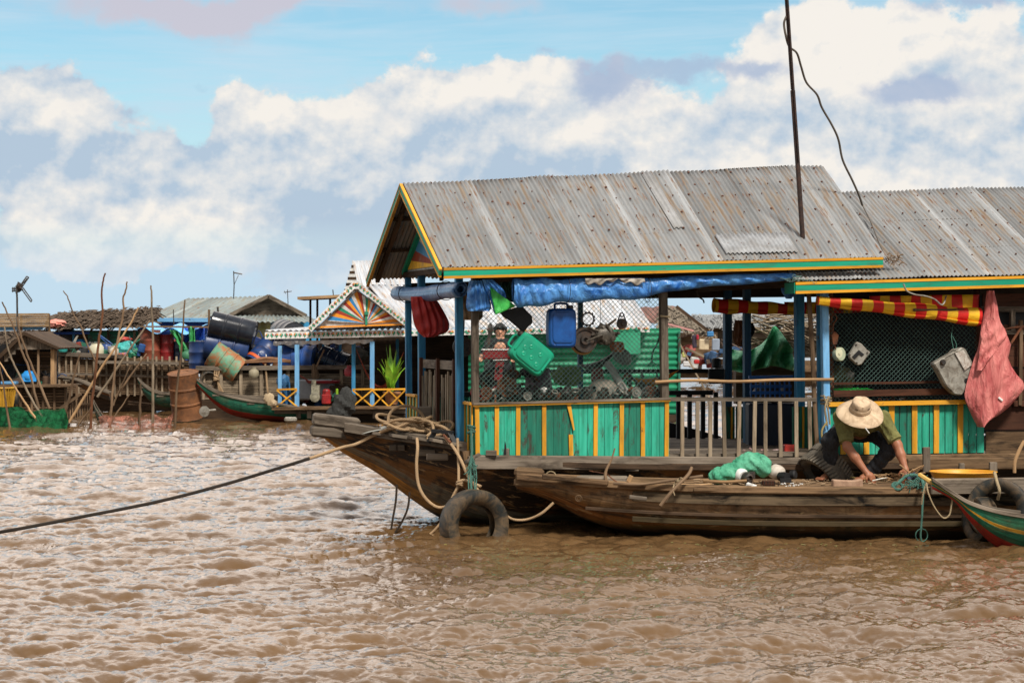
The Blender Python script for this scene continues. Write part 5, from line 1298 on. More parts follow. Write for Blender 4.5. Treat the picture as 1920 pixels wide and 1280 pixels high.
hang([(600,1378,1392),(620,1375,1412),(640,1376,1398),(650,1384,1392)],2.9,'orange brown fish trap hanging at the rear posts',cloth('orange_brown_wicker',(.25,.09,.03)),'fish_trap','trap',.04)
hang([(606,1400,1412),(618,1398,1416),(632,1402,1410)],2.85,'small black bag hanging in the doorway',M['black'],'black_bag','bag',.03)
# --- striped awnings
def awnmat():
    t=NT('red_yellow_striped_cloth'); uv=t.coord(); s=t.new('ShaderNodeSeparateXYZ'); t.link(uv,s.inputs[0])
    f=t.math('FRACT',t.math('MULTIPLY',s.outputs[0],1/.215)); n=t.noise(t.coord('Object'),7,4); f2=t.ramp(f,.485,.515); 
    c=t.mix(f2,(.62,.02,.015,1),(.82,.47,.02,1)); c=t.mix(t.ramp(n,.5,.8,0,.35),c,(.25,.10,.03,1)); t.bump(n,.5,.03); return t.out(c,.6,0,.3)
AW=awnmat()
def awnroll(p0,p1,r0,r1,w,label,sag=0):
    a=Hp(*p0,w); b=Hp(*p1,w); d,s,t=frame_of(b-a); m=MB()
    def fn(u,v):
        th=v*6.283*1.9; r=(r0+(r1-r0)*u)*(.7+.3*v)*(1+.10*math.sin(u*17+v*5)); return a.lerp(b,u)-UP*sag*math.sin(3.14*u)+s*math.cos(th)*r+t*math.sin(th)*r*1.1
    m.sheet(fn,60,26); return tag(m.build('rolled_awning',AW,smooth=True,ang=180,solid=.003),label,'awning')
awnroll((1532,563),(1836,594),.042,.080,-.12,'red and yellow striped awning rolled up slantwise under the eave')
m=MB(); m.sheet(lambda u,v: Hp(1630+u*206,555-u*3+v*(22+u*18),-.05)+HN*.015*math.sin(u*22+v*3),40,6); tag(m.build('awning',AW,smooth=True,solid=.003),'flat red and yellow striped awning hanging behind the rolled one','awning')
awnroll((1338,572),(1500,580),.075,.05,1.9,'red and yellow awning rolled up deep inside the shaded doorway')
m=MB(); m.sheet(lambda u,v: Hp(1470+u*145,566+v*(24-u*4),2.2)+HN*.02*math.sin(u*20+v*5),30,6); tag(m.build('awning',AW,smooth=True,solid=.003),'shaded striped awning hanging behind the light blue post','awning')
m=MB(); m.tube([Hp(1712,581,-.18),Hp(1780,581,-.17),Hp(1845,581,-.12)],.012,7); m.ring(Hp(1716,581,-.18),.012,.005,axis=RX,n=10,m=5); tag(m.build('awning_pole',M['stick'],smooth=True),'grey stick poking out over the rolled striped awning','stick')
m=MB(); m.rope([Hp(1694,532,-.42),Hp(1700,545,-.42),Hp(1715,552,-.40),Hp(1735,555,-.36),Hp(1752,561,-.32),Hp(1764,571,-.28),Hp(1770,568,-.27),Hp(1774,555,-.22)],.008,6); tag(m.build('metal_strap',M['alu'],smooth=True),'bent grey metal strap dangling from the right eave','strap')
# --- pink sack
ps=hang([(545,1851,1861),(575,1846,1869),(600,1842,1874),(625,1838,1886),(650,1834,1895),(672,1826,1890),(700,1818,1905),(722,1812,1922),(745,1808,1908),(770,1818,1884),(790,1828,1852),(800,1834,1840)],-.16,'faded pink plastic sack hanging from the eave beside the plank wall',cloth('faded_pink_sack',(.50,.07,.075),(.85,.32,.28),3.2,.6,1.0,.05,stretch=(1.6,1.6,.7)),'pink_sack','sack',.075,folds=2)
hang([(600,1848,1873),(622,1839,1887),(636,1840,1884),(655,1837,1870),(675,1834,1856),(694,1831,1840)],-.245,None,MATS['faded_pink_sack'],'folded_flap',None,.02,folds=1,root=ps)
m=MB(); m.box(Hp(1876,748,-.26),(.05,.02,.02),Matrix.Rotation(.7,3,'Y')); m.build('white_scrap',M['white'],ps,bevel=.004)
# --- metal tank and small parts on the right mesh
tk=thing('metal_tank','dirty metal fuel tank hanging on wire from the right mesh','tank',Hp(1783,745,-.05))
m=MB(); m.prism([Hp(x,y,-.03) for x,y in ((1742,681),(1797,650),(1803,655),(1822,692),(1818,716),(1795,741),(1781,739),(1766,724),(1755,703))],HN*.10); m.build('tank_body',M['alu'],tk,bevel=.012)
m=MB(); m.prism([Hp(x,y,-.135) for x,y in ((1790,662),(1806,656),(1821,684),(1808,694))],HN*.012); m.build('label_plate',plain('pale_scratched_plate',(.50,.47,.42),.5,.2,30,c2=(.2,.12,.08)),tk)
m=MB(); m.lathe([(.028,0),(.028,.02),(.02,.03),(0,.03)],Hp(1767,679,-.13),axis=HN,n=14); m.build('filler_cap',M['dark'],tk,smooth=True,ang=40)
m=MB(); m.lathe([(.022,0),(.022,.008),(0,.008)],Hp(1812,713,-.13),axis=HN,n=14); m.build('outlet_hole',M['black'],tk)
m=MB(); m.tube(smooth_pts([Hp(1775,665,-.15),Hp(1786,655,-.17),Hp(1797,655,-.15)]),.005,6); m.build('handle',M['alu'],tk,smooth=True)
m=MB(); m.tube(smooth_pts([Hp(1788,655,-.14),Hp(1784,632,-.10),Hp(1787,610,-.05)]),.004,5); m.tube(smooth_pts([Hp(1786,630,-.10),Hp(1793,645,-.12),Hp(1792,656,-.13)]),.004,5); tag(m.build('hanging_wire',M['ropeg'],smooth=True),'green wire holding up the dirty metal tank','wire')
cb=thing('carburettor_plate','tan metal bracket with a slot hanging beside the pale round gauge','bracket',Hp(1608,685,.0))
m=MB(); m.prism([Hp(x,y,.03) for x,y in ((1589,665),(1603,640),(1612,644),(1622,655),(1629,660),(1612,683),(1605,685),(1590,672))],HN*.05); m.build('plate',M['alu'],cb,bevel=.008)
m=MB(); m.prism([Hp(x,y,-.022) for x,y in ((1598,668),(1610,656),(1620,664),(1616,668),(1611,664),(1602,673))],HN*.006); m.build('slot',M['black'],cb)
for x,y in ((1605,646),(1626,661),(1606,680),(1593,665)): MB().lathe([(.008,0),(.008,.012),(0,.013)],Hp(x,y,-.02),axis=HN,n=8).build('bolt',M['dark'],cb)
gd=thing('round_gauge','pale green round weighing dial hanging from a rusty hook','scale',Hp(1573,682,.0))
m=MB(); m.lathe([(.06,-.02),(.066,0),(.066,.045),(.058,.055),(0,.055)],Hp(1571,664,.03),axis=HN+RX*.25,n=26,sx=.85); m.build('drum',plain('pale_green_enamel',(.42,.47,.33),.4,.12,9,c2=(.25,.27,.17)),gd,smooth=True,ang=40)
m=MB(); m.lathe([(.047,0),(.047,.004),(.012,.006),(.012,.012),(0,.012)],Hp(1573,662,-.027),axis=HN+RX*.25,n=24,sx=.85); m.build('dial',plain('cream_dial',(.6,.6,.42),.4,.1,20),gd,smooth=True,ang=30)
m=MB(); m.prism([Hp(x,y,.0) for x,y in ((1558,628),(1564,621),(1571,628),(1568,645),(1561,646))],HN*.02); m.tube(smooth_pts([Hp(1562,624,-.01),Hp(1563,608,-.01),Hp(1569,597,-.01),Hp(1565,590,-.01),Hp(1559,594,-.01),Hp(1560,601,-.01)]),.005,6); m.tube([Hp(1565,645,0),Hp(1567,655,0)],.006,6); m.build('hook',M['rust'],gd,smooth=True,ang=40)
lump_part('brass_valve','small dull valve hanging low on the right mesh',1594,703,.12,.05,M['alu'],4,seed=8,cat='valve')
m=MB(); m.blob(Hp(1582,712,.5),(.10,.08,.13),14,10,.3); tag(m.build('straw_bundle',cloth('olive_straw',(.09,.08,.03),(.2,.16,.07),30,.9),smooth=True),'olive bundle of straw behind the right mesh','bundle')
m=MB(); m.blob(Hp(1590,735,.4),(.2,.05,.04),16,8,.3); tag(m.build('green_bag',cloth('vivid_green_plastic',(.01,.35,.04)),smooth=True),'vivid green plastic bag behind the hat of the crouching man','bag')
# --- twine round the light blue post
tw=MB(); c=Hp(1548,745,.0)
for k in range(5): tw.ring(Hp(1549,744+k*3.2,0),.052,.006,axis=UP+RX*rnd.uniform(-.3,.3),n=20,m=5)
tw.rope([Hp(1544,740,-.06),Hp(1552,765,-.07),Hp(1556,795,-.07)],.009,6); tw.rope([Hp(1554,742,-.06),Hp(1547,765,-.07),Hp(1551,798,-.07)],.009,6)
tag(tw.build('twine_lashing',M['ropet'],smooth=True),'pale twine lashed round the light blue post','twine')
tw=MB(); tw.rope([Hp(1551,790,-.10),Hp(1541,808,-.12),Hp(1543,835,-.14),Hp(1540,858,-.14),Hp(1550,872,-.15)]+[P(1575,888,21.1),P(1600,895,20.95),P(1622,898,20.85)],.009,6); tag(tw.build('yellow_rope',ropemat('yellow_rope',(.62,.47,.18)),smooth=True),'yellowish rope running from the light blue post down to the deck','rope')
tag(MB().tube([Hp(1238,592,-.02),Hp(1256,594,-.02)],.01,6).build('lashing',M['ropet']),'pale lashing tied round the weathered front post','lashing')
# --- steel mast with its slack cable
mx=thing('mast','tall rusty steel mast standing on the main roof','mast',HF.px(1506,462,.15))
m=MB(); base=Hp(1506,460,.15); topm=Hp(1470,-70,.15); m.beam(base,base.lerp(topm,.55),.040,.040,up=HN); m.beam(base.lerp(topm,.55),topm,.032,.032,up=HN); m.build('pole',plain('dark_rusty_mast',(.022,.012,.010),.7,.4,20,c2=(.07,.028,.015)),mx,bevel=.008)
m=MB(); m.beam(base.lerp(topm,.3)+RX*.0+HN*.03,base.lerp(topm,.999)+HN*.03,.012,.02,up=HN); m.build('conduit',MATS['dark_rusty_mast'],mx)
m=MB(); m.box(base,(.12,.12,.02)); m.build('base_plate',M['rust'],mx)
m=MB(); cp=[(1475,30),(1470,45),(1474,70),(1480,88),(1494,100),(1502,125),(1512,155),(1532,178),(1541,202),(1560,235),(1572,262),(1580,300),(1598,338),(1610,365),(1617,385)]
m.rope([Hp(x,y,.15+max(0,(i-2))*.07) for i,(x,y) in enumerate(cp)],.011,6)
m.rope([Hp(1617,385,1.0),Hp(1632,415,.7),Hp(1648,455,.3),Hp(1662,487,-.2)],.006,5); cb_=tag(m.build('slack_cable',plain('weathered_cable',(.09,.075,.06),.6,.3,20),smooth=True),'slack cable sagging from the mast down to the roof','cable')
m=MB()
for k in range(26):
    a=Hp(1672+rnd.uniform(-9,14),490+rnd.uniform(-10,8),-.2); b=a+V((rnd.uniform(-.08,.08),rnd.uniform(-.03,.03),rnd.uniform(-.04,.06))); m.tube(smooth_pts([a,a.lerp(b,.5)+V((0,0,.02)),b],3),.0035,4)
tag(m.build('twig_tangle',M['stick']),'tangle of dry twigs caught where the two tin roofs meet','twigs')
m=MB()
for k in range(30):
    a=Hp(1480+rnd.uniform(-8,40),523+rnd.uniform(-4,6),-.33); b=a+V((rnd.uniform(-.09,.09),0,rnd.uniform(-.03,.03))); m.tube([a,b],.003,4)
tag(m.build('frayed_net',plain('grey_green_fray',(.12,.2,.18),.8),kind='stuff') if False else m.build('frayed_net',plain('grey_green_fray',(.12,.2,.18),.8)),'grey green frayed netting on the corner of the right eave','net')
hang([(540,1464,1480),(548,1466,1490),(560,1474,1484)],.5,'crumpled blue plastic stuffed under the right eave corner',M['tarp'],'blue_plastic','plastic sheet',.03)
tag(MB().rope([Hp(1306,545,.5),Hp(1310,556,.5),Hp(1318,562,.5),Hp(1320,568,.5)],.008,5).build('torn_strip',M['dark']),'small torn dark strip hanging under the long blue tarpaulin','strip')
# ================================================================ foredeck ropes, tyres, tools on the work boat
# coil of manila rope on the foredeck
cz=.85
def dk(px,py,Y): return P(px,py,Y)
m=MB(); cc=P(768,806,21.35); loops=[]
for k in range(9):
    r=rnd.uniform(.13,.24); c=cc+V((rnd.uniform(-.10,.16),rnd.uniform(-.12,.12),.0+k*.012)); pts=[]
    ph=rnd.random()*6; tx,ty=rnd.uniform(-.25,.25),rnd.uniform(-.25,.25)
    for i in range(28):
        a=ph+6.283*i/28*rnd.choice([1]); x=math.cos(a)*r*1.15; y=math.sin(a)*r*.8; pts.append(c+V((x,y,x*tx+y*ty+.012*math.sin(3*a+k))))
    m.tube(pts,.0145,7,closed=True)
m.ring(cc+V((-.03,0,.09)),.17,.0145,axis=(.15,-.75,.6),n=28,m=7); m.ring(cc+V((.22,-.1,.03)),.10,.0145,axis=(.3,-.5,.8),n=24,m=7); m.ring(cc+V((.30,-.12,.02)),.12,.0145,axis=(-.3,-.4,.8),n=24,m=7)
m.rope([P(735,800,21.3),P(770,790,21.2),P(805,790,21.1),P(812,806,21.05),P(800,818,21.0)],.0145,7); m.rope([P(800,795,21.3),P(830,800,21.1),P(848,815,21.0),P(835,826,20.95),P(800,822,20.95)],.0145,7)
coil=tag(m.build('rope_coil',M['rope'],smooth=True,ang=180),'tangled coil of pale manila rope on the foredeck','rope')
m=MB(); m.rope([P(770,800,21.2),P(735,803,21.25),P(700,816,21.35),P(668,832,21.35),P(640,839,21.25),P(590,856,21.1),P(520,878,20.9),P(420,908,20.6),P(300,939,20.3),P(160,967,20.0),P(0,997,19.7),P(-160,1020,19.4),P(-400,1075,19.0)],[.0155]*73,8,k=6)
for i,f in enumerate(m.f):
    if m.v[f[0]][0]<P(590,0,21.1).x: m.mi[i]=1
tag(m.build('mooring_rope',[M['rope'],ropemat('wet_black_rope',(.05,.04,.032))],smooth=True,ang=180),'long mooring rope running from the bow down into the river','rope')
# darker wet stretch of the same line lies in its colour
m=MB(); m.rope([P(782,822,20.75),P(783,840,20.62),P(781,870,20.58),P(784,905,20.55),P(795,930,20.5),P(813,947,20.45),P(828,951,20.45),P(842,944,20.4),P(855,920,20.4),P(863,905,20.38)],.0145,8); m.rope([P(858,822,20.6),P(859,850,20.5),P(860,880,20.42),P(860,902,20.38)],.013,7)
m.rope([P(835,820,20.8),P(850,838,20.55),P(864,862,20.42),P(878,893,20.36),P(890,910,20.32),P(905,930,20.3)],.0145,8)
m.rope([P(860,902,20.38),P(872,900,20.36),P(885,905,20.33),P(902,912,20.3)],.0145,7); m.rope([P(862,905,20.38),P(848,932,20.38),P(836,960,20.4),P(822,985,20.42),P(795,1012,20.45)],.011,7)
for k in range(3): m.ring(P(862,903+k*3,20.38),.026,.013,axis=(rnd.uniform(-.5,.5),rnd.uniform(-.5,.5),1),n=16,m=6)
tag(m.build('bow_line',M['rope'],smooth=True,ang=180),'pale knotted rope looped over the bow above the front tyre','rope')
m=MB(); m.rope([P(948,966,20.2),P(965,974,20.15),P(990,973,20.15),P(1015,962,20.1),P(1038,942,20.1)],.012,7); tag(m.build('short_rope',M['rope'],smooth=True),'pale rope hanging between the front tyre and the work boat bow','rope')
m=MB(); m.rope([P(744,908,20.95),P(742,940,20.95),P(736,975,20.95),P(732,1004,20.95)],.010,6); tag(m.build('slack_line',M['ropedk'],smooth=True),'straight dark cord hanging from the bow into the water','cord')
m=MB(); m.rope([P(768,922,20.9),P(765,950,20.9),P(755,975,20.9),P(741,998,20.9)],.010,6); tag(m.build('slack_line',M['ropedk'],smooth=True),'curved brown cord hanging from the bow into the water','cord')
m=MB(); m.rope([P(883,800,20.35),P(885,840,20.3),P(882,880,20.25),P(885,935,20.1)],.011,7)
for x in (878,889,893): m.rope([P(884,850,20.3),P(x,885,20.25),P(x+rnd.uniform(-3,3),938,20.08)],.006,5)
for k in range(14): a=P(884+rnd.uniform(-4,5),875+rnd.uniform(-15,30),20.22); m.tube([a,a+V((rnd.uniform(-.06,.08),rnd.uniform(-.03,0),rnd.uniform(-.08,.02)))],.004,4)
for k in range(3): m.ring(P(884,800+k*5,20.37),.03,.012,axis=(rnd.uniform(-.5,.5),.2,1),n=14,m=6)
tag(m.build('green_lashing',M['ropeg'],smooth=True),'frayed dark green cord tying the front tyre to the corner post','cord')
# iron bollard frame on the foredeck
b=thing('iron_cleat','black iron trestle cleat standing on the foredeck beside the coil','cleat',P(832,825,20.9))
m=MB(); m.beam(P(810,807,20.9),P(850,811,20.85),.06,.03); m.build('cross_bar',M['black'],b)
m=MB(); m.beam(P(816,808,20.9),P(803,829,20.9),.04,.035,up=HN); m.beam(P(843,811,20.85),P(855,833,20.8),.04,.035,up=HN); m.build('foot',M['black'],b); 
m=MB(); m.tube([P(832,815,20.75),P(845,830,20.6)],.012,7); tag(m.build('rusty_pin',M['rust'],smooth=True),'rusty iron pin lying through the rope beside the black cleat','pin')
m=MB(); m.sheet(lambda u,v:P(700+u*70-v*18*(1-u),805-(8*math.sin(u*3.1))+v*2,21.6)+V((0,-.3*v,-.02*v)),12,8); tag(m.build('pale_cloth',plain('pale_canvas_cloth',(.42,.42,.38),.9,.2,9),smooth=True,solid=.006),'pale canvas cloth under the coil of rope','cloth')
tag(MB().box(Hp(797,776,1.6),(.13,.1,.15)).build('wooden_block',M['greywood'],bevel=.01),'weathered wooden block behind the coil by the gate','block')
# --- tyres
def tyre(name,label,c,R,wd,axis,mat=None,rot=0,tread=True):
    mat=mat or M['rubber']; root=thing(name,label,'tyre',V(c)-UP*R)
    h=wd/2; ri=R*.60
    prof=[(R,-h*.62),(R,0),(R,h*.62),(R*.965,h*.9),(R*.86,h*1.02),(R*.72,h*.92),(ri,h*.62),(ri*.97,h*.5),(ri*1.05,h*.45),(R*.84,h*.72),(R*.90,h*.4),(R*.92,0),(R*.90,-h*.4),(R*.84,-h*.72),(ri*1.05,-h*.45),(ri*.97,-h*.5),(ri,-h*.62),(R*.72,-h*.92),(R*.86,-h*1.02),(R*.965,-h*.9)]
    m=MB(); m.ring(c,R,0,axis=axis,n=56,prof=prof); m.build('casing',mat,root,smooth=True,ang=45)
    if tread:
        d,s,t=frame_of(V(axis)); m=MB()
        for k in range(44):
            a=6.283*k/44; e=s*math.cos(a)+t*math.sin(a); f=-s*math.sin(a)+t*math.cos(a)
            for o,sg in ((-.36,1),(.36,-1)): m.beam(V(c)+e*(R+.004)+d*wd*(o-.2)+f*.01*sg,V(c)+e*(R+.004)+d*wd*(o+.2)-f*.01*sg,R*.085,.014,up=e)
        m.build('tread',mat,root)
    return root
tyre('tyre','big worn tyre hanging at the bow half in the water',P(889,984,20.04),.315,.19,(.50,-.86,.0),tread=False)
tyre('tyre','worn tyre hanging over the coaming behind the green boat bow',P(1872,955,19.62),.27,.17,(-.3,-.95,.15),tread=False)
tyre('tyre','half sunken tyre on the work boat side behind the green bow',P(1838,973,19.66),.20,.15,(-.93,-.35,0),tread=False)
tyre('tyre','ribbed truck tyre lying tilted on the deck behind the crouching man',P(1548,884,21.12),.24,.2,(.72,.35,.62),mat=plain('dusty_tyre_rubber',(.11,.095,.075),.85,.3,12,c2=(.2,.165,.12),bump=.5))
m=MB(); m.rope([P(1865,887,19.7),P(1870,905,19.52),P(1874,920,19.44),P(1871,936,19.5)],.013,7); m.ring(P(1866,890,19.72),.025,.011,axis=(1,0,.3),n=14,m=6); tag(m.build('tyre_rope',M['ropet'],smooth=True),'tan rope tied round the tyre on the coaming','rope')
# --- small green and red boat at right
GB=thing('small_boat','small green boat with yellow line and red bottom nosing in from the right','boat',P(1900,1015,18.9))
GM_=hullmat('green_red_boat_paint',[(0,(.015,.17,.09)),(.24,(.70,.33,.02)),(.31,(.012,.15,.08)),(.52,(.42,.02,.012)),(.97,(.05,.02,.012))],amt=.45,patch=.12)
gs=[]
for i,(px,py,zb,b) in enumerate(((1748,900,.50,.012),(1790,928,.40,.05),(1820,945,.24,.10),(1860,958,.06,.17),(1900,966,-.05,.23),(1960,974,-.12,.30),(2060,980,-.14,.36),(2200,980,-.14,.38))):
    q=P(px,py,19.05-.0006*(px-1748)); gs.append((q.x,q.y+b,q.z,zb,b))
W0=Frame(0,0,0); pg=((0,1),(.25,.95),(.5,.84),(.72,.64),(.88,.34),(1,.03))
loft([(x,ushape(y,b,z,min(zb,z-.03),pg)) for x,y,z,zb,b in gs],W0,'hull',GM_,GB)
for s_ in (-1,1): ribbon(smooth_pts([V((x,y+s_*b,z+.008)) for x,y,z,zb,b in gs],6),.03,.035,'gunwale',M['greywood'],GB)
m=MB(); m.beam(P(1722,888,19.15),P(1795,935,19.08),.05,.035,w2=.07); m.build('prow',paint('worn_yellow_prow',(.45,.28,.06),(.2,.13,.07),.5),GB,bevel=.008)
# orange basin
m=MB(); c=P(1806,905,20.2); m.lathe([(.19,0),(.27,.09),(.29,.13),(.30,.135),(.295,.14),(.28,.125),(.26,.08),(.18,.012),(0,.01)],V((c.x,c.y,.44)),n=36); tag(m.build('plastic_basin',plain('orange_yellow_plastic',(.70,.33,.03),.4,.1,6,c2=(.5,.22,.03)),smooth=True,ang=50),'orange yellow plastic basin standing in the work boat','basin')
# green rope coil on the gunwale near his hand
m=MB(); m.rope([P(1676,912,19.95),P(1684,905,19.95),P(1692,898,20.0),P(1700,892,20.0),P(1715,890,20.0),P(1728,898,19.9),P(1733,915,19.8)],.014,7); m.ring(P(1683,911,19.95),.045,.013,axis=(.1,-.6,.8),n=20,m=7)
m.rope([P(1733,905,19.75),P(1730,940,19.7),P(1729,965,19.68),P(1727,990,19.66)],.009,6); m.ring(P(1728,1003,19.66),.055,.008,axis=(.2,-1,0),n=20,m=6,prof=[(.05*k_,h_) for k_,h_ in ((1,.0),(1.12,.008),(1.2,0),(1.1,-.008))]); m.rope([P(1727,990,19.66),P(1726,1005,19.66),P(1729,1018,19.66)],.009,6)
for k in range(50): a=P(1716+rnd.uniform(-13,14),903+rnd.uniform(-8,10),19.92); m.tube(smooth_pts([a,a+V((rnd.uniform(-.05,.05),-.02,rnd.uniform(-.03,.03))),a+V((rnd.uniform(-.08,.08),-.02,rnd.uniform(-.05,.03)))],3),.004,4)
tag(m.build('green_rope',M['ropeg'],smooth=True),'frayed green rope curled on the gunwale by the man\'s hand','rope')
m=MB(); m.rope([P(1737,905,19.6),P(1741,925,19.55),P(1752,950,19.55),P(1768,970,19.55),P(1780,965,19.55),P(1784,945,19.55),P(1786,935,19.5)],.007,6); m.rope([P(1737,905,19.6),P(1731,925,19.6),P(1728,945,19.62)],.007,6); tag(m.build('thin_rope',M['ropet'],smooth=True),'thin tan rope looped under the prow of the small green boat','rope')
# --- tools and scraps on the deck
a1=thing('wooden_anchor','crossed stick anchor lashed with string on the gunwale','anchor',P(1270,925,19.75))
m=MB(); m.rope([P(1150,906,19.95),P(1200,908,19.9),P(1260,900,19.9),P(1290,896,19.9),P(1318,892,19.9)],[.014]*25,7,k=6); m.build('shank',M['stick'],a1,smooth=True)
m=MB(); m.rope([P(1238,948,19.72),P(1252,930,19.74),P(1268,912,19.78),P(1290,890,19.85),P(1297,876,19.9)],[.015]*25,7,k=6); m.build('fluke',M['stick'],a1,smooth=True)
m=MB()
for k in range(5): m.ring(P(1270+k*2,904-k,19.84),.026,.005,axis=(rnd.uniform(-1,1),-.2,rnd.uniform(-1,1)),n=14,m=5)
m.rope([P(1264,908,19.8),P(1262,918,19.76),P(1265,928,19.75)],.006,5); m.build('string',M['ropet'],a1,smooth=True)
m=MB(); m.rope([P(1139,906,20.05),P(1135,893,20.05),P(1137,880,20.05),P(1146,862,20.05),P(1153,840,20.05)],[.018-.0005*i for i in range(25)],7,k=6); tag(m.build('curved_stick',M['stick'],smooth=True),'curved grey stick standing up by the stone slab','stick')
m=MB(); m.beam(P(1178,903,20.0),P(1184,891,20.0),.04,.025,up=(0,-1,0)); m.beam(P(1160,908,19.98),P(1212,909,19.95),.05,.012); tag(m.build('short_board',M['bamboo'],bevel=.003),'short tan board lying at the foot of the wooden anchor','board')
m=MB(); m.rope([P(1318,901,20.1),P(1360,903,20.1),P(1400,901,20.1)],.014,7); m.rope([P(1275,907,20.15),P(1300,909,20.1),P(1335,907,20.1)],.009,6); tag(m.build('bamboo_sticks',M['bamboo'],smooth=True),'loose bamboo sticks left of the green bundle','sticks')
m=MB(); m.ring(P(1033,893,20.2),.045,.006,axis=(.1,-1,.1),n=22,m=6); tag(m.build('cane_hoop',M['ropet'],smooth=True),'small cane hoop stuck upright at the work boat bow','hoop')
m=MB(); m.tube(smooth_pts([P(1140,888,20.1),P(1120,885,20.1),P(1105,882,20.1)]),.004,5); m.rope([P(1140,890,20.05),P(1152,900,20.02),P(1166,908,20.0)],.006,5); tag(m.build('bent_wire',M['rust']),'bent rusty wire behind the curved stick','wire')
sdf_obj('green_bundle',cloth('mint_green_cloth',(.03,.30,.16),(.16,.52,.33),5,.7,1.,.05),None,[('e',P(1408,868,20.5),(.13,.12,.10),None),('e',P(1432,875,20.45),(.07,.08,.09),None),('e',P(1372,886,20.45),(.15,.10,.07),None),('e',P(1345,893,20.4),(.07,.08,.05),None),('c',P(1345,893,20.4),P(1400,872,20.5),.06,.08)],res=.009,k=.05,noise=.009)
tag(COL.objects[-1],'mint green cloth bundle lying on the work boat deck','cloth')
hl=thing('horn_loudspeaker','white and black motor part lying in the green bundle','motor part',P(1390,902,20.3))
m=MB(); m.lathe([(.045,0),(.06,.02),(.065,.07),(.05,.09),(0,.09)],P(1383,888,20.42),axis=(.5,-.75,-.2),n=20); m.build('white_cover',M['white'],hl,smooth=True,ang=50)
m=MB(); m.lathe([(.04,0),(.05,.02),(.045,.07),(.03,.08),(.028,.02),(.0,.02)],P(1397,893,20.33),axis=(.4,-.85,-.2),n=18); m.blob(P(1403,897,20.3),(.04,.04,.04),12,8,.3); m.box(P(1410,890,20.35),(.05,.05,.06)); m.build('black_casing',M['dark'],hl,smooth=True,ang=40)
h2_=thing('outboard_cover','cream dome cover with black casing beside the green bundle','motor part',P(1465,902,20.4))
m=MB(); m.blob(P(1455,884,20.5),(.085,.07,.065),18,12,.05); m.build('cream_dome',plain('cream_cloth_cover',(.55,.50,.44),.8,.15,8,c2=(.3,.24,.18)),h2_,smooth=True)
m=MB(); m.lathe([(.04,0),(.045,.05),(.04,.09),(.02,.09)],P(1462,893,20.42),axis=(.6,-.7,0),n=16); m.lathe([(.04,0),(.042,.04),(.03,.05)],P(1483,890,20.42),axis=(.8,-.5,.1),n=16); m.box(P(1473,900,20.35),(.1,.05,.04)); m.build('black_casing',M['black'],h2_,smooth=True,ang=40)
m=MB(); m.box(P(1441,905,20.2),(.115,.06,.045)); bb=m.build('brush',M['brownwood'],None,bevel=.006); tag(bb,'brown block brush lying by the edge of the deck','brush')
for k in range(12): MB().beam(P(1424+k*3.2,913,20.18),P(1424+k*3.2,902,20.165),.008,.006,up=(0,-1,0)).build('bristle_row',M['dark'],bb) if k%2 else None
for i,(x,y) in enumerate(((1405,908),(1412,911))): 
    tag(MB().blob(P(x,y,20.15),(.035,.02,.016),10,6,.3).build('crumpled_paper',M['white'],smooth=True),['crumpled white paper nearest the green bundle','crumpled white paper beside the block brush'][i],'paper','crumpled papers on the deck')
m=MB()
for k in range(11): a=P(1464+k*3.6,909+rnd.uniform(-3,3),20.1); m.tube([a,a+V((rnd.uniform(-.03,.03),-.02,rnd.uniform(-.012,.012)))],.006,6)
tag(m.build('white_pegs',M['white'],smooth=True),'scatter of small white pegs on the deck edge','pegs',kind='stuff')
m=MB()
for k in range(150):
    x=rnd.uniform(1300,1740); y=rnd.uniform(899,910) if x<1640 else rnd.uniform(892,906); Y=CH*0+ (1.35*F_PX)/(y-HZ) ; Y=min(20.9,max(20.0,Y)); q=P(x,y,Y); q.z=.452+rnd.random()*.006
    ang=rnd.random()*6.28; l=rnd.uniform(.015,.06); m.tube([q,q+V((math.cos(ang)*l,math.sin(ang)*l*.6,rnd.uniform(0,.012)))],rnd.uniform(.002,.006),4)
tag(m.build('wood_scraps',wood('chip_wood',(.18,.11,.06),(.5,.36,.22)),None),'wood chips and twigs scattered on the work boat deck','scraps',kind='stuff')
m=MB()
for k in range(26):
    q=P(rnd.uniform(1640,1692),rnd.uniform(888,900),20.75); m.tube([q,q+V((rnd.uniform(-.09,.09),rnd.uniform(-.04,.04),rnd.uniform(-.01,.02)))],rnd.uniform(.004,.009),5)
tag(m.build('split_bamboo',M['bamboo'],None,smooth=True),'split bamboo strips between the crouching man\'s hands','bamboo',kind='stuff')
m=MB(); m.sheet(lambda u,v: P(1584+u*44,898,20.45-v*.10)+V((0,0,.0)),2,2); 
q0=P(1562,898,20.25); m=MB(); m.prism([P(1562,899,20.2),P(1582,900.5,20.2),P(1600,901,20.2),P(1618,898,20.2),P(1618,913,20.2),P(1600,916,20.2),P(1580,915,20.2),P(1562,913,20.2)],V((0,.12,0.0))); tag(m.build('brick',plain('pale_clay_brick',(.42,.27,.18),.9,.2,20,c2=(.3,.17,.11),bump=.5),bevel=.008),'pale clay brick lying before the crouching man','brick')
m=MB(); m.blob(P(1715,893,20.5),(.06,.04,.03),12,8,.3); m.blob(P(1700,888,20.6),(.05,.05,.02),12,8,.3); tag(m.build('blue_rag',cloth('dark_blue_rag',(.015,.03,.08)),smooth=True),'dark blue rag heaped by the stub post','rag')
m=MB(); R_=random.Random(31)
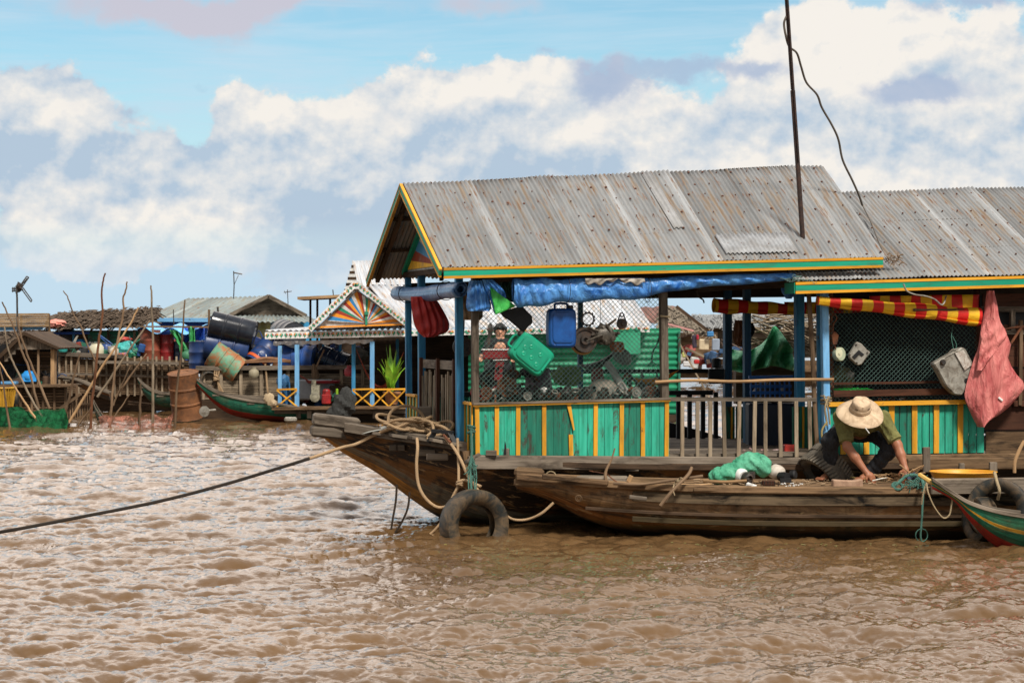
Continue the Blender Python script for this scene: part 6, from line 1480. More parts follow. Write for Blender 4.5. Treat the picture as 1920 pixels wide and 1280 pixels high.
for k in range(90):
    x=R_.gauss(2.0,1.3); y=19.35-abs(R_.gauss(0,.5)); l=R_.uniform(.008,.03); a=R_.random()*6.28
    _h=float(water_h(np.array([[x]]),np.array([[y]]))[2][0,0]); q=V((x,y,_h+.004))
    m.tube([q,q+V((math.cos(a)*l,math.sin(a)*l,.004)),q+V((math.cos(a+.7)*l*1.6,math.sin(a+.7)*l*1.6,0))],R_.uniform(.002,.005),4)
tag(m.build('floating_weed',plain('yellow_green_weed',(.14,.13,.03),.7,.4,20,c2=(.2,.16,.09)),smooth=True),'specks of yellow green weed drifting along the work boat side','weed',kind='stuff')
m=MB()
for k in range(9): a=P(1705+rnd.uniform(-8,14),888+rnd.uniform(-4,6),20.3); m.tube([a,a+V((rnd.uniform(-.12,.12),-.03,rnd.uniform(.0,.10)))],.007,5)
tag(m.build('kindling',M['bamboo']),'small heap of kindling beside the dark blue rag','kindling')
# ================================================================ the floating village behind
def bm(m,x0,y0,x1,y1,Y,wpx,dep=None,Y2=None,mi=0):
    a=P(x0,y0,Y); b=P(x1,y1,Y2 or Y); s=F_PX/Y; return m.beam(a,b,dep or wpx/s,wpx/s,up=(0,0,1) if abs(x1-x0)>abs(y1-y0) else (0,-1,0),mi=mi)
def vb(m,x,y0,y1,Y,wpx,dep=None,dx=0): 
    a=P(x,y0,Y); b=P(x+dx,y1,Y); s=F_PX/Y; return m.beam(b,a,wpx/s,dep or wpx/s,up=(0,-1,0))
TIN=roofmat('bright_white_tin',(.47,.50,.54)); TING=roofmat('grey_green_tin',(.21,.25,.25))
def face(m,pts,t=.03,mi=0):
    m.prism([V(p) for p in pts],V((0,t,0)) if t>0 else V((0,0,t)),mi=mi)
def roofpanel(corn,name,mat,parent,pitch=.12,amp=.018,nw=6):
    """corrugated sheet between eave-left, eave-right, ridge-right, ridge-left"""
    a,b,c,d=[V(q) for q in corn]; L=(b-a).length; n=int(L/pitch*5); m=MB(); nr=(b-a).cross(d-a).normalized()
    if nr.z<0: nr=-nr
    vs=[];fs=[];uv=[]
    for i in range(n+1):
        s=i/n
        for j in range(nw+1):
            t=j/nw; p=(a.lerp(b,s)).lerp(d.lerp(c,s),t); vs.append(p+nr*amp*math.sin(6.283*s*L/pitch))
    N=nw+1; H=(d-a).length
    for i in range(n):
        for j in range(nw):
            q=i*N+j; fs.append((q,q+N,q+N+1,q+1)); uv.append([(x*L/n,y*H/nw) for x,y in ((i,j),(i+1,j),(i+1,j+1),(i,j+1))])
    m.add(vs,fs,uv); return m.build(name,mat,parent,smooth=True,ang=180,solid=.01)
WHT=plain('white_trim_paint',(.72,.72,.70),.6,.1,12,c2=(.4,.36,.3))
ORG=plain('orange_trim_paint',(.72,.27,.02),.6,.15,12); GRN=plain('green_trim_paint',(.02,.25,.14),.6,.15,12)
RED=plain('brick_red_paint',(.34,.04,.02),.6,.15,12); BLU=plain('azure_trim_paint',(.04,.24,.52),.6,.15,12)
# ---- pavilion with the sunburst gable (46 m away)
YP=46.0; pv=thing('pavilion','white roofed floating pavilion with sunburst gable and blue posts','house',P(720,790,YP))
ev=lambda x: 628-(x-500)*.0185     # eave fascia centre row
ridge=527
roofpanel([P(760,ev(760)-7,YP),P(1222,ev(1222)-4,YP),P(1172,536,YP+2.6),P(690,534,YP+2.6)],'roof',TIN,pv)
roofpanel([P(497,ev(497)-8,YP),P(762,ev(762)-7,YP),P(762,602,YP+.9),P(585,614,YP+.9)],'porch_roof',TIN,pv)
roofpanel([P(1100,600,YP+5.2),P(690,604,YP+5.2),P(690,534,YP+2.6),P(1172,536,YP+2.6)],'roof',TIN,pv)
# projecting gable with its own roof running back
ga=P(667,531,YP-.35); gl=P(580,618,YP-.35); gr=P(762,606,YP-.35)
roofpanel([gr+V((0,0,.02)),P(762,600,YP+3.2)+V((0,0,.02)),P(672,531,YP+3.2),ga],'gable_roof',TIN,pv); roofpanel([P(590,608,YP+3.2),gl,ga,P(672,531,YP+3.2)],'gable_roof',TIN,pv)
def fbar(p,q,wd,name,mat,parent,t=.04,off=0):
    m=MB(); m.beam(V(p)+V((0,-off,0)),V(q)+V((0,-off,0)),t,wd,up=(0,0,1)); return m.build(name,mat,parent)
def pattern(p,q,parent,n,wd,off=.03):
    """little coloured diamonds along a white board"""
    p=V(p);q=V(q); d=(q-p); L=d.length; d.normalize(); up=V((0,-1,0)).cross(d).normalized(); 
    if up.z<0: up=-up
    ms=[MB(),MB(),MB()]
    for k in range(n):
        c=p+d*L*(k+.5)/n; h=wd*.33; w=L/n*.42
        for j,(a,b,e) in enumerate(((c-d*w,c,c-d*w*.2+up*h),(c,c+d*w,c+d*w*.3+up*h),(c-d*w*.6,c+d*w*.8,c-up*h))):
            ms[(j+k)%3 if j<2 else 1].prism([x+V((0,-off,0)) for x in (a,b,e)],V((0,.012,0)))
    for mm,mt,nm in ((ms[0],ORG,'orange_pattern'),(ms[1],GRN,'green_pattern'),(ms[2],RED,'red_pattern')): 
        if mm.v: mm.build(nm,mt,parent)['kind']='stuff'
for A,B,n in ((gl,ga,15),(ga,gr,15)):
    d=(V(B)-V(A)).normalized(); o=fbar(A,B,.12,'bargeboard',WHT,pv); pattern(A,B,o,n,.12)
fa=P(497,ev(497)+1,YP-.03); fb_=P(760,ev(760)+1,YP-.03); o=fbar(fa,fb_,.14,'eave_board',WHT,pv); pattern(fa,fb_,o,30,.15)
fa=P(762,ev(762)+1,YP-.03); fb_=P(1218,ev(1218)+2,YP-.03); o=fbar(fa,fb_,.12,'eave_board',WHT,pv); pattern(fa,fb_,o,30,.13)
# sunburst
gwl=MB(); face(gwl,[P(592,616,YP-.2),P(757,609,YP-.2),P(668,541,YP-.2)],.03); gw2=gwl.build('gable_wall',WHT,pv)
tri=[(598,613),(754,607),(669,545)]; cen=(687,606)
seqc=[ORG,WHT,RED,ORG,WHT,GRN,ORG,WHT,BLU,RED,WHT,ORG,GRN,WHT,RED,ORG,WHT,BLU,ORG,RED,WHT,GRN,RED,ORG,BLU,WHT]
N=len(seqc); 
for k,mt in enumerate(seqc):
    pl=ray_poly(cen,-math.pi*k/N-.04,-math.pi*(k+1)/N-.04 if k<N-1 else -math.pi+.06,[(x,y) for x,y in tri])
    m=MB(); m.prism([P(x,y,YP-.232-.0005*k) for x,y in pl],V((0,.02,0))); m.build('painted_ray',mt,gw2)
m=MB(); bm(m,600,613,756,608,YP-.27,3.2); m.build('sill_board',ORG,gw2); m=MB(); vb(m,687,609,585,YP-.28,4); vb(m,687,590,584,YP-.29,7); m.build('centre_post',GRN,gw2)
# frilled white soffit cloth
m=MB(); m.sheet(lambda u,v:P(512+u*188,640-u*4+v*(7+1.5*math.sin(u*50)),YP+.1)+V((0,.04*math.sin(u*60),0)),70,3); m.build('white_valance',plain('dirty_white_cloth',(.55,.52,.5),.9,.15,9),pv,smooth=True)
for x,y0,y1,w,dy in ((525,648,764,7,0),(557,646,764,8,0),(606,645,762,5,2.6),(638,645,745,5,2.6),(663,640,760,7,.4),(698,640,762,8,0),(745,635,762,6,2.6),(590,648,740,4,3)):
    m=MB(); vb(m,x,y0,y1,YP+dy,w*YP/(YP+dy)); m.build('post',M['lblue'] if dy==0 else M['blue'],pv)
m=MB(); bm(m,512,767,690,767,YP+.0,6,1.2); 
m=MB()
for k in range(7): m.beam(P(512,765,YP-.1+k*.6),P(762,763,YP-.1+k*.6),.58,.05)
m.build('deck',M['deckwood'],pv)
m=MB(); bm(m,515,772,765,771,YP-.1,7); 
for x in (560,580,703,725): vb(m,x,770,784,YP-.15,8)
m.build('deck_beam',M['greywood'],pv)
m=MB(); 
for k in range(10): m.beam(P(540+k*3,790,YP+.3+k*.4),P(1270,790,YP+.3+k*.4),.38,.28)
m.build('float_timber',M['darkwood'],pv)
for xa,xb in ((519,557),(661,698),(698,760)):
    m=MB(); bm(m,xa,730,xb,729,YP-.05,3.2); m.build('rail',M['yellow'],pv)
    m=MB(); n=1 if xb-xa<45 else 2
    for j in range(n): 
        a=xa+(xb-xa)*j/n; b=xa+(xb-xa)*(j+1)/n; bm(m,a,731,b,762,YP-.05,2.6); bm(m,a,762,b,731,YP-.09,2.6)
    m.build('cross_brace',M['yellow'],pv)
# green corrugated side wall
m=MB(); nW=150
def gwall(u,v):
    x=878+u*398; y=621+v*172-(u*6)*(1-v); z=P(x,y,YP+.35); return z+V((0,.022*math.sin(v*172/92*6.283/.12),0))
m.sheet(gwall,4,int(172/92/.12*6)); m.build('green_tin_wall',plain('deep_green_tin',(.012,.20,.10),.5,.2,3,c2=(.03,.28,.15)),pv,smooth=True,ang=180,solid=.01)
m=MB(); m.beam(P(762,705,YP+4),P(880,705,YP+4),.05,2.0); m.beam(P(600,705,YP+5.5),P(1270,705,YP+5.5),.05,1.9); m.build('rear_wall',M['darkwood'],pv)
m=MB(); vb(m,1274,621,790,YP+.3,4); m.build('corner_post',M['tealdk'],pv)
m=MB(); bm(m,1165,636,1196,636,YP+.2,2,.3); m.beam(P(1150,640,YP+.1),P(1200,640,YP+.1),.3,.5); m.build('awning_shelf',plain('light_green_tin',(.04,.36,.20),.5,.2,3),pv)
# potted plant
pt=thing('potted_plant','bright green leafy plant in a clay pot on the pavilion porch','plant',P(735,760,YP+.2))
m=MB(); m.lathe([(.11,0),(.16,.20),(.185,.22),(.185,.26),(.16,.26),(.15,.2),(0,.2)],P(735,758,YP+.2),n=20); m.build('pot',plain('terracotta',(.34,.15,.07),.85,.2,12,c2=(.2,.16,.08)),pt,smooth=True,ang=50)
m=MB(); R=random.Random(4); base=P(733,732,YP+.2)
for k in range(30):
    a=R.random()*6.28; out=R.uniform(.08,.34); h=R.uniform(.45,1.0)*(1.1-out); pts=[]
    for i in range(9): t=i/8; pts.append(base+V((math.cos(a)*out*t**1.3,math.sin(a)*out*t**1.3,h*t-out*.35*t**3)))
    wd=R.uniform(.06,.10); s_=V((-math.sin(a),math.cos(a),.2)).normalized(); tw=R.uniform(-1,1)
    m.sheet(lambda u,v:(lambda i:pts[i]+(s_*math.cos(tw*u)+V((0,0,1))*math.sin(tw*u)*.5)*(v-.5)*2*wd*math.sin(min(1,u*1.15+.12)*3.0)**.7*(1 if u<.99 else .1)+V((0,0,-.02))*abs(v-.5))(int(round(u*8))),8,2)
m.build('leaves',plain('young_green_leaf',(.28,.50,.04),.45,.35,5,spec=.5,c2=(.12,.33,.02)),pt,smooth=True)
m=MB(); m.tube([base-V((0,0,.1)),base+V((0,0,.12))],[.04,.02],8); m.build('stem',plain('pale_stem',(.4,.42,.2),.7),pt,smooth=True)
hr=hammock(P(668,655,YP+.8),P(757,660,YP+.5),.72,.5,'rust red hammock slung between the pavilion posts',plain('rust_red_fabric',(.36,.06,.025),.8,.3,6))
def simple(name,label,cat,m,mat,**k): return tag(m.build(name,mat,**k),label,cat)
m=MB(); m.blob(P(531,716,YP+.1),(.13,.12,.15),14,10,.15); m.sheet(lambda u,v:P(522+u*22+v*3*u,716+v*44,YP+.05)+V((0,.05*math.sin(u*12),0)),10,6); simple('blue_cloth','blue cloth bundle hanging on the pavilion corner post','cloth',m,cloth('denim_blue_cloth',(.02,.09,.2)),smooth=True)
m=MB(); m.blob(P(646,757,YP-.35),(.24,.2,.27),26,16,.2); m.blob(P(634,774,YP-.4),(.18,.15,.14),16,10,.25); simple('net_heap','heap of dark grey fishing net at the edge of the pavilion porch','net',m,cloth('dark_grey_net',(.035,.037,.035),(.08,.08,.075),26,.95,1.,.05),smooth=True)
m=MB(); m.box(P(590,730,YP+1.2),(.8,.5,.42)); simple('white_trough','pale grey trough standing on the pavilion porch','trough',m,plain('pale_grey_paint',(.34,.36,.38),.6,.2,5),bevel=.03)
m=MB(); m.box(P(592,735,YP+.3),(.16,.2,.28)); m.lathe([(.06,0),(.10,.02),(.10,.1),(.04,.12)],P(591,744,YP+.2),axis=(0,-1,0),n=18); m.tube([P(588,728,YP+.3),P(588,712,YP+.3)],.05,8); simple('water_pump','cream and black engine pump on the pavilion porch','pump',m,plain('cream_greasy_iron',(.30,.28,.2),.6,.4,14,c2=(.05,.04,.03)),smooth=True,ang=35)
m=MB(); m.box(P(612,748,YP+.5),(.18,.2,.2)); m.lathe([(.05,0),(.08,0),(.08,.12),(.05,.14)],P(612,742,YP+.5),axis=(0,0,1),n=16); simple('red_engine','red engine block standing right of the cream pump','engine',m,plain('signal_red_paint',(.4,.02,.02),.5,.3,14,c2=(.06,.01,.01)),bevel=.02)
m=MB(); m.lathe([(.0,0),(.32,.0),(.36,.05),(.34,.06),(0,.03)],P(606,718,YP+1.),n=24); simple('red_tray','maroon round tray lying on the pale trough','tray',m,plain('maroon_enamel',(.22,.02,.03),.4),smooth=True,ang=40)
m=MB(); m.box(P(632,742,YP+.6),(.05,.08,.30)); simple('lime_bottle','lime green bottle standing beside the red engine','bottle',m,plain('lime_plastic',(.28,.5,.03),.4),bevel=.015)
m=MB(); m.box(P(635,738,YP+.9),(.36,.3,.34)); simple('dark_cabinet','dark cabinet behind the lime green bottle','cabinet',m,M['darkwood'],bevel=.015)
m=MB(); m.blob(P(504,748,YP-.3),(.09,.08,.12),14,10,.2); m.blob(P(512,756,YP-.3),(.08,.07,.07),12,8,.2); simple('straw_bag','pale tan bag hanging beside the green boat stern','bag',m,plain('tan_bag_cloth',(.42,.32,.2),.9,.2,12),smooth=True)
# ---- steep striped tin gable and flat canopy behind the pavilion
tg=thing('striped_gable','steep white tin roof with a dark striped gable behind the pavilion','house',P(690,600,54))
m=MB(); 
for k in range(10):
    y=494+k*5.6; x0=661-(y-492)*.30; x1=661+(y-492)*.23; m.beam(P(x0,y,54),P(max(x1,x0+2),y,54),.05,5.4*54/F_PX,mi=k%2)
m.build('striped_board',[WHT,M['darkwood']],tg)
roofpanel([P(672,545,54),P(790,545,54),P(760,488,55.5),P(660,489,54.2)],'roof',TIN,tg)
m=MB(); vb(m,657,540,760,56,6); vb(m,740,540,760,56,6); m.build('post',M['darkwood'],tg)
cn=thing('flat_canopy','flat board canopy on thin posts left of the sunburst gable','canopy',P(600,640,50))
m=MB(); m.beam(P(564,560,50),P(664,555,50),1.6,.06); m.build('roof_board',M['bamboo'],cn)
for x in (582,595,619): MB_=MB(); vb(MB_,x,560,760,50.2,4); MB_.build('post',M['brownwood'],cn)
# ---- barge with the oil drums
YB=47.5; bg=thing('drum_barge','long bamboo sided barge loaded with oil drums','barge',P(530,790,YB))
m=MB()
for k in range(15): y=700+k*3.6; m.beam(P(375,y,YB+.0),P(700,y+2,YB+.0),.03,.024+.006*(k%3))
for x in (382,415,452,490,540,590,640,680): vb(m,x,692,754,YB-.04,6)
m.build('slatted_side',M['palewood'],bg)
m=MB(); m.beam(P(375,725,YB+.18),P(700,725,YB+.18),.03,.7); m.build('inner_side',M['darkwood'],bg)
m=MB(); m.beam(P(368,690,YB-.06),P(700,688,YB-.06),.16,.09); m.beam(P(405,745,YB-.08),P(560,752,YB-.08),.1,.16); m.build('top_rail',M['greywood'],bg)
m=MB(); 
for k in range(8): m.beam(P(365,693,YB+.2+k*.3),P(700,693,YB+.2+k*.3),.28,.05)
m.build('deck',M['darkwood'],bg)
m=MB(); m.beam(P(366,770,YB+.3),P(560,772,YB+.3),.8,.5); m.build('hull',M['darkwood'],bg)
def drum(name,label,a,b,r,mat,extra=None,group='oil drums heaped on the barge'):
    a=V(a);b=V(b); L=(b-a).length; d=(b-a).normalized(); t=thing(name,label,'drum',a.lerp(b,.5)-V((0,0,r)),group)
    pr_=[(r*.93,.012),(r*.97,.012),(r,0),(r*1.02,.005),(r,.015),(r*.985,.03)]
    for f in (.33,.66): pr_+=[(r*.985,L*f-.03),(r*1.03,L*f-.012),(r*1.03,L*f+.012),(r*.985,L*f+.03)]
    pr_+=[(r*.985,L-.03),(r,L-.015),(r*1.02,L-.005),(r,L),(r*.97,L-.012),(r*.93,L-.012)]
    m=MB(); m.lathe(pr_,a,axis=d,n=34); m.build('shell',mat,t,smooth=True,ang=35)
    m=MB(); m.lathe([(.03,0),(.03,.012),(0,.014)],b+frame_of(d)[2]*r*.6-d*.012,axis=d,n=10); m.build('bung',mat,t)
    if extra: extra(t,a,b,d,r,L)
    return t
NAVY=plain('glossy_navy_plastic',(.008,.017,.045),.22,.2,5,c2=(.03,.05,.09)); DBL=plain('scuffed_dark_blue_steel',(.012,.035,.12),.4,.3,6,c2=(.10,.05,.03),cov=(.6,.72))
GRR=plain('green_rusted_steel',(.10,.27,.17),.6,.3,5,c2=(.30,.11,.04),cov=(.42,.56)); MBL=plain('mid_blue_steel',(.02,.08,.30),.4,.3,5,c2=(.05,.06,.1)); RSD=plain('rust_brown_steel',(.24,.10,.04),.8,.35,6,c2=(.09,.045,.025),bump=.4)
drum('oil_drum','glossy black drum lying topmost on the heap',P(396,607,YB+.5),P(478,627,YB+.5),.285,plain('glossy_black_plastic',(.010,.012,.018),.22,.2,5,c2=(.03,.035,.045)))
drum('oil_drum','scuffed dark blue drum lying just beneath the glossy black drum',P(386,646,YB+.6),P(468,660,YB+.6),.30,DBL)
drum('oil_drum','green and rust drum tilted at the front of the heap',P(398,662,YB+.1),P(450,697,YB+.1),.29,GRR)
def mk(t,a,b,d,r,L):
    m=MB(); m.lathe([(r*1.035,L*.10),(r*1.035,L*.22)],a,axis=d,n=34); m.build('orange_band',plain('orange_band_paint',(.6,.10,.02),.5),t,smooth=True)
    # white lettering band on the side: curved strokes of a single round letter
    s_=V((1,0,-.35)).normalized(); c=a.lerp(b,.55)+V((0,-r*1.02,-.02)); ux=d; uz=V((0,-1,0)).cross(d).normalized()
    m=MB(); pts=[c+ux*math.cos(q)*.075+uz*math.sin(q)*.085 for q in [math.pi*(.25+i*1.5/12) for i in range(13)]]+[c+ux*.05,c+ux*.01]; m.tube(pts,.012,5)
    m.build('white_letter',M['white'],t)
drum('oil_drum','dark blue drum with orange band and white letter leaning right of the blue drum',P(478,683,YB+.2),P(508,648,YB+.4),.25,DBL,mk)
drum('oil_drum','grey black drum lying end on behind the pavilion eave corner',P(528,622,YB+1.6),P(552,628,YB+.6),.27,plain('grey_black_plastic',(.05,.055,.065),.3,.2,5))
drum('oil_drum','mid blue drum lying just right of the lettered drum',P(535,672,YB+1.0),P(590,676,YB+.9),.31,MBL)
drum('oil_drum','dark drum lying rightmost under the pavilion eave',P(600,672,YB+1.2),P(650,690,YB+1.1),.30,NAVY)
drum('oil_drum','dark blue upright drum behind the green and rust drum',P(378,700,YB+.9),P(378,640,YB+.9),.27,DBL)
drum('rust_drum','big rust brown drum standing in the water at the barge corner',P(352,783,YB-1.2),P(343,698,YB-1.40),.315,RSD,group=None)
m=MB(); m.beam(P(460,678,YB-.02),P(545,676,YB-.02),.1,.05); m.tube(smooth_pts([P(455,680,YB),P(500,672,YB),P(545,678,YB)]),.04,7); simple('brown_tarp','brown cloth roll on the barge rail under the lettered drum','cloth',m,plain('brown_roll_cloth',(.2,.1,.05),.9,.3,9),smooth=True)
m=MB()
for k in range(3): m.rope([P(408+k*3,682,YB-.1),P(402+k*4,700,YB-.12),P(407,712,YB-.12),P(412+k*3,735,YB-.14)],.018,6)
for k in range(4): m.ring(P(406,706+k*2,YB-.13),.05,.02,axis=(rnd.uniform(-.6,.6),rnd.uniform(-.6,.6),1),n=14,m=6)
simple('knotted_rope','pale rope knotted on the barge rail above the green boat','rope',m,M['rope'],smooth=True)
m=MB(); m.rope([P(497,682,YB-.1),P(499,700,YB-.1),P(501,725,YB-.15),P(503,740,YB-.2)],.02,6); simple('hanging_rope','tan rope hanging from the barge rail near the pavilion','rope',m,M['rope'],smooth=True)
m=MB(); m.ring(P(392,712,YB-.1),.16,.035,axis=(.3,-1,0),n=26,m=7); simple('barge_tyre','black hoop hanging at the barge corner behind the green bow','hoop',m,M['rubber'],smooth=True)
# broom and sticks
m=MB(); m.tube([P(608,655,YB-.3),P(592,690,YB-.3)],.02,6); m.lathe([(.03,0),(.09,.25),(.03,.4)],P(588,682,YB-.3),axis=(.15,0,-1),n=10); simple('broom','straw broom with purple cloth leaning behind the pavilion posts','broom',m,M['stick'],smooth=True)
# ---- blue house with the grey hip and gable roof
YH=58.0; bh=thing('blue_house','blue walled house with grey tin roof and plank gable','house',P(430,700,YH))
roofpanel([P(262,598,YH),P(440,598,YH),P(504,555,YH+2.5),P(352,560,YH+2.5)],'roof',TING,bh,.14,.02)
roofpanel([P(385,592,YH-.1),P(422,594,YH-.1),P(505,554,YH-.1),P(490,556,YH+2.5)],'roof',TING,bh,.14,.02)
m=MB(); face(m,[P(432,592,YH),P(572,592,YH),P(504,559,YH)],.05); gbl=m.build('plank_gable',M['greywood'],bh)
for A,B in ((P(425,594,YH-.1),P(504,555,YH-.1)),(P(504,555,YH-.1),P(574,592,YH-.1))): fbar(A,B,.09,'bargeboard',M['greywood'],bh,.25)
roofpanel([P(395,603,YH-1.2),P(598,604,YH-1.2),P(572,591,YH),P(430,591,YH)],'lower_roof',TING,bh,.14,.02)
o=fbar(P(252,599,YH-.1),P(395,600,YH-.1),.10,'eave_board',M['lblue'],bh)
m=MB(); m.beam(P(258,640,YH+.2),P(600,640,YH+.2),.1,1.15); m.build('wall',plain('cobalt_blue_paint',(.012,.07,.36),.6,.2,3,c2=(.03,.12,.4)),bh)
m=MB(); m.beam(P(480,622,YH+.1),P(600,622,YH+.1),.05,.55); m.build('light_blue_wall',plain('sky_blue_paint',(.05,.30,.55),.6,.2,3),bh)
m=MB(); m.box(P(495,625,YH-.1),(.2,.1,.3)); m.blob(P(497,622,YH-.3),(.2,.1,.3),14,10,.3); simple('laundry','pale green and yellow laundry hanging by the glossy black drum','laundry',m,plain('pale_laundry',(.5,.55,.4),.9,.3,6,c2=(.5,.5,.1)),smooth=True)
def mastpole(x,y0,y1,Y,label,wpx=1.6,arms=()):
    t=thing('antenna_pole',label,'antenna',P(x,y1,Y)); m=MB(); s=Y/F_PX; m.tube([P(x,y1,Y),P(x+1,(y0+y1)/2,Y),P(x,y0,Y)],wpx*s/2,6); m.build('pole',M['steel'],t)
    for (dx0,dy0,dx1,dy1,w) in arms: MB().tube([P(x+dx0,y0+dy0,Y),P(x+dx1,y0+dy1,Y)],w*s/2,5).build('arm',M['steel'],t)
    return t
mastpole(438,508,560,57,'thin antenna pole with one arm on the grey roof',2,((0,3,16,6,2.4),(1,26,9,8,1)))
mastpole(539,543,592,62,'thin antenna pole with cross arm beyond the plank gable',1.6,((-7,5,8,3,1.5),(-6,2,-3,8,1)))
mastpole(624,543,560,60,'short stub pole on the flat canopy',2); mastpole(408,575,600,57,'short wooden stub on the left slope of the grey roof',4)
mastpole(325,580,640,56,'thin pole at the left end of the blue house',2)
# tarps and drums on the platform before the blue house
YT=52.0; pl_=thing('bamboo_platform','long bamboo fish pen platform between the thatched house and the barge','platform',P(260,740,YT))
m=MB(); 
for k in range(7): m.beam(P(104,664+k*.2,YT+.2+k*.5),P(372,682,YT+.2+k*.5),.48,.06)
m.build('deck',M['deckwood'],pl_)
m=MB(); m.beam(P(104,663,YT-.1),P(230,668,YT-.1),.1,.09); m.beam(P(180,678,YT-.3),P(375,682,YT-.3),.3,.06); m.beam(P(104,700,YT-.12),P(375,708,YT-.12),.05,.05); m.build('edge_board',M['greywood'],pl_)
m=MB()
for k in range(17): m.beam(P(104,672+k*3.9,YT),P(372,682+k*3.7,YT),.03,.030)
m.build('slatted_side',M['stick'],pl_)
m=MB(); m.beam(P(104,706,YT+.3),P(372,710,YT+.3),.05,.85); m.build('inner_side',M['darkwood'],pl_)
m=MB()
for x in range(110,372,13): vb(m,x+rnd.uniform(-2,2),668,742,YT-.06,3.4)
m.build('stake',M['palewood'],pl_)
m=MB(); m.beam(P(104,752,YT+.6),P(372,748,YT+.6),.5,.5); m.build('float_timber',M['darkwood'],pl_)
drum('oil_drum','tall brick red drum with orange rag on the platform',P(282,676,YT+.6),P(282,618,YT+.6),.235,plain('brick_red_steel',(.22,.05,.025),.6,.3,5,c2=(.14,.06,.03)),group=None)
drum('oil_drum','crimson drum right of the tall brick red drum',P(312,676,YT+.7),P(312,627,YT+.7),.175,plain('crimson_steel',(.25,.012,.015),.5,.3,5,c2=(.08,.015,.01)),group=None)
drum('oil_drum','dark navy drum right of the crimson drum',P(335,678,YT+.8),P(335,640,YT+.8),.16,NAVY,group=None)
m=MB(); m.lathe([(.12,0),(.16,.02),(.17,.1),(.165,.22),(.12,.27),(.115,.30),(.13,.31),(0,.31)],P(181,668,YT+.3),n=24); simple('white_jar','cream white plastic jar standing on the platform edge','jar',m,plain('cream_plastic',(.66,.62,.45),.4,.1,6),smooth=True,ang=50)
m=MB(); m.lathe([(.10,0),(.13,.02),(.13,.24),(.10,.28),(0,.28)],P(199,668,YT+.6),n=20); simple('blue_barrel','small dark blue barrel right of the cream jar','barrel',m,MBL,smooth=True,ang=50)
m=MB(); m.lathe([(.10,0),(.13,.02),(.13,.22),(.10,.26),(0,.26)],P(164,668,YT+.6),n=20); simple('blue_barrel','small dark blue barrel left of the cream jar','barrel',m,DBL,smooth=True,ang=50)
m=MB(); m.blob(P(234,655,YT+.4),(.25,.2,.18),18,12,.2); simple('turquoise_bundle','turquoise bundle heaped left of the tall red drum','bundle',m,cloth('turquoise_cloth',(.04,.32,.30)),smooth=True)
m=MB(); m.blob(P(233,636,YT+.5),(.15,.12,.06),14,8,.2); simple('red_basin','dark red basin lying on the turquoise bundle','basin',m,M['red'],smooth=True)
m=MB(); m.blob(P(230,664,YT+.15),(.10,.08,.04),12,8,.3); simple('orange_scraps','orange and violet scraps in front of the turquoise bundle','scraps',m,plain('orange_scrap_cloth',(.6,.22,.03),.8,.5,20,c2=(.2,.1,.5)),smooth=True)
m=MB(); m.blob(P(250,662,YT+.4),(.14,.15,.16),14,10,.15); simple('green_jerrycan','green rounded can beside the tall red drum','can',m,plain('dull_green_plastic',(.03,.2,.11),.5),smooth=True)
m=MB(); m.sheet(lambda u,v:P(275+u*115-v*5,610+v*9+u*3,YT+1.5)+V((0,-1.2*v,.08*math.sin(u*14))),26,6); simple('light_blue_tarp','light blue tarpaulin stretched as an awning over the red drums','tarp',m,cloth('light_blue_tarpaulin',(.14,.42,.72)),smooth=True,solid=.01)
m=MB(); m.sheet(lambda u,v:P(318+u*14+v*(20+8*math.sin(v*3)),618+v*50,YT+.3)+V((0,.08*math.sin(u*9+v*6),0)),6,16); m.sheet(lambda u,v:P(352+u*12+v*6,612+v*60,YT+.2)+V((0,.08*math.sin(u*9+v*6),0)),6,12); simple('green_awning_cloth','green cloth strips hanging from the light blue awning','cloth',m,cloth('fresh_green_cloth',(.05,.32,.10)),smooth=True,solid=.01)
m=MB(); m.sheet(lambda u,v:P(338+u*46,612+v*60,YT+1.)+V((0,.08*math.sin(u*16+v*4),0)),14,8); simple('deep_blue_tarp','deep blue tarpaulin hanging behind the green strips','tarp',m,cloth('deep_blue_tarpaulin',(.012,.06,.34)),smooth=True,solid=.01)
m=MB(); m.beam(P(262,612,YT+.2),P(392,613,YT+.2),.05,.04); vb(m,392,580,700,YT+.2,4); m.build('x',M['stick']) if False else simple('pole_frame','thin pole frame holding the light blue awning','frame',m,M['stick'])
# ---- thatched house at left
def thatchmat(name,c):
    t=NT(name); ob=t.coord('Object'); n=t.noise(t.map(ob,(7,3,9)),2,6,.75,.8); col=t.mix(t.ramp(n,.3,.7),sc(c,.3),sc(c,1.5)); t.bump(n,1.,.12); return t.out(col,.95,0,.1)
TH=thatchmat('dry_leaf_thatch',(.17,.125,.09))
def thatch(corn,parent,n=420,ln=.45,mat=TH,name='thatch'):
    a,b,c,d=[V(q) for q in corn]; m=MB(); m.add([a,b,c,d],[(0,1,2,3)],[[(0,0),(4,0),(4,2),(0,2)]]); R=random.Random(len(corn)+n); dn=(a-d).normalized(); nr=(b-a).cross(d-a).normalized()
    if nr.z<0: nr=-nr
    for k in range(n):
        s,t=R.random(),R.random()**.9; p=a.lerp(b,s).lerp(d.lerp(c,s),t)+nr*R.uniform(.02,.09); side=(b-a).normalized(); w=R.uniform(.015,.055); l=ln*R.uniform(.4,1.1); dd=(dn+side*R.uniform(-.5,.5)+nr*R.uniform(-.12,.10)).normalized()
        m.add([p-side*w,p+side*w,p+dd*l+side*w*.5,p+dd*l-side*w*.6],[(0,1,2,3)],[[(0,0),(.1,0),(.1,.4),(0,.4)]])
    return m.build(name,mat,parent)
YL=55.0; tl=thing('thatched_house','green walled house under ragged leaf thatch on the far left','house',P(190,700,YL))
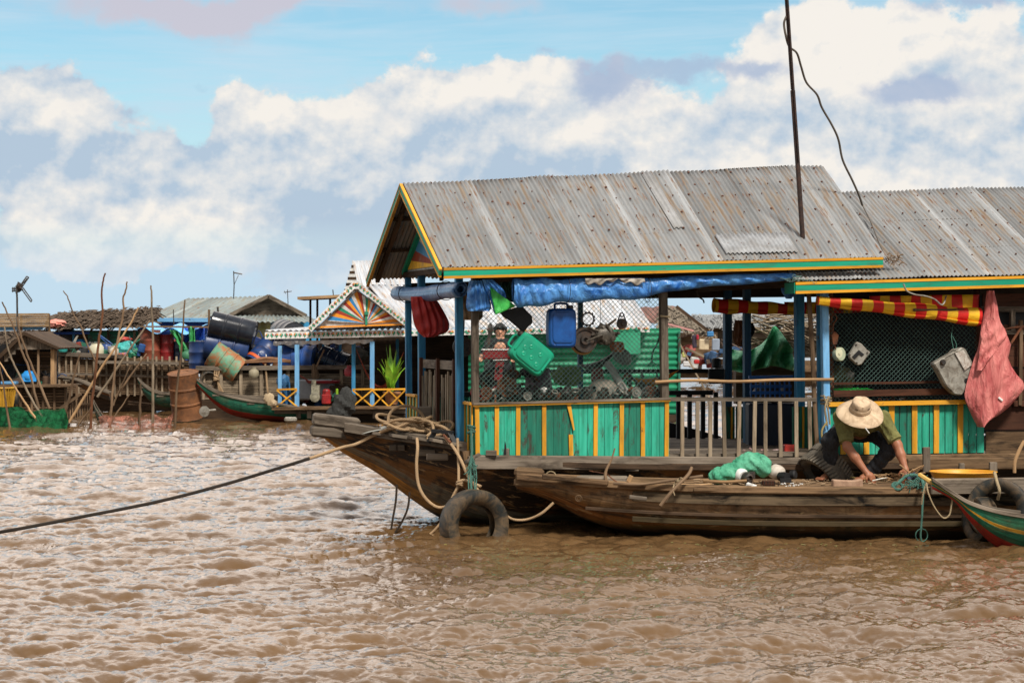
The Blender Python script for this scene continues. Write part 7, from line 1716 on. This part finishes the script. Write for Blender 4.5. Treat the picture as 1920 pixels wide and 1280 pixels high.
thatch([P(84,617,YL-.5),P(292,613,YL-.5),P(300,578,YL+1.5),P(108,589,YL+1.5)],tl,1300,.45)
thatch([P(292,613,YL+3.5),P(84,617,YL+3.5),P(108,589,YL+1.5),P(300,578,YL+1.5)],tl,150,.5)
m=MB(); 
for k in range(8): m.beam(P(165,624+k*5.4,YL),P(262,624+k*5.4,YL),.03,.068)
m.build('green_wall',M['tealdk'],tl)
m=MB(); m.beam(P(104,645,YL+2.5),P(300,645,YL+2.5),.05,.7); m.build('rear_wall',M['darkwood'],tl)
m=MB(); m.beam(P(90,625,YL-.2),P(168,624,YL-.2),.05,.06); m.build('eave_board',MATS['cobalt_blue_paint'],tl)
for x in (93,138,203,252,262): m=MB(); vb(m,x,618,672,YL-.1,4); m.build('post',M['blue'] if x<150 else M['greywood'],tl)
m=MB(); m.beam(P(84,668,YL+.5),P(300,668,YL+.5),2.,.08); m.build('deck',M['deckwood'],tl)
m=MB(); m.blob(P(105,606,YL-.5),(.24,.2,.09),18,10,.25); m.blob(P(96,609,YL-.6),(.14,.1,.07),12,8,.2); simple('pink_cloth','pink cloth heap drying on the thatch edge','cloth',m,plain('salmon_pink_cloth',(.68,.28,.22),.9,.15,9),smooth=True)
m=MB(); m.blob(P(122,640,YL),(.22,.2,.4),14,12,.25); simple('dark_bundle','dark sack standing in the doorway of the thatched house','sack',m,M['dark'],smooth=True)
m=MB(); m.lathe([(.1,0),(.12,.3),(.08,.36),(0,.36)],P(150,664,YL-.1),n=18); simple('blue_jug','bright blue jug in the doorway of the thatched house','jug',m,plain('bright_blue_plastic',(.03,.25,.55),.4),smooth=True,ang=50)
m=MB(); m.box(P(129,640,YL+.4),(.16,.1,.35)); simple('leaning_board','pale panel leaning in the doorway of the thatched house','panel',m,plain('pale_board',(.4,.42,.38),.8),bevel=.01)
# woven fence box with blue strip, dim roof under it
wf=thing('woven_fence','tall woven bamboo fence box at the far left behind the shed','fence',P(45,640,54))
m=MB()
for k in range(6): m.beam(P(-60,590+k*4.2,54),P(92,589+k*4.2,54),.04,.05)
m.build('woven_panel',wood('woven_bamboo_mat',(.20,.12,.06),(.38,.26,.14),sx=8,sy=60),wf)
m=MB(); m.beam(P(-60,617,54.2),P(80,614,54.2),.04,.10); m.build('blue_strip',M['lblue'],wf)
for x in (92,-50,40): m=MB(); vb(m,x,588,720,54.1,4); m.build('post',M['stick'],wf)
thatch([P(-60,660,53),P(100,655,53),P(95,618,54.5),P(-60,622,54.5)],wf,120,.4,name='low_thatch')
# antenna
an=thing('tv_antenna','spidery television antenna on a thin pole above the far left shed','antenna',P(32,610,46))
ap_=lambda x,y:P(x,y,46)
m=MB(); m.tube([ap_(33,640),ap_(32,560),ap_(31,535)],.02,6); m.build('pole',M['steel'],an)
m=MB()
for (a,b,c,d) in ((36,538,50,518),(40,540,54,520),(36,538,54,520),(40,541,58,566),(43,539,60,563),(22,545,40,545),(24,538,24,548),(27,538,27,547),(30,536,30,550),(22,541,37,541),(50,518,54,520),(45,524,50,527),(47,521,52,524),(58,566,60,563)): m.tube([ap_(a,b),ap_(c,d)],.012,4)
m.build('element',M['steel'],an)
m=MB(); m.blob(ap_(37,538),(.07,.05,.07),10,7,.5); m.build('junction_box',M['dark'],an)
# ---- shed at far left
YS_=44.5; sh_=thing('plank_shed','small dark plank shed with a low gable roof at the left edge','shed',P(40,760,YS_))
m=MB()
m.prism([P(45,621,YS_-.3),P(113,652,YS_-.3),P(108,655,YS_-.3),P(45,628,YS_-.3)],V((0,2.4,0)),ax=(0,1,0)); m.prism([P(45,621,YS_-.3),P(45,628,YS_-.3),P(-12,684,YS_-.3),P(-16,677,YS_-.3)],V((0,2.4,0)),ax=(0,1,0)); m.build('roof',M['darkwood'],sh_)
thatch([P(-40,672,YS_-.2),P(-25,664,YS_+2),P(42,618,YS_+2),P(44,621,YS_-.2)],sh_,160,.4,name='roof_thatch')
m=MB()
for x in range(12,104,7):
    yt=626+abs(x-45)*(.46 if x>45 else .95); vb(m,x,yt,min(655,yt+28) if x>30 else yt+20,YS_-.15,6.6)
m.build('gable_board',M['greywood'],sh_)
m=MB(); 
for k in range(11): m.beam(P(52,662+k*6,YS_+1.6),P(106,662+k*6,YS_+1.6),.03,.055)
m.build('inner_wall',M['stick'],sh_)
m=MB(); m.beam(P(-50,690,YS_+2.2),P(108,690,YS_+2.2),.05,1.); m.build('rear_wall',M['black'],sh_)
for x,w in ((99,7),(104,4),(72,4)): m=MB(); vb(m,x,652,724,YS_-.1,w); m.build('post',M['bamboo'] if x==99 else M['stick'],sh_)
m=MB()
for k in range(6): m.beam(P(-50,724,YS_-.2+k*.4),P(142,722,YS_-.2+k*.4),.38,.05)
m.build('deck',M['stick'],sh_)
m=MB()
for k in range(9): m.beam(P(-50,728+k*5.2,YS_-.1),P(122,727+k*5.2,YS_-.1),.03,.032)
for x in range(-45,145,21): vb(m,x,722,772,YS_-.15,4)
m.build('slatted_side',M['stick'],sh_)
m=MB(); m.beam(P(-50,752,YS_+.2),P(122,752,YS_+.2),.05,.55); m.beam(P(-50,778,YS_+.5),P(125,778,YS_+.5),.6,.3); m.build('hull',M['darkwood'],sh_)
m=MB(); m.blob(P(54,706,YS_),(.14,.12,.12),14,10,.12); m.sheet(lambda u,v:P(42+u*26,700+v*15,YS_-.1),3,3); simple('blue_bucket','bright blue bucket on the shed deck','bucket',m,plain('vivid_blue_plastic',(.03,.28,.70),.4),smooth=True)
m=MB(); m.box(P(18,717,YS_),(.3,.2,.05)); simple('blue_board','light blue board lying left of the bright blue bucket','board',m,M['lblue'])
yb_=thing('yellow_basket','yellow ribbed basket at the left edge above the green net','basket',P(5,765,YS_-.6))
m=MB(); n=28
for k in range(n): a=6.283*k/n; c=P(5,762,YS_-.6); m.tube([c+V((math.cos(a)*.19,math.sin(a)*.19,0)),c+V((math.cos(a)*.25,math.sin(a)*.25,.36))],.012,4)
m.ring(P(5,762,YS_-.6)+V((0,0,.36)),.25,.02,axis=UP,n=28,m=6); m.lathe([(.18,0),(.235,.35)],P(5,762,YS_-.6),n=28); m.build('ribs',plain('mustard_plastic',(.55,.30,.03),.5,.15),yb_,smooth=True)
m=MB(); m.blob(P(28,748,YS_-.4),(.1,.1,.2),12,10,.1); simple('grey_tyre_stack','dark grey bundle right of the yellow basket','bundle',m,M['rubber'],smooth=True)
# ramp fence down to the water
rf=thing('stick_ramp','dark slanting stick ramp beside the shed running into the water','ramp',P(140,790,YS_-.2))
m=MB(); 
for k in range(12): x=118+k*4.6; vb(m,x,max(738,766-k*3.2)+2,788,YS_-.3,2)
bm(m,112,766,152,738,YS_-.4,5); bm(m,150,757,172,757,YS_-.35,3); m.build('sticks',M['stick'],rf)
m=MB(); m.beam(P(118,776,YS_+.1),P(148,765,YS_+.1),.3,.3); m.build('timber',M['darkwood'],rf)
# ---- river sticks with nets
sticks=[(43.2,[(197,512),(193,530),(190,550),(192,585),(188,620),(184,650),(180,690),(173,750),(169,814)],4.4,'stickred','tallest crooked stick, rusty red, left of centre of the pink net'),
 (43.4,[(238,528),(236,545),(231,560),(231,587),(219,649),(211,740),(204,817)],4,'stick','crooked pale stick second from the tallest, leaning right'),
 (43.0,[(283,535),(284,560),(286,620),(287,700),(286,815)],4.4,'palewood','straight pale stick at the middle of the pink net'),
 (43.2,[(347,562),(344,600),(340,650),(336,690),(331,740),(328,815)],4,'stick','brown stick leaning at the rusty drum'),
 (45.5,[(119,545),(128,560),(138,590),(153,615),(163,645),(178,675)],3,'stick','thin dark stick leaning left before the thatch'),
 (43.6,[(4,566),(15,590),(28,620),(40,655),(53,688),(62,725),(73,766)],4,'stick','dark stick at the left edge leaning into the green net'),
 (43.7,[(32,594),(38,625),(48,655),(60,688),(75,720),(93,766)],4.2,'stick','crooked stick below the antenna leaning right'),
 (43.3,[(8,612),(12,640),(20,668),(31,692),(52,735),(79,782)],3.6,'palewood','pale stick crossing the shed opening'),
 (43.1,[(-4,674),(20,712),(45,752),(70,790)],3.6,'bamboo','tan stick crossing low before the yellow basket'),
 (42.8,[(-2,680),(5,715),(12,765),(21,820)],3.8,'stick','short stick rising from the left of the green net'),
 (43.8,[(260,576),(245,605),(225,638),(190,690),(160,742),(129,792)],4.2,'bamboo','upper long pale bamboo leaning down to the left'),
 (44.0,[(281,601),(250,645),(215,697),(183,744)],4.2,'palewood','lower long pale bamboo leaning down to the left'),
 (44.3,[(275,663),(245,705),(217,745)],3.6,'stick','brown bamboo leaning under the two pale ones'),
 (43.9,[(149,664),(140,700),(130,745),(121,776)],4.4,'stick','thick brown stake beside the shed ramp'),
 (43.0,[(264,719),(263,760),(260,811)],4.6,'stick','short thick stake standing in the pink net'),
 (42.9,[(171,764),(152,790),(136,814)],3.6,'stick','short slanting stick at the foot of the shed ramp'),
 (43.5,[(243,740),(222,770),(203,800)],3,'stick','thin slanting stick behind the pink net'),
 (44.2,[(244,686),(228,722),(212,760)],3,'stick','thin brown stick behind the lower bamboo')]
for Yk,pts,w,mt,lab in sticks:
    pp=smooth_pts([P(x,y,Yk-.0) for x,y in pts],4); n=len(pp); r=w*.62/F_PX*Yk; m=MB(); m.tube([p+V((rnd.uniform(-.008,.008),0,0)) for p in pp],[r*(.55+.5*i/n) for i in range(n)],7)
    tag(m.build('river_stick',M[mt],smooth=True),lab,'stick','sticks standing in the river before the village')
def netmat(name,c,al):
    t=NT(name); ob=t.coord('Object'); n=t.noise(ob,7,5,.6,1.); t.out(t.mix(t.ramp(n,.35,.7),sc(c,.55),sc(c,1.5)),.8,0,.2)
    w=t.noise(ob,60,2,.5); t.link(t.ramp(t.math('ADD',t.math('MULTIPLY',n,.7),t.math('MULTIPLY',w,.5)),al-.12,al+.12,.25,1.),t.b.inputs['Alpha']); t.bump(n,.25,.03); return t.m
GN=netmat('green_fishing_net',(.004,.075,.025),.54); PN=netmat('pink_fishing_net',(.32,.13,.09),.70)
def net(top,ybot,Yk,label,mat,bow=.35):
    tp=smooth_pts([V((x,y,0)) for x,y in top],6); m=MB()
    def fn(k):
        def g(u,v):
            i=u*(len(tp)-1); j=min(int(i),len(tp)-2); q=tp[j].lerp(tp[j+1],i-j); y=q.y+(ybot-q.y)*v
            x=q.x+(tp[len(tp)//2].x-q.x)*.10*v
            return P(x,y,Yk+k*bow*(.3+v)*math.sin(math.pi*u))+V((.01*math.sin(v*20+u*9),.04*math.sin(u*40+v*5),.02*math.sin(u*23)))
        return g
    m.sheet(fn(-1),50,10); m.sheet(fn(1),50,10); return tag(m.build('fishing_net',mat,smooth=True,ang=180),label,'net')
net([(-20,760),(5,762),(35,764),(60,770),(90,768),(118,766),(128,790)],822,43.3,'green fishing net strung between sticks at the left edge',GN)
net([(184,782),(205,778),(235,781),(262,780),(290,777),(312,783),(325,772)],816,43.2,'pink fishing net strung between sticks before the pavilion',PN)
# ---- small boats among the houses
def smallboat(st_,label,mats,Yk,name='small_boat'):
    """st_: list of (px, top row, bottom row, half beam)"""
    t=thing(name,label,'boat',P((st_[0][0]+st_[-1][0])/2,795,Yk)); ss=[]
    for px,yt,yb,b in st_: q=P(px,yt,Yk); z=P(px,yb,Yk).z; ss.append((q.x,ushape(q.y+b,b,q.z,z,pg)))
    loft(ss,W0,'hull',mats,t); 
    ribbon(smooth_pts([V((s[0],s[1][0][0],s[1][0][1]+.01)) for s in ss],5),.04,.045,'gunwale',M['greywood'],t); ribbon(smooth_pts([V((s[0],s[1][-1][0],s[1][-1][1]+.01)) for s in ss],5),.04,.045,'gunwale',M['greywood'],t)
    for f in (.35,.6,.82): k=int(f*(len(ss)-1)); s=ss[k]; MB().beam(V((s[0],s[1][0][0],s[1][0][1]-.05)),V((s[0],s[1][-1][0],s[1][-1][1]-.05)),.15,.03).build('thwart',M['greywood'],t)
    return t
GRB=hullmat('village_boat_green_red',[(0,(.02,.16,.10)),(.48,(.30,.018,.012)),(.96,(.05,.02,.012))],amt=.35,patch=.2)
smallboat([(369,712,722,.02),(385,724,742,.12),(405,736,762,.22),(430,744,778,.30),(470,752,788,.36),(515,757,794,.38),(562,765,798,.36),(600,770,800,.3)],'green and red wooden boat with raised bow moored at the pavilion',GRB,YB-1.6)
smallboat([(258,710,716,.02),(268,722,738,.10),(282,732,756,.18),(300,738,764,.24),(325,740,768,.28),(360,742,770,.28)],'dark green boat with upturned bow left of the rusty drum',hullmat('dark_green_boat',[(0,(.02,.10,.07)),(.7,(.04,.05,.03))],amt=.6,patch=.2),49.5)
smallboat([(174,752,760,.02),(180,768,786,.10),(190,784,802,.16),(205,795,808,.2),(222,800,812,.2)],'pale green boat tip sticking up behind the pink net',hullmat('pale_green_boat',[(0,(.18,.28,.22)),(.5,(.03,.04,.04))],amt=.5,patch=.2),44.6)
smallboat([(105,706,710,.05),(125,708,716,.12),(150,715,728,.18),(178,728,742,.2),(205,738,752,.2)],'dark boat with pale gunwale lying beyond the shed',hullmat('dark_grey_boat',[(0,(.05,.05,.05))],amt=.5),48)
m=MB(); m.tube([P(384,770,YB-1.8),P(405,768,YB-1.8)],.025,6); m.lathe([(.02,0),(.11,.01),(.11,.03),(0,.04)],P(384,771,YB-1.85),axis=(-.3,-1,0),n=14); simple('boat_propeller','small shiny propeller on a shaft beside the green and red boat','propeller',m,M['alu'],smooth=True,ang=40)
m=MB(); m.box(P(545,786,YB-2.),(.25,.12,.1)); simple('white_float','grey rusty float at the waterline before the pavilion','float',m,M['alu'],bevel=.03)
# low ladder-like gang planks between platform and water
m=MB(); bm(m,240,752,300,758,50.5,2); simple('gang_plank','thin dark plank floating before the platform, the farther of two','plank',m,M['darkwood'])
m=MB(); bm(m,240,757,292,762,50,2); simple('gang_plank','thin dark plank floating before the platform, the nearer of two','plank',m,M['darkwood'])
# ---- village seen through the shop doorway
t2=thing('thatched_house','thatched house with red brown roof seen through the shop doorway','house',P(1290,640,78))
YR=78.0
thatch([P(1232,614,YR-1),P(1345,632,YR-1),P(1268,576,YR+1),P(1240,576,YR+1)],t2,300,.6,thatchmat('brown_thatch',(.30,.25,.19)))
roofpanel([P(1222,607,YR),P(1262,600,YR),P(1270,574,YR+1),P(1180,577,YR+1)],'roof',plain('brown_red_tiles',(.22,.12,.10),.8,.3,3),t2,.2,.03)
m=MB(); m.beam(P(1268,574,YR-1.1),P(1330,622,YR-1.1),.1,.10); m.build('bargeboard',M['darkwood'],t2); m=MB(); m.beam(P(1180,650,YR+1),P(1345,650,YR+1),.1,1.); m.build('dark_gable',M['darkwood'],t2)
m=MB(); m.beam(P(1270,700,YR),P(1400,700,YR),.1,.3); m.beam(P(1268,675,YR),P(1400,680,YR),1,.2);  m.beam(P(1268,655,YR+.3),P(1345,655,YR+.3),.1,.9); m.build('platform',M['deckwood'],t2)
m=MB(); m.beam(P(1240,604,YR-1.5),P(1300,620,YR-1.5),.3,.06); simple('pink_awning','faded pink awning under the brown thatch seen through the doorway','awning',m,plain('faded_pink_tin',(.6,.3,.28),.8))
for i,(x,y,w,h,c,l) in enumerate(((1320,646,18,20,(.55,.45,.3),'cream board leaning outside the far thatched house'),(1342,646,14,22,(.3,.36,.45),'grey blue board leaning right of the cream board'),(1332,626,12,10,(.04,.18,.4),'blue cloth drying above the boards'),(1288,682,14,10,(.6,.6,.6),'white can on the far platform'),(1306,678,10,8,(.5,.02,.02),'red can on the far platform'),(1282,665,6,10,(.5,.5,.15),'yellow green bottle on the far platform'),(1302,640,8,24,(.04,.03,.05),'dark laundry by the far thatched house'),(1308,632,4,10,(.5,.02,.05),'red cloth strip by the far thatched house'))):
    m=MB(); s=YR/F_PX; m.box(P(x,y,YR-1.6-.1*i),(w*s,.12,h*s),Matrix.Rotation(rnd.uniform(-.08,.08),3,'Y')); simple('far_'+['board','board','cloth','can','can','bottle','laundry','cloth'][i],l,['board','board','cloth','can','can','bottle','laundry','cloth'][i],m,plain('far_tone_%d'%i,c,.7,.2,4),bevel=.03)
m=MB(); bm(m,1272,640,1330,745,60,3); bm(m,1285,652,1320,668,60,4); simple('far_gangway','slanting grey poles of a gangway seen through the doorway','gangway',m,M['palewood'])
rh=thing('long_shed','long low thatched shed far away seen through the doorway','shed',P(1450,640,90))
thatch([P(1290,616,90),P(1560,610,90),P(1550,585,92),P(1300,590,92)],rh,260,.8,thatchmat('pale_grey_thatch',(.36,.37,.37)))
m=MB(); m.beam(P(1300,640,91),P(1560,640,91),.2,1.3); m.build('wall',M['greywood'],rh)
m=MB(); m.beam(P(1370,700,70),P(1560,700,70),.2,.8); m.beam(P(1370,690,70),P(1560,690,70),1.,.2); simple('far_raft','low timber raft floating behind the brushwood','raft',m,M['deckwood'])
m=MB(); m.beam(P(1255,868,24.5),P(1330,868,24.5),.6,.1); m.prism([P(1250,790,24.6),P(1352,818,24.6),P(1352,850,24.6),P(1250,850,24.6)],V((0,.1,0))); simple('black_boat_side','black sloping boat side behind the shop railing','boat',m,M['black'])
def heap(n,x0,x1,y0,y1,Y0,Y1,s0,s1,cols,label,seed,name='odds_and_ends'):
    R=random.Random(seed); m=MB(); mats=[plain('clutter_%d_%d'%(seed,i),c,.6,.3,5,c2=sc(c,.3)) for i,c in enumerate(cols)]
    for k in range(n):
        Y=R.uniform(Y0,Y1); c=P(R.uniform(x0,x1),R.uniform(y0,y1),Y); r=R.uniform(s0,s1); mi=R.randrange(len(mats)); t=R.random()
        if t<.35: m.box(c,(r*R.uniform(1,2.4),r,r*R.uniform(.5,1.6)),Matrix.Rotation(R.uniform(-.5,.5),3,'Y'),mi=mi)
        elif t<.6: m.lathe([(r*.6,0),(r*.75,r*.1),(r*.75,r*1.6),(r*.5,r*1.8),(0,r*1.8)],c-V((0,0,r)),n=12,axis=(R.uniform(-.3,.3),0,1),mi=mi)
        elif t<.8: m.blob(c,(r*1.3,r,r*.8),12,8,.3,mi=mi)
        else: m.tube(smooth_pts([c,c+V((R.uniform(-1,1)*r*3,0,R.uniform(0,1)*r*4)),c+V((R.uniform(-1,1)*r*5,0,R.uniform(-.5,1.5)*r*3))],3),r*.16,5,mi=mi)
    return tag(m.build(name,mats,smooth=True,ang=40),label,'clutter',kind='stuff')
CL=[(.03,.03,.03),(.12,.07,.04),(.02,.08,.25),(.25,.04,.02),(.3,.27,.22),(.03,.16,.1),(.10,.10,.10)]
heap(60,110,270,646,668,52.2,53.5,.05,.13,CL,'small clutter standing about the platform of the thatched house',11)
heap(50,262,395,636,672,52.6,54,.06,.15,CL,'small clutter packed between the red drums and the blue tarpaulin',12)
heap(60,372,520,640,682,48.2,49.3,.08,.18,[(.02,.05,.2),(.02,.02,.03),(.2,.09,.04),(.05,.05,.06)],'dark clutter wedged under the heap of oil drums',13)
heap(50,520,690,655,685,48.5,49.6,.08,.17,[(.02,.06,.24),(.02,.02,.03),(.1,.07,.05),(.2,.19,.17)],'dark clutter heaped behind the posts of the pavilion',14)
heap(45,560,690,735,762,46.6,48.5,.05,.13,CL,'small household clutter on the floor of the pavilion porch',15)
heap(40,1270,1420,655,690,76.5,79,.08,.22,[(.4,.35,.3),(.1,.06,.04),(.3,.05,.04),(.05,.12,.25),(.5,.5,.48)],'colourful clutter on the far platform behind the shop doorway',16)
heap(30,-20,100,700,722,44.6,45.6,.05,.12,CL,'dark clutter inside the plank shed',17)
R_=random.Random(9)
for i,(x,y,Yk,c,l) in enumerate(((118,655,51.8,(.03,.3,.28),'small turquoise jug at the left end of the platform'),(214,661,51.7,(.5,.45,.38),'beige bowl between the blue barrel and the turquoise bundle'),(350,668,51.5,(.05,.2,.1),'dull green canister before the deep blue tarpaulin'),(476,703,47.2,(.35,.3,.2),'tan sack slung on the barge side below the lettered drum'),(655,700,46.6,(.3,.04,.05),'maroon cloth draped behind the pavilion posts'))):
    m=MB(); m.lathe([(.0,0),(.08,0),(.11,.05),(.10,.14),(.05,.18),(.05,.22),(0,.22)],P(x,y+5,Yk),n=16); simple(['jug','bowl','canister','sack','cloth'][i],l,['jug','bowl','canister','sack','cloth'][i],m,plain('village_tone_%d'%i,c,.6,.2,6),smooth=True,ang=50)
# leftover far line of houses closing the horizon at left
fh=thing('far_house','low dark house far behind the river sticks','house',P(60,640,75))
m=MB(); m.beam(P(-60,650,75),P(110,650,75),3,1.0); m.build('wall',M['darkwood'],fh); roofpanel([P(-70,640,73),P(115,638,73),P(105,622,76),P(-60,622,76)],'roof',TING,fh,.3,.04)
m=MB();
